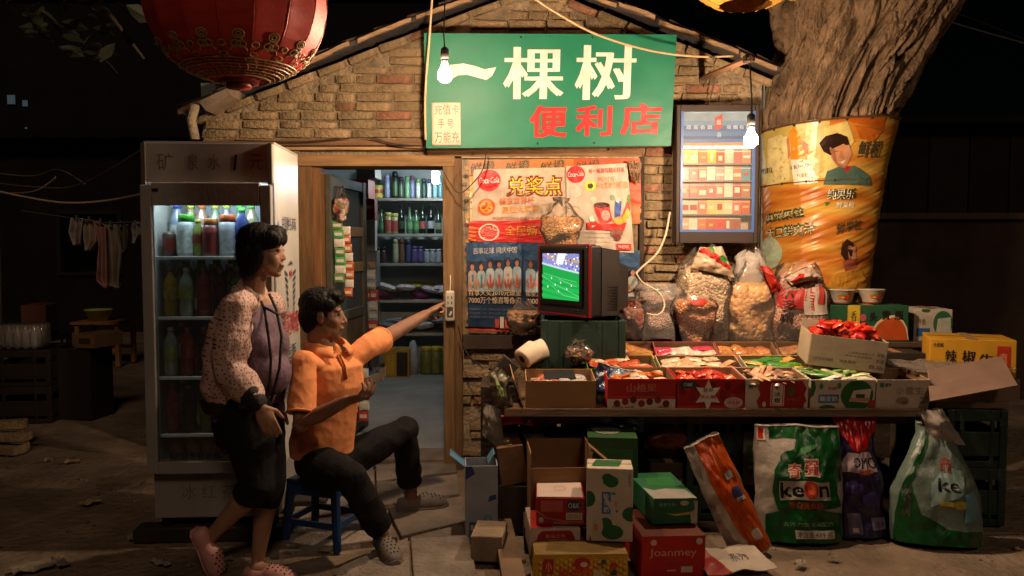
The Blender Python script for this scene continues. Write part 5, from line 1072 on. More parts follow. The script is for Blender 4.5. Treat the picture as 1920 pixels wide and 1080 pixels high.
# back row, trays tipped towards the buyer on a batten
Yk = 4.60
bt = tag(MB().box((1.35, 4.80, STZ + .058), (1.5, .05, .115)).build('batten', mat('#4a3828', .85, .3), world=True), 'wooden batten propping up the back row of trays', 'batten')
Bk = [('brown tray of cellophane pastries in the back row', 1112, 1238, '#9d7850', ['#a8663a', '#c88a4a', '#5a2c1c', '#4a2418', '#c8a890'], 'clear wrapped pastry in the brown back tray', (.12, .08, .04)), ('pink and white tray of biscuit bars in the back row', 1234, 1358, '#b83a58', ['#d8c0b0', '#d8b49a', '#c83a5a', '#d8ccc0'], 'white and pink biscuit bar in the back tray', (.13, .045, .02)), ('brown tray of yellow cakes in the back row', 1352, 1470, '#8f7048', ['#c89a2a', '#b87a42', '#a86a42', '#c88a52'], 'small yellow cake packet in the brown back tray', (.085, .07, .03)), ('dark tray of green wrapped bars in the back row', 1474, 1580, '#6f5a3c', ['#2f7a2c', '#3a8a34', '#a87a52', '#9a6a48'], 'green wrapped bar in the dark back tray', (.15, .045, .02))]
for i, (lb, p0, p1, bc, cs, l2, sz) in enumerate(Bk):
    o = tray(lb, p0, p1, Yk, None, .28, .09, bc, None, z=STZ + .112, rx=R(23)); fill(o, px_w(p0, p1, Yk) - .04, .23, .062, 16, cs, l2, l2 + ' row', sz, 40 + i, lift=.025, tilt=.15, grid=R(8) if i in (1, 3) else None)
# red candy carton propped over the row
rb = thing('candy_carton', 'tilted grey carton heaped with shiny red wrapped candy', 'box', (at(1590, 690, 4.2).x, 4.32, .845), R(-8), rx=R(4), ry=R(6))
w, d, h = .385, .27, .165; GB = mat('#a89880', .7, .1, 9, .06, 40, grime=.2)
for nm, c0, s_ in (('front_panel', (0, -d / 2, h / 2), (w, .006, h)), ('back_panel', (0, d / 2, h / 2 + .02), (w, .006, h + .04)), ('side_panel', (-w / 2, 0, h / 2), (.006, d - .007, h)), ('side_panel', (w / 2, 0, h / 2), (.006, d - .007, h)), ('bottom_panel', (0, 0, .003), (w - .008, d - .008, .006))): MB().box(c0, s_).build(nm, GB, rb)
prints(rb, lambda u, v, k: V(((u - .5) * w, -d / 2 - .003 - k, v * h)), [('t', '生产许可证编号', .06, .2, .32, .3, '#5a5044', .01), ('t', '净含量克', .4, .2, .62, .3, '#5a5044', .01), ('t', '上海食品有限公司', .5, .52, .84, .6, '#6a6052', .01), ('t', '地址电话保质期', .46, .42, .82, .48, '#6a6052', .01), ('t', '轻放', .88, .5, .97, .64, '#5a5044', .02), ('t', '防潮', .88, .3, .97, .44, '#5a5044', .02), ('t', '食品', .78, .1, .97, .24, '#5a5044', .02)])
fill(rb, w - .05, d - .05, h - .02, 52, ['#c8281c', '#d83a22', '#b01c14', '#c84a2a'], 'shiny red wrapped candy heaped in the tilted carton', 'red candies in the tilted carton', (.065, .045, .03), 77, lift=.07, tilt=.8)
tag(MB().box((at(1600, 690, 4.3).x, 4.36, .80), (.36, .3, .07), rz=R(-8), bev=.004).build('flat_carton', mat('#8d7458', .8, .1), world=True), 'flat brown carton propping up the candy carton', 'box')
# toilet roll, dark box, crumpled bag
tr = at(990, 668, 4.42)
roll = thing('paper_roll', 'white paper roll lying on the sweet carton', 'paper roll', (tr.x, 4.35, .835), R(38), rx=R(0), ry=R(0))
Mr = TM((0, 0, .055), 0, 0, R(62))
for nm, pr__, mm, cap in (('paper', [(.022, -.05), (.056, -.05), (.058, -.046), (.058, .046), (.056, .05), (.022, .05)], mat('#d6c6ae', .85, .06), False), ('core', [(.0222, -.0495), (.0222, .0495)], mat('#7a5f44', .9), False)): MB().lathe(pr__, 28, cap=cap).build(nm, mm, roll, smooth=True, M=Mr)
roll2 = thing('paper_roll', 'second white paper roll behind the first on the stall', 'paper roll', (tr.x + .05, 4.47, .835), R(20))
for nm, pr__, mm, cap in (('paper', [(.022, -.05), (.056, -.05), (.058, -.046), (.058, .046), (.056, .05), (.022, .05)], mat('#d6c6ae', .85, .06), False), ('core', [(.0222, -.0495), (.0222, .0495)], mat('#7a5f44', .9), False)): MB().lathe(pr__, 28, cap=cap).build(nm, mm, roll2, smooth=True, M=TM((0, 0, .055), 0, 0, R(70)))
pc = at(930, 700, 4.3)
o = carton('small_carton', 'dark tilted carton with a white cornered label at the stall end', (pc.x, 4.3, pc.z - .04), (.1, .08, .14), '#3a302b', [('p', [(.05, .5), (.05, .08), (.95, .08), (.95, .5), (.82, .5), (.82, .2), (.18, .2), (.18, .5)], '#b0a690'), ('r', .24, .24, .44, .4, '#7a4a34'), ('r', .5, .24, .78, .4, '#5a6a44')], rz=R(0), ry=R(38), seam=False)
tag(MB().box((pc.x + .02, 4.36, (pc.z - .06) / 2), (.2, .3, pc.z - .06)).build('stool_stack', mat('#3a2e25', .9, .3, 8, .3), world=True), 'dark wooden stool under the tilted carton at the stall end', 'stool')
pouch(1060, 1112, 640, 682, 4.45, grains('#9a7048', '#7a5234', '#b88a60', 45), 'crumpled bag of brown snacks lying behind the cherry carton', 12)
# ------------------------------------------------------------------ big snack bags on the ledge
def sack(px0, px1, py0, py1, Y, fm, label, prof, seed, filmm=None, dep=.62, shapes=None, lean=0, z=None, fillto=.78, name='snack_sack'):
    a, c_ = at(px0, py1, Y), at(px1, py0, Y); w, h = c_.x - a.x, c_.z - (z if z is not None else a.z)
    o = thing(name, label, 'bag', ((a.x + c_.x) / 2, Y, z if z is not None else a.z), ry=lean)
    def prf(t):
        for i in range(len(prof) - 1):
            if t <= prof[i + 1][0]:
                s_ = (t - prof[i][0]) / (prof[i + 1][0] - prof[i][0]); return prof[i][1] + (prof[i + 1][1] - prof[i][1]) * s_
        return prof[-1][1]
    def P(t, x, k, g):
        r_ = prf(t); c, s_ = math.cos(x), math.sin(x); e = .7
        p = V((w / 2 * r_ * k * abs(c) ** e * (1 if c > 0 else -1), w / 2 * dep * r_ * k * abs(s_) ** e * (1 if s_ > 0 else -1), h * t))
        n_ = noise.noise_vector(V((c * 1.8 + seed, s_ * 1.8, t * 4))) * .022 + noise.noise_vector(V((c * 6 + seed, s_ * 6, t * 5))) * .009
        return p + n_ * g
    NN = 28
    MB().loft([[P(fillto * t / 16, 2 * math.pi * i / NN, .955 * (1 if t < 16 else .8), .9) for i in range(NN)] for t in range(17)]).build('filling', fm, o, smooth=True)
    MB().loft([[P(t / 26, 2 * math.pi * i / NN, 1.0, 1.0 if t < 18 else 1.7) for i in range(NN)] for t in range(27)], cap=False).build('film', filmm or film((1, .98, .96), .07, .1, .5, 11, 1.28), o, smooth=True)
    if shapes: prints(o, lambda u, v, k: P(v, -math.pi + math.pi * u, 1.0, 1.0) + V((0, -k - .004, 0)), shapes, grid=20)
    return o
RICE = grains('#dcc09c', '#b8946c', '#e4d0b4', 60); PINK = grains('#d0aca0', '#b89284', '#dcc0b4', 95); CHIP = grains('#cc9454', '#dcb078', '#b0743e', 34); CORN = grains('#a87444', '#b88a58', '#7a4e2c', 40)
sack(1264, 1372, 464, 636, 5.08, RICE, 'tall clear sack of puffed grain on the ledge under the cabinet', [(0, .95), (.1, 1), (.62, .95), (.78, .86), (.9, .6), (1, .3)], 2, fillto=.8)
sack(1360, 1458, 492, 636, 5.05, CHIP, 'clear sack of fried chips on the ledge', [(0, .95), (.15, 1.02), (.6, .96), (.8, .7), (.92, .4), (1, .3)], 5, fillto=.74)
sack(1372, 1442, 466, 548, 5.12, mat('#b59d8a', .5, .1), 'crumpled empty plastic bag stuffed behind the chip sack', [(0, .7), (.4, 1), (.8, .8), (1, .3)], 7, fillto=.5, filmm=film((.95, .9, .86), .4, .15, .9, 18))
sack(1188, 1276, 530, 636, 5.02, PINK, 'pinkish sack of puffed rice with folded top next to the television', [(0, .84), (.2, 1.0), (.72, .98), (.86, 1.0), (1, .7)], 9, fillto=.74, filmm=film((1, .96, .94), .2, .14, .5, 12, 1.28))
sack(1158, 1210, 545, 636, 4.98, grains('#6a4a38', '#8a2a20', '#9a7a60', 35), 'small dark bag of red nuts wedged by the television', [(0, .8), (.3, 1.05), (.6, .9), (1, .6)], 13, fillto=.8)
sack(1442, 1554, 494, 636, 5.02, grains('#a87460', '#c08c74', '#945c48', 60), 'snack sack with red and white printing next to the noodle bowls', [(0, .98), (.2, 1.04), (.6, .95), (.82, .8), (1, .5)], 17, fillto=.86,
     shapes=[('r', .18, .42, .58, .68, '#a8302a'), ('r', .5, .36, .78, .68, '#b8a89a'), ('t', '小', .24, .54, .4, .68, '#1c1412', .03), ('t', '多', .28, .38, .46, .54, '#1c1412', .03), ('t', '嘴', .26, .24, .42, .37, '#1c1412', .03), ('r', .62, .5, .74, .68, '#b83a34'), ('d', .86, .22, .06, .06, '#b8a89a'), ('d', .86, .1, .05, .04, '#5a2018')])
sack(1262, 1344, 552, 646, 4.93, grains('#c07a3a', '#a05a28', '#d0945a', 60), 'orange brown snack bag slumped over the ledge edge', [(0, .5), (.2, .7), (.5, .95), (.8, 1.0), (1, .8)], 21, fillto=.9, dep=.4, shapes=[('d', .52, .86, .1, .05, '#b02a1c'), ('t', '香', .36, .74, .46, .84, '#5a1c10', .02)])
# printed bag necks flopping over the sacks
def flap(px, Y, base, shapes, label, seed):
    P4 = [at(x, y, Y) for x, y in px]; o = thing('plastic_bag', label, 'bag', P4[3])
    iv_ = mw(o).inverted()
    def mp(u, v, k):
        p = P4[3].lerp(P4[2], u).lerp(P4[0].lerp(P4[1], u), v); e = .05 * math.sin(math.pi * u) * math.sin(math.pi * v) + .02 * noise.noise(V((u * 4 + seed, v * 5, 1))) + .01 * noise.noise(V((u * 11 + seed, v * 9, 4)))
        return iv_ @ (p + V((0, -.02 - e - k, 0)))
    MB().sheet(lambda u, v: mp(u, v, 0), 20, 16, th=.0).build('front_sheet', mat(base, .35, .15, 14, .3, 30), o, smooth=True)
    MB().sheet(lambda u, v: mp(u, v, 0) + V((0, .03 + .08 * math.sin(math.pi * u) * math.sin(math.pi * v), 0)), 12, 10).build('back_sheet', mat(base, .35, .15, 14, .3, 30), o, smooth=True)
    if shapes: prints(o, mp, shapes, grid=14, k0=.003)
flap([(1312, 464), (1352, 462), (1376, 520), (1296, 502)], 4.98, '#b09a80', [('p', [(.0, .95), (.35, 1), (1, .38), (.98, .22), (.3, .66), (.0, .78)], '#b0201c'), ('d', .42, .92, .2, .16, '#3f8a34'), ('d', .34, .86, .1, .12, '#c8403a'), ('d', .84, .58, .14, .12, '#3a8a3a')], 'red and green printed bag neck folded over the grain sack', 3)
flap([(1425, 498), (1440, 500), (1466, 540), (1446, 548)], 4.95, '#a8241c', None, 'red folded bag neck between the chip sack and printed sack', 6)
flap([(1470, 520), (1512, 500), (1540, 520), (1482, 534)], 4.93, '#b09a8a', [('p', [(.0, .4), (.5, .9), (.62, .7), (.15, .1)], '#b0241c')], 'red edged bag neck on top of the printed snack sack', 9)
# ------------------------------------------------------------------ boxes at the far end of the stall
pa = at(1638, 650, 4.9)
gx = carton('noodle_carton', 'green carton with an orange arch and black lettering under the noodle bowls', (pa.x, 5.08, lz + .0), (.475, .26, .225), '#1d4a2e',
       [('r', .22, .0, .38, 1, '#b89a2e'), ('t', '香', .26, .55, .34, .85, '#2a2414', .03), ('t', '辣', .26, .2, .34, .5, '#2a2414', .03), ('d', .42, .66, .04, .1, '#b04a5a'), ('p', [(.46, .05), (.52, .3), (.6, .55), (.7, .7), (.82, .74), (.92, .62), (.98, .4), (1, .05)], '#c8b89c'), ('p', [(.49, .05), (.55, .3), (.62, .5), (.71, .64), (.82, .68), (.91, .56), (.96, .38), (.99, .05)], '#b04a1c'), ('t', '头', .50, .56, .60, .82, '#16140f', .04), ('t', '黄', .66, .6, .76, .86, '#16140f', .04), ('t', '瓶', .82, .6, .93, .86, '#16140f', .04)], rz=R(-4))
def noodle_bowl(px, py, Y, label, rz):
    p = at(px, py, Y); o = thing('noodle_bowl', label, 'noodle bowl', (p.x, Y, lz + .2315), rz)
    MB().lathe([(0, 0), (.056, 0), (.06, .004), (.0795, .082), (.084, .084)], 30).build('cup', mat('#cfc3b2', .4, .05), o, smooth=True)
    MB().lathe([(.085, .0842), (.0855, .088), (.08, .0895), (0, .09)], 30).build('lid', mat('#b9afa2', .3, .05), o, smooth=True)
    MB().lathe([(.0605, .003), (.062, .01)], 30, cap=False).build('red_band', mat('#a83224', .4), o, smooth=True)
    cm = lambda u, v, k: V(((.0605 + .0795 * 0 + (.0195) * v + k) * math.cos(R(200 + 140 * u)), (.0605 + .0195 * v + k) * math.sin(R(200 + 140 * u)), .003 + .079 * v))
    prints(o, cm, [('d', .3, .55, .1, .16, '#c8602a'), ('d', .42, .62, .1, .16, '#5a8a3a'), ('d', .5, .5, .12, .18, '#b8281c'), ('d', .62, .56, .1, .15, '#c83a24'), ('d', .38, .48, .06, .08, '#d8a83a'), ('t', '牛', .78, .44, .86, .7, '#2f5a3a', .03)], k0=.002)
noodle_bowl(1577, 584, 5.05, 'instant noodle bowl on the green carton next to the snack sack', R(0)); noodle_bowl(1633, 580, 5.08, 'instant noodle bowl at the outer end of the green carton', R(8))
pb = at(1750, 640, 5.0); carton('milk_carton', 'white and green milk carton behind the yellow carton', (pb.x, 5.1, lz), (.235, .2, .2), '#b3a897', [('d', .75, .55, .25, .4, '#2c5a38'), ('p', [(.58, .25), (.95, .25), (.95, .75), (.62, .7)], '#a8a898'), ('r', .08, .15, .42, .4, '#2f5a94'), ('t', '牛奶', .12, .5, .3, .7, '#8a4a4a', .02), ('d', .3, .96, .12, .06, '#2c5a38')], rz=R(-3))
py_ = at(1800, 705, 4.45)
carton('noodle_carton', 'yellow carton with black brush lettering and a red seal', (py_.x + .09, 4.55, .70), (.42, .34, .265), '#b8861c', [('t', '今麦郎', .04, .82, .16, .92, '#3a3020', .02), ('t', '辣', .18, .5, .32, .78, '#1c1812', .03), ('t', '椒', .38, .5, .54, .78, '#1c1812', .03), ('t', '牛', .58, .48, .74, .72, '#1c1812', .03), ('r', .78, .45, .93, .88, '#a82c1c'), ('t', '真', .81, .5, .9, .74, '#c88a5a', .03), ('r', 0, 0, 1, .12, '#8a2418')], rz=R(-20), shapes_right=[('t', '今麦郎', .1, .76, .4, .9, '#3a3020', .02), ('t', '辣牛', .12, .4, .8, .66, '#3a3a34', .03), ('r', 0, .16, 1, .3, '#8a2418'), ('r', 0, .0, 1, .16, '#c89a2a')])
carton('dark_carton', 'dark carton below the green noodle carton', (at(1668, 650, 4.75).x, 4.72, STZ + .0), (.3, .2, .21), '#2c2622', [('r', .1, .2, .55, .8, '#1c1a18'), ('r', .62, .1, .95, .75, '#6a4a34')], rz=R(-6))
# open carton with plastic film at the outer end
ob = thing('open_carton', 'open brown carton with a plastic cover and lifted front flap', 'box', (at(1785, 720, 4.3).x, 4.38, .66), R(4))
FB = mat('#7d6655', .85, .1, 9, .06, 40, grime=.2); ww, dd, hh_ = .58, .4, .12
for nm, c0, s_ in (('front_panel', (0, -dd / 2, hh_ / 2), (ww, .006, hh_)), ('back_panel', (0, dd / 2, hh_ / 2), (ww, .006, hh_)), ('side_panel', (-ww / 2, 0, hh_ / 2), (.006, dd - .008, hh_)), ('side_panel', (ww / 2, 0, hh_ / 2), (.006, dd - .008, hh_)), ('bottom_panel', (0, 0, .003), (ww - .008, dd - .008, .006))): MB().box(c0, s_).build(nm, FB, ob)
iob = mw(ob).inverted()
fl4 = [iob @ at(*p) for p in ((1740, 692, 4.15), (1878, 668, 4.28), (1908, 722, 4.05), (1744, 752, 3.98))]
MB().sheet(lambda u, v: fl4[3].lerp(fl4[2], u).lerp(fl4[0].lerp(fl4[1], u), v) + V((0, .006 * noise.noise(V((u * 3, v * 3, 2))), 0)), 10, 6, th=.006).build('front_flap', mat('#8d7262', .85, .08, 9, grime=.15), ob)
MB().sheet(lambda u, v: V(((u - .5) * ww * 1.0, (v - .5) * dd, hh_ + .05 + .03 * noise.noise(V((u * 4, v * 3, 1))) + .015 * noise.noise(V((u * 12, v * 9, 1))))), 30, 20).build('plastic_cover', film((.75, .68, .62), .3, .15, .9, 14), ob, smooth=True)
MB().box((0, 0, hh_ * .6), (ww - .03, dd - .03, hh_ * .7)).build('contents', mat('#6a5546', .8, .3, 14), ob)
# supports under the table end and middle
beer_crate((at(1330, 900, 4.35).x, 4.42, 0), (.30, .34, .3), 'dark green crate standing on the ground under the middle of the stall', 0)
beer_crate((at(1330, 900, 4.35).x, 4.42, .301), (.30, .34, .29), 'upper dark green crate under the middle of the stall', 0)
for i in range(2): beer_crate((at(1815, 900, 4.25).x, 4.33, .312 * i), (.31, .34, .31), '%s dark green crate under the outer end of the stall' % ['lower', 'upper'][i], R(-3))
tag(MB().box((at(1810, 760, 4.25).x, 4.33, .642), (.4, .3, .034), bev=.004).build('support_board', mat('#7a6450', .8, .2), world=True), 'pale board on the outer crates holding the open carton', 'board')
beer_crate((at(1010, 800, 4.7).x, 4.7, .0), (.36, .34, .6), 'dark crate stack under the door end of the stall', 0, colr='#3a3128')
# ------------------------------------------------------------------ detergent bags
def powder_bag(label, cx, cy_bot, w, h, d, base, shapes, Y=None, lean=0, rz=0, taper=.9, twist=None, name='detergent_bag', sideshapes=None, rx=R(-9), flat=True):
    p = gnd(cx, cy_bot); o = thing(name, label, 'bag', (p.x, p.y + d * .4, .002), rz, None, rx, lean)
    def th(v): return (1 - max(0, v - .55) / .45) ** .8 * .96 + .04
    def wd(v): return (1 + .06 * math.sin(v * 3)) * (1 - (1 - taper) * v) if twist is None else twist(v)
    def P(u, v, s_, k=0):
        x = (u - .5) * w * wd(v); e = max(0, 1 - abs(2 * u - 1) ** 2.6) ** .6
        n_ = noise.noise_vector(V((u * 4 + cx * .01, v * 5, s_))) * .018 + noise.noise_vector(V((u * 11 + cx * .01, v * 12, s_))) * .009
        return V((x, s_ * (d / 2 * e * th(v) + .003 + k), v * h)) + V((n_.x * .5, n_.y, n_.z * .4 * min(1, v * 5)))
    bmat_ = mat(base, .28, .12, 9, .35, 22, spec=.6, grime=.25)
    q = MB(); q.sheet(lambda u, v: P(u, v, -1), 22, 30); q.sheet(lambda u, v: P(1 - u, v, 1), 22, 30)
    nb_ = 23; q.add([P(i / 22, 0, -1) for i in range(23)] + [P(i / 22, 0, 1) for i in range(23)], [(i + 23, i + 24, i + 1, i) for i in range(22)])
    q.add([P(0, j / 30, -1) for j in range(31)] + [P(0, j / 30, 1) for j in range(31)], [(j, j + 1, j + 32, j + 31) for j in range(30)]); q.add([P(1, j / 30, -1) for j in range(31)] + [P(1, j / 30, 1) for j in range(31)], [(j, j + 31, j + 32, j + 1) for j in range(30)])
    q.build('bag', bmat_, o, smooth=True)
    prints(o, lambda u, v, k: P(u, v, -1, k), shapes, grid=24, rough=.28, k0=.003)
    MB().tube([P(i / 22, .985, -1, .004) for i in range(23)], .004, 5).build('top_seam', mat('#a89c90', .4), o, smooth=True)
    return o
DG_ = '#0f451b'
keon = [('r', .16, .88, .99, .99, DG_), ('r', .02, .86, .12, .98, '#b8aca0'), ('r', .04, .87, .10, .97, '#a82418'), ('p', [(.45, .88), (.99, .88), (.99, .52), (.92, .5), (.9, .42), (.96, .3), (.4, .26), (.2, .28), (.16, .42), (.2, .62), (.3, .74), (.42, .8)], DG_), ('d', .36, .72, .1, .06, DG_), ('p', [(.04, .0), (.98, .0), (.98, .24), (.6, .30), (.3, .29), (.08, .24)], DG_), ('d', .3, .38, .12, .08, DG_),
        ('t', '奇', .34, .54, .5, .68, '#c8a898', .06), ('t', '奇', .35, .55, .49, .67, '#a8281c', .03), ('t', '强', .52, .56, .7, .72, '#c8a898', .06), ('t', '强', .53, .57, .69, .71, '#a8281c', .03), ('r', .24, .36, .82, .52, '#a0968a'), ('t', 'ke', .25, .38, .5, .51, '#17130f', .04), ('d', .585, .445, .085, .075, '#b8341c'), ('d', .59, .45, .05, .045, '#c85a34'), ('t', 'n', .68, .39, .81, .49, '#17130f', .04), ('p', [(.42, .72), (.66, .8), (.7, .84), (.5, .8)], '#3f7a44'), ('t', '净白洗衣粉', .34, .29, .72, .345, '#a83a34', .02), ('t', '去污力强 无磷配方', .26, .14, .86, .18, '#6f9a70', .01), ('r', .38, .04, .86, .11, '#b8ac9e'), ('t', '净含量 4.5千克', .4, .05, .84, .1, '#2f4a34', .02)]
powder_bag('big green and white detergent bag with a red and black logo', 1508, 1022, .41, .575, .17, '#958a7e', keon, rz=R(-4), taper=1.02)
powder_bag('orange detergent bag leaning sideways against the green one', 1418, 1045, .20, .60, .12, '#93867a', [('p', [(.3, .99), (1, .99), (1, .02), (.5, .02), (.28, .3), (.22, .7)], '#a84412'), ('p', [(.34, .96), (.5, .96), (.52, .5), (.46, .1), (.4, .2), (.32, .6)], '#a83e0e'), ('d', .72, .5, .14, .07, '#34406a'), ('r', .62, .44, .84, .47, '#b8a89a'), ('r', .62, .64, .8, .7, '#a8a098'), ('d', .7, .16, .12, .05, '#b8a89a')], lean=R(-24), rz=R(8))
powder_bag('purple detergent bag with a red top under the stall edge', 1620, 1012, .27, .625, .14, '#231a3c', [('p', [(.02, .99), (.98, .99), (.98, .86), (.72, .72), (.6, .68), (.3, .7), (.05, .84)], '#a81414'), ('p', [(.2, .68), (.74, .68), (.84, .58), (.84, .52), (.1, .52), (.1, .6)], '#a89498'), ('t', 'OMO', .3, .56, .86, .65, '#171226', .03, -.02), ('d', .6, .52, .16, .02, '#b84a34'), ('r', .18, .03, .44, .2, '#5c5470'), ('r', .24, .045, .38, .08, '#b8acb0'), ('r', .62, .06, .94, .16, '#6c6480'), ('t', '洁净', .66, .08, .9, .13, '#28203e', .02), ('d', .3, .4, .2, .05, '#3a2e5c'), ('d', .66, .3, .2, .06, '#33285a')], rz=R(3), twist=lambda v: 1 if v < .5 else (1 - .30 * math.sin((v - .5) / .35 * math.pi / 2) if v < .74 else .72 + (v - .74) * 1.0))
powder_bag('second green and white detergent bag with a pinched neck at the stall end', 1768, 1028, .42, .60, .18, '#5f6f66', [('p', [(.02, .0), (.98, .0), (.98, .12), (.6, .14), (.3, .24), (.18, .5), (.3, .78), (.36, .98), (.2, .98), (.1, .5)], '#123f1c'), ('p', [(.5, .96), (.95, .96), (.95, .86), (.55, .86)], '#123f1c'), ('p', [(.4, .3), (.8, .44), (.86, .62), (.6, .66), (.4, .5)], '#7f9a94'), ('t', '奇强', .52, .58, .72, .72, '#a02c20', .03), ('t', 'ke', .48, .44, .76, .55, '#17130f', .04), ('r', .5, .32, .64, .36, '#b8a83a'), ('d', .72, .34, .08, .04, '#a89a3a'), ('p', [(.76, .2), (.95, .24), (.9, .46), (.78, .42)], '#5f8a94'), ('t', '洗衣粉', .12, .2, .2, .5, '#4a4a44', .02)], rz=R(-14), twist=lambda v: 1 if v < .4 else 1 - .62 * min(1, (v - .4) / .5))
flap([(1722, 770), (1762, 765), (1806, 832), (1742, 834)], 4.0, '#8f857c', None, 'white plastic sheet hanging off the end of the stall', 4)
# ------------------------------------------------------------------ boxes on the ground before the stall
def gbox(name, label, px0, px1, py_bot, Y, d, h, base, sf=None, st=None, rz=0, z=0, srt=None, sl=None, topm=None, seam=True, rx=0, ry=0):
    a, c_ = at(px0, py_bot, Y), at(px1, py_bot, Y); return carton(name, label, ((a.x + c_.x) / 2, Y + d / 2, z), (c_.x - a.x, d, h), base, sf, rz, st, srt, sl, topm=topm, seam=seam, rx=rx, ry=ry)
def hz(py_top, py_bot, Y): return at(960, py_top, Y).z - at(960, py_bot, Y).z
Y1 = 3.42
yz = at(1000, 1040, Y1).z
gbox('snack_carton', 'yellow honeycomb carton with red lettering at the bottom of the heap', 1000, 1176, 1075, Y1, .32, yz, '#b58a22', [('d', .06 + .045 * (i % 21) , .06 + .1 * (i // 21) + (.05 if i % 2 else 0), .016, .03, '#c8a84a') for i in range(189)] + [('r', .09, .5, .2, .94, '#a8241c'), ('t', '小', .11, .54, .18, .88, '#c8a07a', .03), ('d', .5, .8, .09, .18, '#a8241c'), ('d', .52, .76, .04, .08, '#c8b4a0'), ('t', '旧皮虾', .26, .3, .62, .66, '#b8481c', .04), ('d', .84, .72, .04, .1, '#a8301c'), ('d', .84, .5, .035, .09, '#2a2c38'), ('d', .73, .84, .03, .08, '#3a4448'), ('r', .62, .4, .72, .6, '#b8a47a')], st=[('r', 0, 0, 1, 1, '#7a6238')], rz=R(2))
Y2 = 3.62; z2 = yz
zb2 = at(1030, 1038, Y2).z
box2 = gbox('snack_carton', 'white carton with a red badge and barcode, second from the bottom of its stack', 990, 1083, 1038, Y2 - .04, .30, hz(985, 1038, Y2), '#b5a292', [('p', [(.16, .1), (.86, .1), (.86, .3), (.92, .45), (.86, .8), (.8, .92), (.24, .92), (.16, .8), (.1, .45), (.16, .3)], '#8f1a18'), ('r', .3, .3, .74, .62, '#8a6a2a'), ('r', .32, .16, .6, .44, '#b8ac9c'), ('r', .62, .16, .74, .4, '#a8a094')] + [('r', .34 + .025 * i, .2, .345 + .025 * i + .008, .42, '#4a4038') for i in range(10)] + [('t', '新品上市', .3, .68, .7, .8, '#c8867a', .02)], st=[('p', [(.0, .0), (.45, .0), (.35, .9), (.1, .9)], '#a82a20')], sl=[('r', .1, .1, .9, .9, '#9a8a7c')], z=zb2, rz=R(4))
Y3 = 3.66; zb3 = zb2 + hz(985, 1038, Y2) + .008
gbox('snack_carton', 'red and white carton with a white lid on top of its stack', 1006, 1097, 985, Y3 - .06, .26, hz(935, 985, Y3) - .0, '#8f1517', [('r', .1, .5, .55, .9, '#a85048'), ('d', .78, .72, .16, .2, '#27304a'), ('t', 'O&K', .66, .62, .9, .82, '#b8b4b0', .03), ('r', .62, .2, .95, .46, '#b8a89c'), ('p', [(0, .5), (.2, .25), (.6, .12), (1, .1), (1, .14), (.6, .17), (.22, .3), (0, .56)], '#8a6a3a'), ('d', .1, .2, .05, .1, '#a8a098'), ('t', '草莓夹心', .36, .05, .7, .13, '#b8847a', .02)] + [('r', .65 + .026 * i, .24, .658 + .026 * i, .42, '#4a4038') for i in range(11)], topm=mat('#b8a69a', .6, .05), st=[('d', .5, .5, .13, .16, '#a8887e'), ('d', .5, .5, .11, .135, '#b8a69a')], rz=R(-2), z=zb3, seam=False)
Y4 = 3.62
zb4 = yz + .004
gbox('milk_carton', 'tall white milk carton with green pears standing on the yellow carton', 1103, 1190, 1028, Y4 - .08, .2, hz(890, 1026, Y4 - .08), '#b8aa98', [('d', .52, .82, .17, .08, '#1e5a2a'), ('d', .45, .87, .12, .06, '#1e5a2a'), ('d', .04, .58, .15, .11, '#1e5a2a'), ('d', .97, .38, .2, .1, '#1e5a2a'), ('d', .56, .13, .24, .1, '#1e5a2a'), ('d', .42, .24, .14, .09, '#1e5a2a'), ('p', [(.12, .08), (.3, .06), (.36, .2), (.34, .3), (.22, .32), (.12, .26)], '#b0a08c'), ('r', .16, .14, .24, .24, '#b0705a'), ('r', .33, .38, .52, .68, '#2f5f96'), ('t', '随', .37, .58, .48, .66, '#b8b4a8', .03), ('t', '变', .37, .49, .48, .57, '#b8b4a8', .03), ('t', '奶', .37, .4, .48, .48, '#b8b4a8', .03), ('t', '牛奶', .6, .47, .66, .56, '#a84a5a', .02), ('d', .66, .42, .03, .02, '#3a7a64'), ('d', .58, .66, .05, .02, '#3a8a4a'), ('t', '净含量', .9, .76, .94, .95, '#6a6256', .01), ('p', [(.04, .0), (.12, .0), (.08, .08)], '#8a2a24')], st=[('p', [(.1, .2), (.7, .2), (.8, .9), (.2, .9)], '#2a5a30')], rz=R(-5), z=zb4, rx=R(-3))
Y5 = 3.78
zr = hz(1000, 1078, 3.55) - .0
gbox('toy_carton', 'bright red carton with white script lettering', 1196, 1318, 1075, 3.50, .36, zr, '#a8160f', [('t', 'Joanmey', .12, .48, .86, .72, '#c88a7a', .01), ('t', '食品有限公司', .4, .3, .78, .38, '#7a1a12', .01), ('r', .62, .14, .8, .28, '#b0a090'), ('d', .18, .86, .05, .07, '#c8a894'), ('d', .9, .88, .05, .08, '#b8aca0'), ('r', .4, .18, .54, .21, '#c8a090')], st=[('r', 0, 0, 1, 1, '#5a2a1c')], rz=R(5))
gbox('milk_carton', 'green and white fruit milk carton lying on the red carton', 1212, 1300, 985, 3.62, .42, hz(936, 985, 3.62), '#1c5a38', [('p', [(.86, 0), (1, 0), (1, .9), (.9, .9), (.94, .6), (.84, .4)], '#a8a494'), ('p', [(.28, .44), (.5, .32), (.8, .36), (.92, .5), (.78, .46), (.5, .4)], '#a8983a'), ('d', .7, .82, .1, .1, '#a8a494'), ('t', '香蕉牛奶', .12, .7, .5, .84, '#7aa08a', .02)], st=[('p', [(.0, .0), (.98, .0), (.9, .3), (.5, .36), (.2, .3), (0, .4)], '#8d8a80'), ('p', [(.2, .5), (.8, .44), (.9, .8), (.3, .9)], '#2a6a34')], rz=R(7), z=zr + .008)
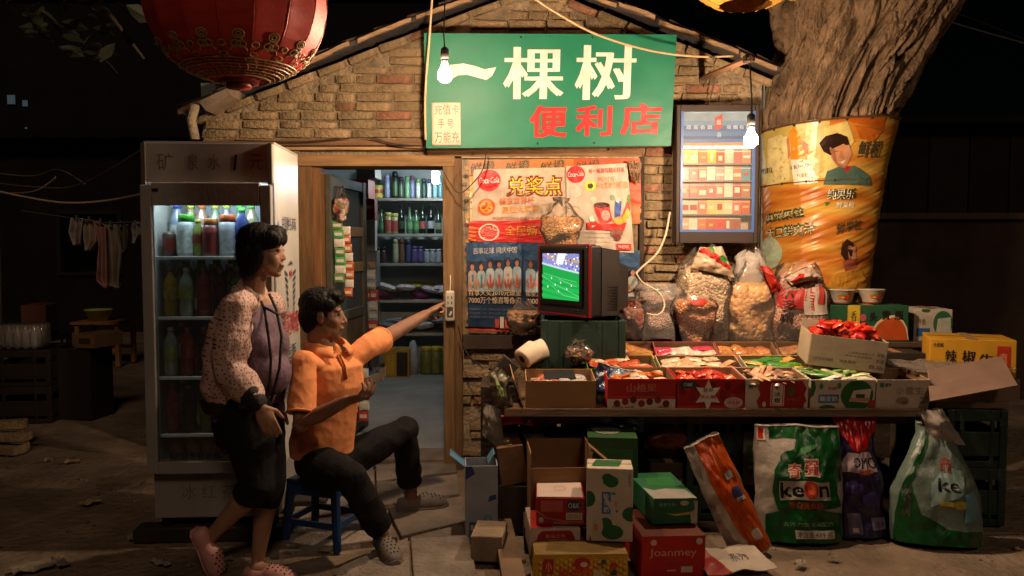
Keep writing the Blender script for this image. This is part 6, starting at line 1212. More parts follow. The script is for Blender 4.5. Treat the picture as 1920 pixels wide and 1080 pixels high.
gbox('fruit_carton', 'dark green carton behind the tall pear carton', 1106, 1200, 905, 3.95, .3, .28, '#20451f', [('r', .1, .2, .9, .8, '#2a5a30')], st=[('d', .4, .5, .3, .3, '#6a6a60')], rz=R(-4), z=.25)
carton('flat_crate', 'hidden brown carton propping up the dark green one', (at(1150, 1000, 3.95).x, 4.12, 0), (.34, .3, .245), '#5a4634')
# big open brown carton
bo = thing('open_carton', 'deep open brown carton behind the red and white stack', 'box', (at(1050, 900, 3.85).x, 3.98, .12), R(3), rx=R(0))
ww, dd, hh_ = .30, .30, .36
for nm, c0, s_ in (('front_panel', (0, -dd / 2, hh_ * .4), (ww, .006, hh_ * .8)), ('back_panel', (0, dd / 2, hh_ / 2), (ww, .006, hh_)), ('side_panel', (-ww / 2, 0, hh_ / 2), (.006, dd - .008, hh_)), ('side_panel', (ww / 2, 0, hh_ / 2), (.006, dd - .008, hh_)), ('bottom_panel', (0, 0, .003), (ww - .008, dd - .008, .006))): MB().box(c0, s_).build(nm, mat('#7d5c3c', .85, .1, 9, grime=.2), bo)
MB().box((ww / 2 + .04, .0, hh_ - .02), (.006, dd * .9, .12), ry=R(-50)).build('side_flap', mat('#7d5c3c', .85, .1, 9), bo)
tag(MB().box((at(1050, 950, 3.9).x, 4.0, .058), (.36, .36, .116), bev=.004).build('flat_carton', mat('#4a3a2c', .85, .2), world=True), 'flat dark carton under the deep open carton', 'box')
# tall blue box with open top
tb = thing('drink_carton', 'tall blue and white carton with its lid open near the door post', 'box', (at(901, 985, 3.95).x, 4.03, .0), R(4))
ww, dd = .158, .16; hh_ = hz(866, 985, 3.95) + .06; BW = mat('#8f96a0', .55, .12, 9, grime=.2)
for nm, c0, s_ in (('front_panel', (0, -dd / 2, hh_ / 2), (ww, .005, hh_)), ('back_panel', (0, dd / 2, hh_ / 2), (ww, .005, hh_)), ('side_panel', (-ww / 2, 0, hh_ / 2), (.005, dd - .008, hh_)), ('side_panel', (ww / 2, 0, hh_ / 2), (.005, dd - .008, hh_)), ('bottom_panel', (0, 0, .003), (ww - .008, dd - .008, .006))): MB().box(c0, s_).build(nm, BW, tb)
MB().box((.05, .0, hh_ + .03), (.06, .14, .005), ry=R(-60)).build('lid_flap', mat('#5f8aa8', .5), tb); MB().box((-ww / 2 - .04, 0, hh_ + .02), (.1, .14, .005), ry=R(40)).build('lid_flap', mat('#4f7a98', .5), tb)
prints(tb, front(ww, dd, hh_), [('p', [(0, .36), (.5, .3), (.42, .46), (0, .5)], '#25306a'), ('d', .45, .72, .3, .08, '#a89a90'), ('d', .35, .74, .12, .05, '#8a4a34'), ('d', .72, .68, .14, .06, '#b0a494'), ('p', [(0, .82), (.3, .9), (.2, 1), (0, 1)], '#2a3a78'), ('p', [(.7, .52), (.98, .56), (.95, .62), (.75, .6)], '#1f3a6a'), ('d', .7, .3, .13, .05, '#5f7f98'), ('t', '回', .66, .27, .76, .33, '#b0b4b8', .02), ('r', .1, .06, .4, .26, '#4a4f68'), ('r', .15, .15, .24, .22, '#a8a4a0'), ('r', .28, .08, .37, .15, '#a8a4a0')])
# tilted brown carton with red packs
tl = gbox('shoe_carton', 'tilted brown carton holding red striped packets', 935, 985, 915, 4.05, .3, .2, '#6d4f36', None, rz=R(6), z=.26, ry=R(-8))
packets(5, at(945, 850, 4.05).x, at(985, 850, 4.05).x, 4.18, .56, ['#b03a34', '#b8807a', '#a82a24'], 'red striped packet standing in the tilted brown carton', 'red striped packets', (.17, .05, .012), stand=True, seed=4, tilt=.15, yr=.03)
carton('prop_carton', 'dark carton under the tilted brown one', (at(955, 960, 4.1).x, 4.2, 0), (.2, .3, .25), '#33281f')
# rumpled bags hanging and lying at the door end of the stall
flap([(912, 700), (946, 690), (962, 758), (930, 762)], 4.12, '#5f5a44', [('d', .5, .5, .2, .3, '#6f7a4a')], 'rumpled green grey plastic bag hanging at the stall end', 2)
flap([(908, 756), (938, 760), (946, 850), (904, 812)], 4.14, '#7d7468', None, 'white rumpled plastic bag hanging below the stall end', 5)
flap([(958, 764), (1030, 772), (1036, 806), (960, 792)], 4.3, '#4d5a6a', [('r', .1, .3, .8, .9, '#34507a'), ('r', .8, .2, 1, .9, '#8a7e74')], 'blue and white printed bag under the plank by the door end', 8)
powder_bag('blue detergent bag lying tilted on the cartons under the stall', 1150, 1000, .34, .3, .14, '#18243f', [('p', [(.2, .7), (.9, .75), (.9, .95), (.3, .98)], '#4a6a88'), ('t', '洗衣粉', .28, .74, .86, .92, '#8fa0ac', .04), ('d', .3, .4, .14, .1, '#4a6a3a'), ('d', .66, .46, .05, .05, '#a84a44'), ('d', .76, .4, .06, .06, '#8a4a58'), ('r', .1, .5, .9, .62, '#22387a')], rz=R(-6), lean=R(14)).location = V((at(1150, 870, 4.2).x, 4.22, .535))
# more cartons and bags jammed in under the planks
for i, (lb, p0, p1, pb_, Y_, d_, h_, z_, bc, rz_) in enumerate([('small blue carton squeezed under the plank by the door end', 1032, 1076, 820, 4.3, .16, .12, .53, '#2c4a86', 4), ('small white and red carton under the plank next to the blue one', 1078, 1112, 820, 4.28, .16, .13, .52, '#a89a8e', -8), ('grey carton at the back under the stall', 1060, 1130, 880, 4.45, .2, .30, .32, '#6a5f54', 5), ('brown carton at the back under the stall next to the crate', 1215, 1285, 900, 4.4, .2, .34, .3, '#6d5236', -6), ('low dark carton on the ground under the stall', 1215, 1290, 980, 4.3, .3, .3, 0.0, '#3c2e24', 3), ('white carton behind the orange bag under the stall', 1385, 1440, 900, 4.3, .2, .3, .18, '#8d8478', 10), ('brown carton supporting the white one under the stall', 1380, 1450, 960, 4.3, .25, .176, .0, '#5a452f', -4)]):
    gbox('carton', lb, p0, p1, pb_, Y_, d_, h_, bc, [('r', .12, .2, .7, .75, ['#8aa0c8', '#a82c24', '#5a5046', '#8a6a48', '#2a2018', '#5a8a5a', '#6a5238', '#8a2a1c'][i]), ('d', .8, .5, .12, .2, '#a89a8a'), ('r', .2, .3, .6, .36, '#b8aca0'), ('r', .2, .45, .5, .5, '#b8aca0')], rz=R(rz_), z=z_)
for i, (x_, y_, w_, h_, c_, z_, Yy) in enumerate([(1140, 870, .26, .16, '#5f6a78', .50, 4.34), (1250, 830, .24, .14, '#7a3a34', .50, 4.3), (1460, 860, .22, .2, '#5a6248', .2, 4.25), (1000, 830, .18, .16, '#8a8478', .50, 4.3)]):
    o = thing('plastic_bag', ['grey crumpled bag stuffed under the middle of the plank', 'red crumpled bag stuffed under the plank beside the crate', 'olive crumpled bag behind the green detergent bag', 'white crumpled bag under the door end of the plank'][i], 'bag', (at(x_, y_, Yy).x, Yy, z_ - .12 + .0))
    q = MB().ell((0, 0, h_ / 2), (w_ / 2, w_ / 3, h_ / 2), nu=28, nv=20); q.wob(.04, 7, i + 3); q.wob(.015, 22, i); q.build('bag_body', mat(c_, .35, .25, 14, .4, 24), o, smooth=True)
    MB().tube([(0, 0, h_ * .9), (.02, 0, h_ * 1.05), (.05, -.01, h_ * 1.12)], [.02, .012, .03], 10).wob(.008, 30, i).build('bag_neck', mat(c_, .35, .25, 14, .4, 24), o, smooth=True)
# loose block, long board, flattened carton, scraps
blk = gnd(916, 1058); tag(MB().box((blk.x, blk.y + .1, .075), (.15, .22, .12), rz=R(-6), rx=R(0), bev=.006).wob(.004, 8).build('concrete_block', mat('#83725f', .95, .2, 9, .5, 50), world=True), 'pale concrete block lying on the paving by the cartons', 'block')
p0, p1 = gnd(930, 930, .05), gnd(965, 1100, .05)
tag(MB().prism([p0 + V((-.045, 0, 0)), p0 + V((.045, 0, 0)), p1 + V((.05, 0, 0)), p1 + V((-.05, 0, 0))], (0, 0, .03)).build('board', mat('#6f5a46', .85, .3, 5, .3, 40), world=True), 'long wooden board lying on the ground beside the cartons', 'board')
fx = gnd(1370, 1068); o = thing('flattened_carton', 'flattened red and white carton on the ground under the orange bag', 'box', (fx.x, fx.y, .005), R(14))
MB().sheet(lambda u, v: V(((u - .5) * .34, (v - .5) * .22, .03 + .02 * noise.noise(V((u * 3, v * 3, 4))) + .03 * v)), 10, 8, th=.004).build('board_sheet', mat('#a89a8c', .6, .1), o)
prints(o, lambda u, v, k: V(((u - .5) * .34, (v - .5) * .22, .03 + .02 * noise.noise(V((u * 3, v * 3, 4))) + .03 * v + k)), [('p', [(0, 0), (.35, 0), (.25, 1), (0, 1)], '#8a1a18'), ('t', '系列', .5, .4, .74, .66, '#4a4038', .01)], grid=10, k0=.002)
scr = [(60, 1068, .16, .1), (110, 1058, .14, .05), (170, 945, .1, .07), (300, 1060, .12, .035), (250, 1012, .06, .05), (135, 868, .09, .04), (85, 866, .05, .03), (310, 840, .06, .03), (500, 985, .05, .05), (600, 1036, .12, .03), (120, 722, .1, .05), (740, 1062, .02, .02), (330, 950, .04, .03), (430, 1052, .03, .02), (1235, 1055, .1, .08), (1500, 1060, .06, .04), (1560, 1048, .05, .03)]
for i, (x, y, w_, d_) in enumerate(scr):
    p = gnd(x, y); rr = random.Random(i)
    q = MB().sheet(lambda u, v: V(((u - .5) * w_, (v - .5) * d_, .012 + .02 * noise.noise(V((u * 3 + i, v * 3, i))))), 6, 5, th=.002)
    tag(q.build('paper_scrap', mat(['#8f8474', '#7f7466', '#a08a5a'][i % 3], .85, .2), M=TM((p.x, p.y, .004), rr.uniform(-1, 1))), 'crumpled scrap of paper litter lying on the dirt ground', 'litter', 'paper scraps on the ground')
q = MB(); rr = random.Random(11)
for i in range(420):
    p = V((rr.uniform(-4, 3.2), rr.uniform(2.9, 7.5), 0)); s_ = rr.uniform(.006, .022); q.box((p.x, p.y, ground_z(p.x, p.y) + s_ * .3), (s_, s_ * rr.uniform(.6, 1.4), s_ * .8), rz=rr.uniform(0, 3), rx=rr.uniform(-.5, .5), ry=rr.uniform(-.5, .5))
tag(q.build('pebbles', mat('#6d6052', .9, .3, 20), world=True), 'small stones and crumbs scattered over the dirt ground', 'pebbles', kind='stuff')
# ================================================================== THE DARK YARD BEYOND
# washing line with garments
ln = thing('washing_line', 'clothes line stretched across the dark yard', 'line', at(200, 412, 9.0))
MB().tube([at(40, 395, 9.0), at(130, 408, 9.0), at(200, 418, 9.0), at(280, 415, 9.0), at(360, 405, 9.0)], .006, 5).build('rope', mat('#6a5c4a', .8), ln, world=True)
def garment(pts, Y, colr, label, seed):
    """hanging cloth: outline in picture pixels, hung from the line with folds and a back layer"""
    xs_ = [p[0] for p in pts]; c = at(sum(xs_) / len(xs_), max(p[1] for p in pts), Y); o = thing('garment', label, 'clothes', c, group=None)
    x0, x1 = min(xs_), max(xs_); y0, y1 = min(p[1] for p in pts), max(p[1] for p in pts)
    def ext(t):          # left and right edge of the outline at height fraction t
        y = y0 + (y1 - y0) * t; hits = []
        for i in range(len(pts)):
            a, b_ = pts[i], pts[(i + 1) % len(pts)]
            if (a[1] - y) * (b_[1] - y) <= 0 and a[1] != b_[1]: hits.append(a[0] + (b_[0] - a[0]) * (y - a[1]) / (b_[1] - a[1]))
        return (min(hits), max(hits)) if len(hits) > 1 else (x0, x1)
    iv_ = mw(o).inverted()
    def mp(u, v):
        t = min(.995, max(.005, 1 - v)); l, r_ = ext(t); p = at(l + (r_ - l) * u, y0 + (y1 - y0) * t, Y)
        return iv_ @ (p + V((0, .05 * math.sin(u * 14 + seed + v * 2) * (.4 + t), 0)))
    MB().sheet(mp, 24, 18, th=.012).build('cloth', mat(colr, .9, .2, 8), o, smooth=True)
    MB().box(iv_ @ at((pts[0][0] + pts[1][0]) / 2, y0, Y - .02), (.02, .03, .07)).build('clothes_peg', mat('#5a7a8a', .5), o)
garment([(132, 409), (156, 409), (153, 428), (144, 460), (128, 436)], 9.0, '#b8aca4', 'white sock cluster pegged at the end of the washing line', 1)
garment([(156, 412), (180, 415), (182, 452), (166, 470), (158, 450)], 9.05, '#b8a690', 'beige cloth pegged next to the white socks', 2)
garment([(178, 415), (200, 418), (204, 540), (184, 526), (188, 460)], 8.95, '#b88880', 'long pink garment hanging lowest on the washing line', 3)
garment([(198, 420), (218, 420), (230, 470), (226, 540), (204, 532), (200, 470)], 9.0, '#9a8c7c', 'grey beige shirt hanging beside the pink garment', 4)
garment([(216, 420), (238, 420), (238, 470), (226, 480)], 9.05, '#6a6052', 'dark cloth at the middle of the washing line', 5)
garment([(246, 420), (262, 418), (264, 440), (254, 456), (244, 430)], 9.0, '#a89c92', 'small pale cloth hung close to the fridge', 6)
garment([(262, 418), (290, 416), (290, 490), (268, 488)], 9.05, '#8a7866', 'brown cloth half hidden by the fridge', 7)
# old table with a basin
tbx = gnd(185, 688)
tab = thing('wooden_table', 'small old wooden table standing in the dark yard', 'table', (tbx.x, tbx.y, 0))
TW = mat('#9a6a44', .8, .3, 6, .3)
MB().box((0, .2, .53), (.62, .5, .03), bev=.004).build('tabletop', TW, tab)
for sx in (-.24, .24):
    for yy in (0, .4): MB().box((sx, yy, .26), (.05, .05, .51)).build('leg', TW, tab)
for yy in (0, .4): MB().box((0, yy, .2), (.43, .03, .04)).build('stretcher', TW, tab)
bs = thing('basin', 'yellow green plastic basin on the small wooden table', 'basin', (tbx.x - .06, tbx.y + .15, .546))
MB().lathe([(0, .004), (.10, .004), (.15, .13), (.165, .135), (.165, .14), (.15, .142), (.1, .012), (0, .012)], 28).build('bowl', mat('#c8d860', .4, .08), bs, smooth=True)
MB().lathe([(.1, 0), (.102, .004)], 28).build('foot_ring', mat('#98a83a', .4), bs)
# stacked crates with bottled water
cx = gnd(60, 785)
for i in range(2):
    beer_crate((cx.x, cx.y, .31 * i), (.5, .4, .305), '%s dark crate of the stack in the yard' % ['lower', 'upper'][i], R(6), colr='#2a2320')
wp = thing('water_pack', 'shrink wrapped pack of water bottles on the yard crates', 'bottle pack', (cx.x - .07, cx.y - .02, .617), R(6))
wb = MB().lathe([(0, 0), (.028, 0), (.031, .01), (.03, .13), (.013, .17), (.013, .19), (0, .19)], 12).mesh('water_bottle', film((.9, .93, .95), .25, .08, 0), True)
for i in range(6):
    for j in range(4): link('water_bottle', wb, wp, TM((-.165 + .066 * i, -.1 + .066 * j, 0)))
MB().box((0, 0, .1), (.41, .275, .2), bev=.03).wob(.012, 9).build('shrink_wrap', film((.95, .9, .86), .14, .12, .8, 14), wp, smooth=True)
o = carton('carton', 'brown carton with dark printing beside the water pack', (gnd(122, 790).x * .94 + .0, cx.y + .05, .617), (.22, .3, .12), '#8a6c4c', [('r', .25, .3, .8, .7, '#4a3a2a')], rz=R(-20))
carton('carton', 'dark carton standing beside the yard crates', (cx.x + .42, cx.y + .1, 0), (.3, .3, .6), '#2c231c', rz=R(-8))
carton('carton', 'reddish carton on top of the far crates by the pole', (gnd(20, 760).x, gnd(20, 760).y + .5, .62), (.22, .3, .28), '#7a4a3a', rz=R(10)); beer_crate((gnd(20, 760).x, gnd(20, 760).y + .5, 0), (.4, .4, .3), 'lower crate behind the yard stack', 0, colr='#2a2320'); beer_crate((gnd(20, 760).x, gnd(20, 760).y + .5, .31), (.4, .4, .3), 'upper crate behind the yard stack', 0, colr='#2a2320')
pl = gnd(6, 790); tag(MB().tube([(pl.x - .02, pl.y, 0), (pl.x - .0, pl.y, 2.2)], .032, 10).wob(.01, 2).build('pole', mat('#4a4038', .8, .2, 8), smooth=True, world=True), 'grey pole standing at the edge of the yard', 'pole')
for i in range(5):
    p = gnd(14 + 6 * (i % 3), 850 - 4 * i); tag(MB().box((p.x, p.y, .03 + .062 * (i // 2)), (.22, .11, .058), rz=R(8 * i - 12), bev=.004).build('loose_brick', BR, world=True), 'loose brick in the small heap at the foot of the pole', 'brick', 'loose bricks by the pole')
# far building with a few lit windows
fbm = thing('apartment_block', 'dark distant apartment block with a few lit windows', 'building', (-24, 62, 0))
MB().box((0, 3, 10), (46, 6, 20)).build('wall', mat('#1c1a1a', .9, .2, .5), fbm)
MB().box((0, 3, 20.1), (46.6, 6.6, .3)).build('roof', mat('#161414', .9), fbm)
for px, py, s_ in ((22, 187, .9), (48, 194, .6), (215, 315, .5), (231, 321, .35), (50, 241, .25), (58, 399, .25)):
    p = at(px, py, 62); l = p - V((-24, 62, 0))
    wd_ = MB().box((l.x, -.03, l.z), (s_ * .8, .06, s_ * .9)).build('window', mat('#2c2c2c', .6), fbm); MB().box((l.x, -.07, l.z), (s_ * .66, .03, s_ * .76)).build('pane', emis('#7a8c96', .14), wd_)
# yard wall and shed to the other side of the tree
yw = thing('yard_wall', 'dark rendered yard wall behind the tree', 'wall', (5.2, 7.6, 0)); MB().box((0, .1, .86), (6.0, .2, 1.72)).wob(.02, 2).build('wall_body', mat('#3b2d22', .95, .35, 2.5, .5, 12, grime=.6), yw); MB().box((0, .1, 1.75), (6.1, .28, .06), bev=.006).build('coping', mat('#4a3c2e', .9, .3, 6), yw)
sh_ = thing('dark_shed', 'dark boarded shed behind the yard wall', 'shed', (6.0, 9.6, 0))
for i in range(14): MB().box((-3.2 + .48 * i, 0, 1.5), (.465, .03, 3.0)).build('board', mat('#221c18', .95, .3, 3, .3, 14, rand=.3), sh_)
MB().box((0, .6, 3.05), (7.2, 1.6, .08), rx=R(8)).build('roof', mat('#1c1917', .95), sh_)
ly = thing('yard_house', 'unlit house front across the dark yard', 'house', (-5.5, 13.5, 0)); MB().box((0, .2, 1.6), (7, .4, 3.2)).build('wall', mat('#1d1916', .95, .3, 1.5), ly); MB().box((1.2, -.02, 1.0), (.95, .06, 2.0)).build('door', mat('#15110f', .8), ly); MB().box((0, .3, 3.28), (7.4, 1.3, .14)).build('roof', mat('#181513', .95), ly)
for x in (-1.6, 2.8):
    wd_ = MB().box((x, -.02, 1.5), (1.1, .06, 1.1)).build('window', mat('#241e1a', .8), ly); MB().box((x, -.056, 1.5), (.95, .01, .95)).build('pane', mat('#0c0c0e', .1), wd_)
# overhanging branch with big leaves at the top, lit only by what reaches it
br = thing('leafy_branch', 'dark branch with broad leaves hanging beside the red lantern', 'branch', at(100, -120, 4.6))
MB().tube([at(-60, -60, 4.7), at(80, -30, 4.6), at(200, 20, 4.6), at(270, 110, 4.6)], [.03, .022, .014, .006], 7).build('stem', mat('#2f261e', .9), br, smooth=True, world=True)
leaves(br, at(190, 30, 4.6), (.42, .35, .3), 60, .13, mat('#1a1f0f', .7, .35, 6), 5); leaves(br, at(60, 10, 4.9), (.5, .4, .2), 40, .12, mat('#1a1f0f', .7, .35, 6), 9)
# ================================================================== PEOPLE
SKIN = mat('#96705a', .5, .1, 14, .1, 90, spec=.4, sub=.12); SKINM = mat('#845f4b', .5, .1, 14, .1, 90, spec=.4, sub=.12)
HAIR = mat('#0c0908', .58, .3, 30, .3, 90, spec=.22, stretch=(1, 1, .25))
def cap_tube(q, pts, rs, n=14, open_end=False):
    q.tube(pts, rs, n); pts = [V(p) for p in pts]
    for p, r_ in list(zip(pts, rs))[:-1 if open_end else None]: q.ell(p, (r_ * .995,) * 3, nu=12, nv=8)
def ering(c, ax, ay, a, b_, n=28, e=1.0):
    out = []
    for i in range(n):
        t = 2 * math.pi * i / n; cs, sn = math.cos(t), math.sin(t)
        out.append(c + ax * a * abs(cs) ** e * (1 if cs >= 0 else -1) + ay * b_ * abs(sn) ** e * (1 if sn >= 0 else -1))
    return out
def spine(q, rows, ax, ay, sub=5):
    """rows: (centre, half width along ax, half depth along ay); smooth closed volume"""
    P = []
    for i in range(len(rows) - 1):
        for k in range(sub):
            t = k / sub; t = t * t * (3 - 2 * t) * .5 + t * .5
            P.append((V(rows[i][0]).lerp(V(rows[i + 1][0]), t), rows[i][1] + (rows[i + 1][1] - rows[i][1]) * t, rows[i][2] + (rows[i + 1][2] - rows[i][2]) * t))
    P.append((V(rows[-1][0]), rows[-1][1], rows[-1][2]))
    q.loft([ering(c, ax, ay, a, b_, e=.9) for c, a, b_ in P])
    q.ell(P[0][0], (min(P[0][1], P[0][2]) * .8,) * 3); q.ell(P[-1][0], (min(P[-1][1], P[-1][2]) * .8,) * 3)
def blob(q, name, m, parent, voxel=.005, it=4, post=None, fac=.5):
    o = bpy.data.objects.new('tmp', q.mesh('tmp', [])); col.objects.link(o)
    r_ = o.modifiers.new('r', 'REMESH'); r_.mode = 'VOXEL'; r_.voxel_size = voxel
    s_ = o.modifiers.new('s', 'SMOOTH'); s_.iterations = it; s_.factor = fac
    dg = bpy.context.evaluated_depsgraph_get(); me = bpy.data.meshes.new_from_object(o.evaluated_get(dg)); bpy.data.objects.remove(o)
    inv_ = mw(parent).inverted()
    if post:
        nn = [v.normal.copy() for v in me.vertices]
        for v, n_ in zip(me.vertices, nn): v.co = post(v.co, n_)
    me.transform(inv_); me.materials.clear(); me.materials.append(m); me.polygons.foreach_set('use_smooth', [True] * len(me.polygons)); me.update()
    return link(name, me, parent)
def folds(amp, fq, an=(1, 1, 1), seed=0, amp2=0, fq2=30):
    def f(p, n_):
        k = noise.noise(V((p.x * fq * an[0] + seed, p.y * fq * an[1], p.z * fq * an[2]))); k = (1 - abs(k) * 2.2)
        k2 = noise.noise(V((p.x * fq2 * an[0], p.y * fq2 * an[1] + seed, p.z * fq2 * an[2])))
        return p + n_ * (amp * k + amp2 * k2)
    return f
def fuzz(hair, parent, n, ln, flow, seed, r0=.0009, Mh=None):
    """loose single hairs rooted on the hair mass"""
    rr = random.Random(seed); me = hair.data; st = MB(); vs = me.vertices; k = len(vs); M_ = mw(hair); R3 = M_.to_3x3()
    for i in range(n):
        v = vs[rr.randrange(k)]; p = M_ @ v.co; nn = (R3 @ v.normal).normalized(); d = (V(flow(p, nn)) + V((rr.uniform(-.3, .3), rr.uniform(-.3, .3), rr.uniform(-.25, .25)))); d = (d - nn * d.dot(nn) * .8).normalized()
        lp = Mh.inverted() @ p
        if lp.x > .025 and lp.z < .085: continue
        l = ln * rr.uniform(.4, 1.2); pts = [p - nn * .002, p + d * l * .4 + nn * l * .10, p + d * l * .75 + nn * l * .12, p + d * l + nn * l * rr.uniform(-.02, .16)]
        st.tube(pts, [r0, r0, r0 * .7, r0 * .2], 3, cap=False)
    st.build('hair_strands', HAIR, hair, smooth=True, world=True)
def head_parts(q, M, k=1.0, soft=1.0):
    def E(c, r_, rot=None): q.ell(M @ V([x * k for x in c]), [x * k for x in r_], M=(M.to_3x3() @ rot) if rot else M.to_3x3(), nu=20, nv=14)
    RY = lambda a: Matrix.Rotation(R(a), 3, 'Y')
    F = soft > 1
    E((-.014, 0, .034), (.092, .073, .083)); E((.022, 0, -.010), (.066, .061, .082)); E((.028, 0, -.060), (.050, .050, .052)); E((.060, 0, -.096), (.023, .025, .017))
    for s_ in (-1, 1):
        if F: E((.012, s_ * .034, -.050), (.050, .028, .046), RY(30)); E((.044, s_ * .030, -.030), (.036, .030, .040))
        else: E((.002, s_ * .038, -.054), (.048, .022, .044), RY(30)); E((.048, s_ * .032, -.024), (.031, .027, .034))
        E((.064, s_ * .03, .030), (.015, .024, .010)); E((-.010, s_ * .073, -.006), (.016, .008, .029), RY(-12)); E((-.004, s_ * .078, .008), (.012, .006, .016)); E((.086 - .004 * F, s_ * .010, -.030), (.011, .008, .008))
    n_ = .93 if F else 1.0
    q.tube([M @ V((.077 * k, 0, .026 * k)), M @ V((.088 * n_ * k, 0, .0)), M @ V((.1 * n_ * k, 0, -.024 * k))], [.008 * k, .0085 * k, .0105 * k], 10); E((.098 * n_, 0, -.026), (.011, .011, .009))
    E((.083, 0, -.055), (.013, .022, .0065)); E((.080, 0, -.067), (.013, .019, .0075)); E((.073, 0, -.046), (.016, .024, .014)); E((.070, 0, -.078), (.014, .022, .012)); E((.046, 0, -.052), (.036, .041, .044)); E((.05, 0, -.02), (.033, .046, .032))
    return q
def eyes(parent, M, k=1.0):
    for s_ in (-1, 1):
        for nm, c, r_, m in (('eye', (.0775, s_ * .031, .010), (.007, .013, .0048), mat('#b8aca0', .3)), ('iris', (.0825, s_ * .031, .010), (.003, .005, .0046), mat('#120c0a', .2)), ('upper_lid', (.078, s_ * .032, .0150), (.0068, .0135, .0014), mat('#4a3024', .5)), ('eyebrow', (.0785, s_ * .033, .031), (.0055, .016, .0022), HAIR)):
            MB().ell(M @ V([x * k for x in c]), [x * k for x in r_], M=M.to_3x3(), nu=12, nv=8).build(nm, m, parent, smooth=True, world=True)
    MB().ell(M @ V((.0885 * k, 0, -.0620 * k)), (.006 * k, .019 * k, .0016 * k), M=M.to_3x3(), nu=12, nv=6).build('mouth', mat('#4a1c16', .5), parent, smooth=True, world=True)
def hand_parts(q, wr, d, n_, side, curl, k=1.0, thumb=.4, spread=.004):
    """d along the hand, n_ the way the palm faces, side = +1/-1 which edge carries the thumb; curl = bend of index..little"""
    d = V(d).normalized(); n_ = (V(n_) - d * V(n_).dot(d)).normalized(); s_ = d.cross(n_).normalized() * side; wr = V(wr)
    fr_ = Matrix((d, s_, n_)).transposed()
    q.ell(wr + d * .052 * k, (.050 * k, .040 * k, .0165 * k), M=fr_); q.ell(wr + d * .066 * k, (.034 * k, .041 * k, .0145 * k), M=fr_); q.ell(wr + d * .012 * k, (.032 * k, .029 * k, .020 * k), M=fr_); q.ell(wr + d * .04 * k + s_ * .02 * k + n_ * .006 * k, (.03 * k, .016 * k, .014 * k), M=fr_)
    tips = []
    for i, (off, ln_, r_) in enumerate(((.030, .073, .0088), (.0095, .081, .009), (-.0105, .074, .0086), (-.029, .058, .0076))):
        p = wr + d * .086 * k + s_ * off * k; a = 0; pts = [p - d * .03 * k, p]; c = curl[i]
        for j, fr in enumerate((.45, .30, .25)):
            a += c * (1.0, 1.15, .8)[j]; dr = d * math.cos(a) + n_ * math.sin(a) + s_ * (off / .03) * spread * 4 * math.cos(a) * .3; p = p + dr.normalized() * ln_ * fr * k; pts.append(p)
        cap_tube(q, pts, [r_ * k * f for f in (1.05, 1.15, 1.1, 1.0, .88)], 10); tips.append(p)
    b0 = wr + d * .022 * k + s_ * .022 * k; d1 = (d * .62 + s_ * .72 + n_ * thumb).normalized(); p1 = b0 + d1 * .042 * k; d2 = (d * .85 + s_ * .25 + n_ * (thumb + .25)).normalized(); p2 = p1 + d2 * .032 * k; p3 = p2 + (d2 + n_ * .2).normalized() * .024 * k
    cap_tube(q, [b0, p1, p2, p3], [.0145 * k, .0115 * k, .0105 * k, .009 * k], 10)
    return tips, p3
def clog(parent, heel, toe, up, m, name='clog', k=1.0):
    heel, toe = V(heel), V(toe); d = (toe - heel).normalized(); L_ = (toe - heel).length; up = (V(up) - d * V(up).dot(d)).normalized(); s_ = d.cross(up)
    tab = [(0, .018, .03), (.03, .03, .055), (.12, .037, .062), (.28, .036, .052), (.40, .037, .052), (.48, .041, .072), (.60, .046, .070), (.75, .049, .060), (.88, .044, .047), (.96, .032, .034), (1, .014, .018)]
    rings = []
    for t, w_, h_ in tab:
        c = heel + d * t * L_; r_ = []
        for i in range(22):
            a = 2 * math.pi * i / 22; x = math.cos(a); z = math.sin(a)
            zz = h_ * max(-.0, z) ** .7 if z > 0 else -.004 * abs(z)
            r_.append(c + s_ * w_ * k * abs(x) ** .8 * (1 if x > 0 else -1) + up * (zz + .004) * k)
        rings.append(r_)
    sh = MB().loft(rings).build('clog', m, parent, smooth=True, world=True)
    q = MB()
    for t, w_, h_ in ((.0, .02, .018), (.1, .039, .02), (.35, .038, .02), (.7, .052, .02), (.9, .046, .02), (1.0, .02, .018)):
        pass
    MB().loft([[heel + d * (t * L_ * 1.03 - .004) + s_ * w_ * k * math.cos(2 * math.pi * i / 16) * 1.0 + up * (.018 * max(0, math.sin(2 * math.pi * i / 16)) - .006 * (math.sin(2 * math.pi * i / 16) < 0)) for i in range(16)] for t, w_ in ((0, .02), (.08, .037), (.35, .039), (.7, .052), (.9, .046), (1.0, .02))]).build('sole', m, sh, world=True)
    hol = MB()
    for i, t in enumerate((.52, .6, .68, .76, .84, .91)):
        for x in ((-.6, -.2, .2, .6) if i % 2 == 0 else (-.4, 0, .4)):
            for j in range(len(tab) - 1):
                if tab[j][0] <= t <= tab[j + 1][0]: f = (t - tab[j][0]) / (tab[j + 1][0] - tab[j][0]); w_ = tab[j][1] + (tab[j + 1][1] - tab[j][1]) * f; h_ = tab[j][2] + (tab[j + 1][2] - tab[j][2]) * f
            z = math.sin(math.acos(min(1, abs(x) ** 1.25))) ** .7
            hol.ell(heel + d * t * L_ + s_ * w_ * k * x + up * (h_ * z + .004) * k, (.0042, .0042, .0042), nu=8, nv=6)
    hol.build('vent_hole', mat('#2a1c18', .8), sh, smooth=True, world=True)
    return sh
UP = V((0, 0, 1))
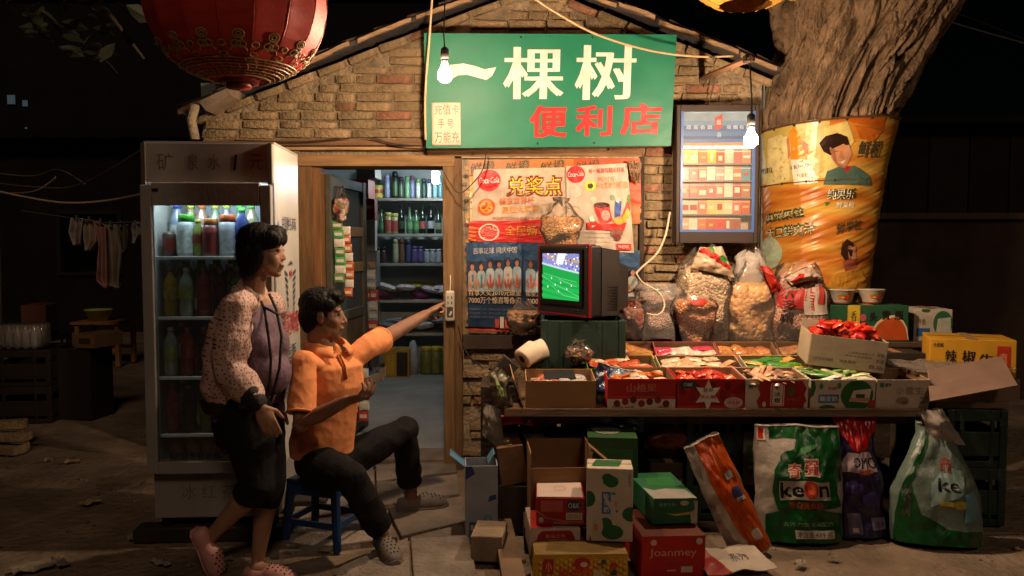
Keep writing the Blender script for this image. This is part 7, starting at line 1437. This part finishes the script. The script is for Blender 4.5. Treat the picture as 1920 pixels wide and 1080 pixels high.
def dots_mat():
    m = bpy.data.materials.new('dotted cloth'); m.use_nodes = True; N = m.node_tree.nodes; L = m.node_tree.links; b_ = N['Principled BSDF']; b_.inputs['Roughness'].default_value = .62
    tc = N.new('ShaderNodeTexCoord'); sx = N.new('ShaderNodeSeparateXYZ'); L.new(tc.outputs['Object'], sx.inputs[0])
    ma = N.new('ShaderNodeMath'); ma.operation = 'MULTIPLY_ADD'; ma.inputs[1].default_value = .85; L.new(sx.outputs[1], ma.inputs[0]); L.new(sx.outputs[0], ma.inputs[2])
    cb = N.new('ShaderNodeCombineXYZ'); L.new(ma.outputs[0], cb.inputs[0]); L.new(sx.outputs[2], cb.inputs[1])
    vo = N.new('ShaderNodeTexVoronoi'); vo.voronoi_dimensions = '2D'; vo.inputs['Scale'].default_value = 50; vo.inputs['Randomness'].default_value = .7; L.new(cb.outputs[0], vo.inputs['Vector'])
    mr = N.new('ShaderNodeMapRange'); mr.inputs[1].default_value = .15; mr.inputs[2].default_value = .20; L.new(vo.outputs['Distance'], mr.inputs[0])
    mx = N.new('ShaderNodeMix'); mx.data_type = 'RGBA'; mx.inputs['A'].default_value = (*lin('#3a1a1c'), 1); mx.inputs['B'].default_value = (*lin('#b6958a'), 1); L.new(mr.outputs[0], mx.inputs['Factor']); L.new(mx.outputs['Result'], b_.inputs['Base Color'])
    t = N.new('ShaderNodeTexNoise'); t.inputs['Scale'].default_value = 16; t.inputs['Detail'].default_value = 3; mp2 = N.new('ShaderNodeMapping'); mp2.inputs['Scale'].default_value = (1.2, 1, .8); mp2.inputs['Rotation'].default_value = (0, R(25), 0); L.new(tc.outputs['Object'], mp2.inputs[0]); L.new(mp2.outputs[0], t.inputs['Vector'])
    bp = N.new('ShaderNodeBump'); bp.inputs['Strength'].default_value = .6; bp.inputs['Distance'].default_value = .03; L.new(t.outputs['Fac'], bp.inputs['Height']); L.new(bp.outputs[0], b_.inputs['Normal']); return m
# ------------------------------------------------------------------ woman walking past
def woman():
    A = at; f = V((math.cos(R(-24)), math.sin(R(-24)), 0)); r_ = V((f.y, -f.x, 0))
    o = thing('person', 'woman with bobbed hair in a dotted jacket, walking past the fridge', 'person', gnd(470, 1080))
    Mh = Matrix.Translation(A(494, 472, 3.60)) @ Matrix.Rotation(R(4), 4, 'Z') @ Matrix.Rotation(R(3), 4, 'Y')
    nb_ = A(472, 548, 3.63)
    body = MB(); head_parts(body, Mh, 1.0, 2)
    cap_tube(body, [Mh @ V((-.02, 0, -.05)), Mh @ V((-.03, 0, -.1)), nb_, nb_ - V((0, 0, .06))], [.05, .049, .058, .075])
    ch = A(474, 600, 3.62); wa = A(480, 690, 3.63); pe = A(470, 755, 3.63)
    spine(body, [(pe, .15, .11), (wa, .12, .095), (ch, .145, .10), (nb_ + V((0, 0, -.03)), .09, .06)], r_, f)
    sR, sL = A(443, 578, 3.48), A(505, 576, 3.77)
    eR, wR = A(430, 690, 3.42), A(488, 762, 3.36)
    cap_tube(body, [sR, eR.lerp(sR, .5), eR, eR.lerp(wR, .5), wR], [.05, .046, .04, .037, .026])
    hd = (A(508, 805, 3.36) - wR).normalized(); hand_parts(body, wR, hd, V((-.35, 1, .0)), 1, (.22, .26, .3, .36), .95, .3)
    eL, wL = A(494, 690, 3.84), A(512, 762, 3.80)
    cap_tube(body, [sL, sL.lerp(eL, .5), eL, eL.lerp(wL, .5), wL], [.048, .044, .038, .035, .026]); hand_parts(body, wL, V((.2, 0, -1)), V((0, -1, 0)), -1, (.3, .32, .36, .4), .95, .25)
    hR, kR, aR = A(460, 765, 3.55), A(484, 908, 3.50), A(401, 1000, 3.56); hL, kL, aL = A(480, 765, 3.71), A(503, 905, 3.66), A(484, 1046, 3.62)
    cap_tube(body, [hR, hR.lerp(kR, .5), kR, kR.lerp(aR, .3), kR.lerp(aR, .62), aR], [.085, .075, .055, .053, .042, .031])
    cap_tube(body, [hL, hL.lerp(kL, .5), kL, kL.lerp(aL, .3), kL.lerp(aL, .62), aL], [.085, .075, .055, .053, .042, .031])
    cap_tube(body, [aR, A(392, 1020, 3.57), A(408, 1062, 3.575)], [.03, .03, .03]); cap_tube(body, [aL, A(478, 1066, 3.6), A(535, 1074, 3.57)], [.031, .032, .028])
    blob(body, 'body', SKIN, o, .0040, 5)
    eyes(o, Mh)
    # hair: bob with side fringe
    q = MB(); h = lambda c, rr_, rot=None: q.ell(Mh @ V(c), rr_, M=(Mh.to_3x3() @ rot) if rot else Mh.to_3x3(), nu=20, nv=14)
    h((-.022, 0, .050), (.101, .083, .083)); h((-.053, 0, -.002), (.069, .081, .088)); h((-.055, 0, -.048), (.054, .073, .056))
    RYm = Matrix.Rotation(R(18), 3, 'Y')
    for s_ in (-1, 1): h((-.022, s_ * .069, -.028), (.037, .018, .078), RYm); h((.040, s_ * .064, .055), (.046, .020, .042)); h((.072, s_ * .040, .062), (.024, .030, .034)); h((-.045, s_ * .062, -.070), (.04, .018, .04))
    h((.048, .0, .088), (.050, .060, .036)); h((.080, .015, .066), (.014, .035, .028))
    def hp(p, n_):
        l = Mh.inverted() @ p; k = noise.noise(V((l.x * 38, l.y * 38, l.z * 9))); k2 = noise.noise(V((l.x * 90, l.y * 90, l.z * 16)))
        return p + n_ * (.0018 * k + .0012 * k2) + V((0, 0, -.008 * max(0, k2))) * (1 if l.z < -.08 else 0)
    hb = blob(q, 'hair', HAIR, o, .0042, 2, hp)
    fuzz(hb, o, 500, .04, lambda p, n_: (-.25 if p.x < Mh.translation.x + .03 else .25, 0, -1.0), 3, Mh=Mh)
    # purple top
    q = MB(); spine(q, [(A(474, 775, 3.63), .155, .125), (pe, .158, .125), (A(486, 705, 3.63), .14, .125), (A(480, 640, 3.62), .142, .118), (ch, .14, .105), (A(473, 572, 3.63), .115, .075)], r_, f)
    for s_ in (.055, -.055): q.ell(A(484, 645, 3.62) + f * .062 + r_ * s_, (.058, .058, .07))
    q.ell(A(490, 700, 3.62) + f * .05, (.095, .11, .10))
    blob(q, 'top', mat('#665060', .75, .15, 20, .25, 60), o, .006, 4, folds(.004, 9, (1, 1, .6), 2, .003, 26))
    q = MB(); spine(q, [(A(462, 780, 3.63), .165, .128), (A(466, 745, 3.63), .16, .122)], r_, f)
    blob(q, 'top_hem', dm_dark, o, .006, 4, folds(.004, 14, (1, 1, .3), 5))
    # jacket: body open at the front, sleeves with black cuffs
    q = MB(); back = -f * .022 + r_ * .02
    spine(q, [(A(462, 748, 3.62) + back, .165, .105), (A(461, 715, 3.62) + back, .178, .118), (A(463, 660, 3.62) + back, .172, .112), (A(466, 605, 3.62) + back, .165, .098), (A(468, 572, 3.63) + back * .5, .13, .078), (A(468, 550, 3.63), .088, .064), (A(468, 538, 3.63), .07, .058)], r_, f)
    cap_tube(q, [sR + V((.015, .03, .012)), sR, sR.lerp(eR, .4), sR.lerp(eR, .8), eR, eR.lerp(wR, .45), eR.lerp(wR, .74)], [.062, .066, .070, .071, .068, .062, .048], 18)
    cap_tube(q, [sL, sL.lerp(eL, .5), eL, eL.lerp(wL, .7)], [.07, .07, .066, .05], 18)
    def jp(p, n_):
        k = noise.noise(V((p.x * 5 + p.z * 3.5, p.y * 4, p.z * 6.5 - p.x * 4))); k2 = noise.noise(V((p.x * 13 + p.z * 6, p.y * 10, p.z * 14 - p.x * 8)))
        return p + n_ * (.010 * (1 - abs(k) * 2.4) + .005 * (1 - abs(k2) * 2))
    blob(q, 'jacket', dots_mat(), o, .006, 3, jp)
    BK = mat('#0f0d0e', .7, .2, 30, .3, 60)
    q = MB(); cap_tube(q, [eR.lerp(wR, .70), eR.lerp(wR, .90)], [.054, .042], 16); blob(q, 'cuff', BK, o, .005, 3, folds(.002, 30))
    q = MB(); spine(q, [(A(459, 765, 3.62) + back, .165, .112), (A(458, 742, 3.62) + back, .178, .121)], r_, f); blob(q, 'waistband', BK, o, .006, 3, folds(.003, 22, (1, 1, .2)))
    # black facing down the jacket edge and bag strap across the chest
    e1 = [A(490, 566, 3.52), A(496, 580, 3.48), A(502, 620, 3.465), A(508, 670, 3.46), A(506, 715, 3.46), A(494, 752, 3.47)]
    MB().tube(e1, .0065, 8).build('jacket_edge', BK, o, smooth=True, world=True)
    e2 = [A(494, 576, 3.49), A(508, 582, 3.46), A(522, 590, 3.50)]; MB().tube(e2, .006, 8).build('collar_tip', BK, o, smooth=True, world=True)
    e3 = [A(505, 552, 3.60), A(518, 580, 3.53), A(528, 630, 3.50), A(524, 690, 3.48), A(508, 752, 3.46)]; MB().tube(e3, .0065, 8).build('bag_strap', BK, o, smooth=True, world=True)
    # cropped black trousers
    q = MB(); spine(q, [(A(470, 830, 3.62), .15, .13), (A(468, 790, 3.62), .165, .14), (A(468, 752, 3.62), .15, .122)], r_, f)
    tR = kR.lerp(aR, .26); tL = kL.lerp(aL, .30)
    cap_tube(q, [hR, hR.lerp(kR, .35), hR.lerp(kR, .7), kR + V((0, 0, .0)), tR], [.12, .112, .094, .08, .068], 18, True); cap_tube(q, [hL, hL.lerp(kL, .35), hL.lerp(kL, .7), kL, tL], [.12, .112, .094, .08, .068], 18, True)
    blob(q, 'trousers', mat((.006, .0055, .006), .85, .2, 20, .2, spec=.2), o, .006, 3, folds(.006, 10, (1, 1, .7), 4, .003, 24))
    PK = mat('#c08a84', .5, .1, 20)
    clog(o, A(364, 992, 3.55), A(410, 1082, 3.57), V((.9, -.5, .5)), PK); clog(o, A(458, 1086, 3.60), A(556, 1092, 3.545), UP, PK)
dm_dark = mat('#6a4a46', .8, .5, 60)
woman()
# ------------------------------------------------------------------ man on the stool, pointing
def man():
    A = at; f = V((math.cos(R(-40)), math.sin(R(-40)), 0)); r_ = V((f.y, -f.x, 0))
    o = thing('person', 'seated man in an orange polo shirt pointing at the television', 'person', (at(600, 900, 3.95).x, 3.95, 0))
    Mh = Matrix.Translation(A(607, 592, 3.84)) @ Matrix.Rotation(R(8), 4, 'Z') @ Matrix.Rotation(R(2), 4, 'Y')
    nb_ = A(612, 662, 3.88); ch = A(630, 710, 3.88); wa = A(618, 790, 3.92); pe = A(606, 862, 3.95)
    body = MB(); head_parts(body, Mh, 1.03)
    cap_tube(body, [Mh @ V((-.02, 0, -.05)), Mh @ V((-.025, 0, -.1)), nb_, nb_ - V((0, 0, .06))], [.056, .056, .064, .08])
    spine(body, [(pe, .12, .085), (wa, .11, .075), (ch, .12, .075), (nb_ + V((0, 0, -.04)), .08, .055)], r_, f)
    sR, sL = A(571, 680, 3.71), A(688, 652, 4.0); eR, wR = A(563, 796, 3.60), A(648, 752, 3.50)
    cap_tube(body, [sR, sR.lerp(eR, .5), eR, eR.lerp(wR, .4), wR], [.05, .044, .038, .037, .027])
    tips, th_ = hand_parts(body, wR, (A(700, 738, 3.46) - wR), V((-.25, .45, .85)), -1, (.5, .55, .6, .65), 1.05, .5)
    eL, wL = A(742, 622, 4.22), A(797, 590, 4.38)
    cap_tube(body, [sL, sL.lerp(eL, .5), eL, eL.lerp(wL, .35), wL], [.05, .045, .039, .037, .027])
    hand_parts(body, wL, (A(842, 562, 4.5) - wL), V((.25, -.1, -1)), 1, (.04, 1.05, 1.15, 1.2), 1.08, .5)
    hR, kR, aR = A(596, 872, 3.84), A(660, 896, 3.60), A(716, 1000, 3.80); hL, kL, aL = A(640, 868, 4.02), A(760, 806, 4.22), A(770, 928, 4.34)
    cap_tube(body, [hR, kR, kR.lerp(aR, .3), kR.lerp(aR, .65), aR], [.08, .06, .058, .046, .036]); cap_tube(body, [hL, kL, kL.lerp(aL, .3), kL.lerp(aL, .65), aL], [.08, .06, .058, .046, .036])
    cap_tube(body, [aR, aR + V((.0, .0, -.04)), aR + V((.07, -.17, -.06))], [.036, .034, .026]); cap_tube(body, [aL, aL + V((-.01, 0, -.035)), aL + V((.14, .05, -.055))], [.036, .035, .024])
    blob(body, 'body', SKINM, o, .0040, 5)
    eyes(o, Mh, 1.03)
    q = MB(); h = lambda c, rr_, rot=None: q.ell(Mh @ V(c), rr_, M=(Mh.to_3x3() @ rot) if rot else Mh.to_3x3(), nu=20, nv=14)
    h((-.022, 0, .058), (.100, .084, .082)); h((-.058, 0, .0), (.062, .080, .082)); h((-.068, 0, -.045), (.036, .06, .04)); h((.040, 0, .100), (.056, .062, .032)); h((.074, 0, .082), (.022, .05, .022))
    for s_ in (-1, 1): h((.020, s_ * .064, .055), (.04, .018, .035)); h((.018, s_ * .074, .02), (.010, .006, .024)); h((-.045, s_ * .068, .0), (.03, .014, .045))
    def hp(p, n_):
        k = noise.noise(V((p.x * 70, p.y * 70, p.z * 40))); k2 = noise.noise(V((p.x * 150, p.y * 150, p.z * 90))); return p + n_ * (.0018 * k + .0022 * k2)
    hb = blob(q, 'hair', HAIR, o, .0042, 2, hp); fuzz(hb, o, 1100, .022, lambda p, n_: (.5, 0, -.3), 5, Mh=Mh)
    # polo shirt
    OR = mat('#de8f5e', .85, .12, 20, .2, 18, spec=.12)
    q = MB(); spine(q, [(A(603, 850, 3.94), .162, .124), (A(604, 828, 3.94), .166, .128), (A(611, 780, 3.92), .152, .118), (A(624, 725, 3.88), .160, .114), (A(626, 686, 3.87), .160, .100), (A(617, 664, 3.88), .100, .074)], r_, f)
    cap_tube(q, [A(602, 690, 3.80), sR, sR.lerp(eR, .45), sR.lerp(eR, .80)], [.052, .057, .060, .063], 18, True); cap_tube(q, [A(652, 682, 3.93), sL, sL.lerp(eL, .25), sL.lerp(eL, .5)], [.055, .060, .063, .064], 18, True)
    def sp_(p, n_):
        k = noise.noise(V((p.x * 7 - p.z * 6, p.y * 7, p.z * 5 + p.x * 7))); k2 = noise.noise(V((p.x * 16 + p.z * 9, p.y * 14, p.z * 13))); k3 = noise.noise(V((p.x * 30 + p.z * 16, p.y * 26, p.z * 22 - p.x * 10))); return p + n_ * (.0045 * (1 - abs(k) * 2.4) + .0025 * (1 - abs(k2) * 2.2) + .001 * (1 - abs(k3) * 2))
    blob(q, 'polo_shirt', OR, o, .006, 3, sp_)
    # collar, placket, sleeve hems
    cen = A(613, 648, 3.875); q = MB(); ax = r_; ay = f
    def col_ring(z, a_, b_, n0, n1): return [cen + ax * a_ * math.cos(t) + ay * (b_ * math.sin(t) + .012) + V((0, 0, z + .028 * (-math.sin(t)))) for t in [n0 + (n1 - n0) * i / 26 for i in range(27)]]
    n0, n1 = R(112), R(112 + 316); r1 = col_ring(.026, .079, .073, n0, n1); r2 = col_ring(-.022, .122, .108, n0, n1)
    q.sheet(lambda u, v: V(r1[round(u * 26)]).lerp(V(r2[round(u * 26)]), v) + (V((0, 0, .010)) if 0 < v < 1 else V()), 26, 3, th=.006); q.build('collar', OR, o, smooth=True, world=True)
    pl_ = [cen + f * .098 + V((0, 0, -.035)), cen + f * .135 + V((0, 0, -.085)), cen + f * .150 + V((0, 0, -.15))]
    MB().tube([p - f * .008 for p in pl_], .012, 8, flat=.45).build('placket', mat('#b8622c', .8), o, smooth=True, world=True)
    MB().tube([p + f * .001 for p in pl_], .002, 6).build('placket_slit', mat('#3a1a0c', .8), o, smooth=True, world=True)
    def hem(a, c_, rr_, nm): 
        d = (c_ - a).normalized(); u, w_ = perp(d); MB().tube([c_ + u * rr_ * math.cos(t) + w_ * rr_ * math.sin(t) for t in [2 * math.pi * i / 24 for i in range(24)]], .007, 6, closed=True).build(nm, OR, o, smooth=True, world=True)
    hem(sR, sR.lerp(eR, .80), .063, 'sleeve_hem'); hem(sL, sL.lerp(eL, .50), .064, 'sleeve_hem')
    # trousers
    TR = mat((.007, .0065, .0065), .85, .2, 20, .2, spec=.2)
    q = MB(); q.ell(A(606, 868, 3.95), (.15, .135, .095), M=Matrix.Rotation(R(-40), 3, 'Z')); 
    cap_tube(q, [hR, hR.lerp(kR, .5), kR, kR.lerp(aR, .35), kR.lerp(aR, .88)], [.095, .088, .073, .067, .062], 18, True); cap_tube(q, [hL, hL.lerp(kL, .5), kL, kL.lerp(aL, .35), kL.lerp(aL, .80)], [.095, .086, .071, .067, .065], 18, True)
    blob(q, 'trousers', TR, o, .006, 3, folds(.007, 9, (1, 1, 1), 6, .003, 22))
    GY = mat('#6a625c', .7, .15, 20)
    clog(o, V((aR.x - .03, aR.y + .06, .034)), V((aR.x + .10, aR.y - .22, .034)), UP, GY); clog(o, V((aL.x - .075, aL.y - .02, .036)), V((aL.x + .195, aL.y + .07, .036)), UP, GY)
    # slip of paper in the bent hand: lies in the fingers, a thing of its own
    g = tips[0].lerp(th_, .5) + V((.012, -.02, .012)); pp = thing('paper_slip', 'white folded slip of paper held in the seated man\'s hand', 'paper', g)
    MB().sheet(lambda u, v: V((-.03 + .075 * u, -.012 + .008 * math.sin(u * 3), -.008 + .034 * v + .022 * u)), 8, 5, th=.003).build('sheet', mat('#d4c8b4', .7, .05), pp); MB().sheet(lambda u, v: V((.026 + .03 * u, -.016, .012 + .045 * v + .02 * u)), 5, 4, th=.003).build('folded_half', mat('#c8bca8', .7, .05), pp)
    # stool
    c = V((A(608, 930, 3.95).x, 3.97, 0)); s = thing('plastic_stool', 'blue plastic stool under the seated man', 'stool', c, R(-20)); BL = mat('#143460', .45, .12, 9, grime=.3); Hs = .335
    MB().box((0, 0, Hs - .012), (.29, .25, .024), bev=.01).build('seat', BL, s)
    for sx in (-1, 1):
        for sy in (-1, 1): MB().loft([ering(V((sx * .125, sy * .105, Hs - .02)), V((1, 0, 0)), V((0, 1, 0)), .024, .024, 8), ering(V((sx * .15, sy * .13, 0.004)), V((1, 0, 0)), V((0, 1, 0)), .02, .02, 8)]).build('leg', BL, s)
    for sy in (-1, 1): MB().box((0, sy * .115, Hs - .05), (.24, .012, .05)).build('apron', BL, s); MB().box((0, sy * .122, .12), (.25, .012, .03)).build('stretcher', BL, s)
    for sx in (-1, 1): MB().box((sx * .135, 0, Hs - .05), (.012, .2, .05)).build('apron', BL, s); MB().box((sx * .142, 0, .12), (.012, .22, .03)).build('stretcher', BL, s)
man()
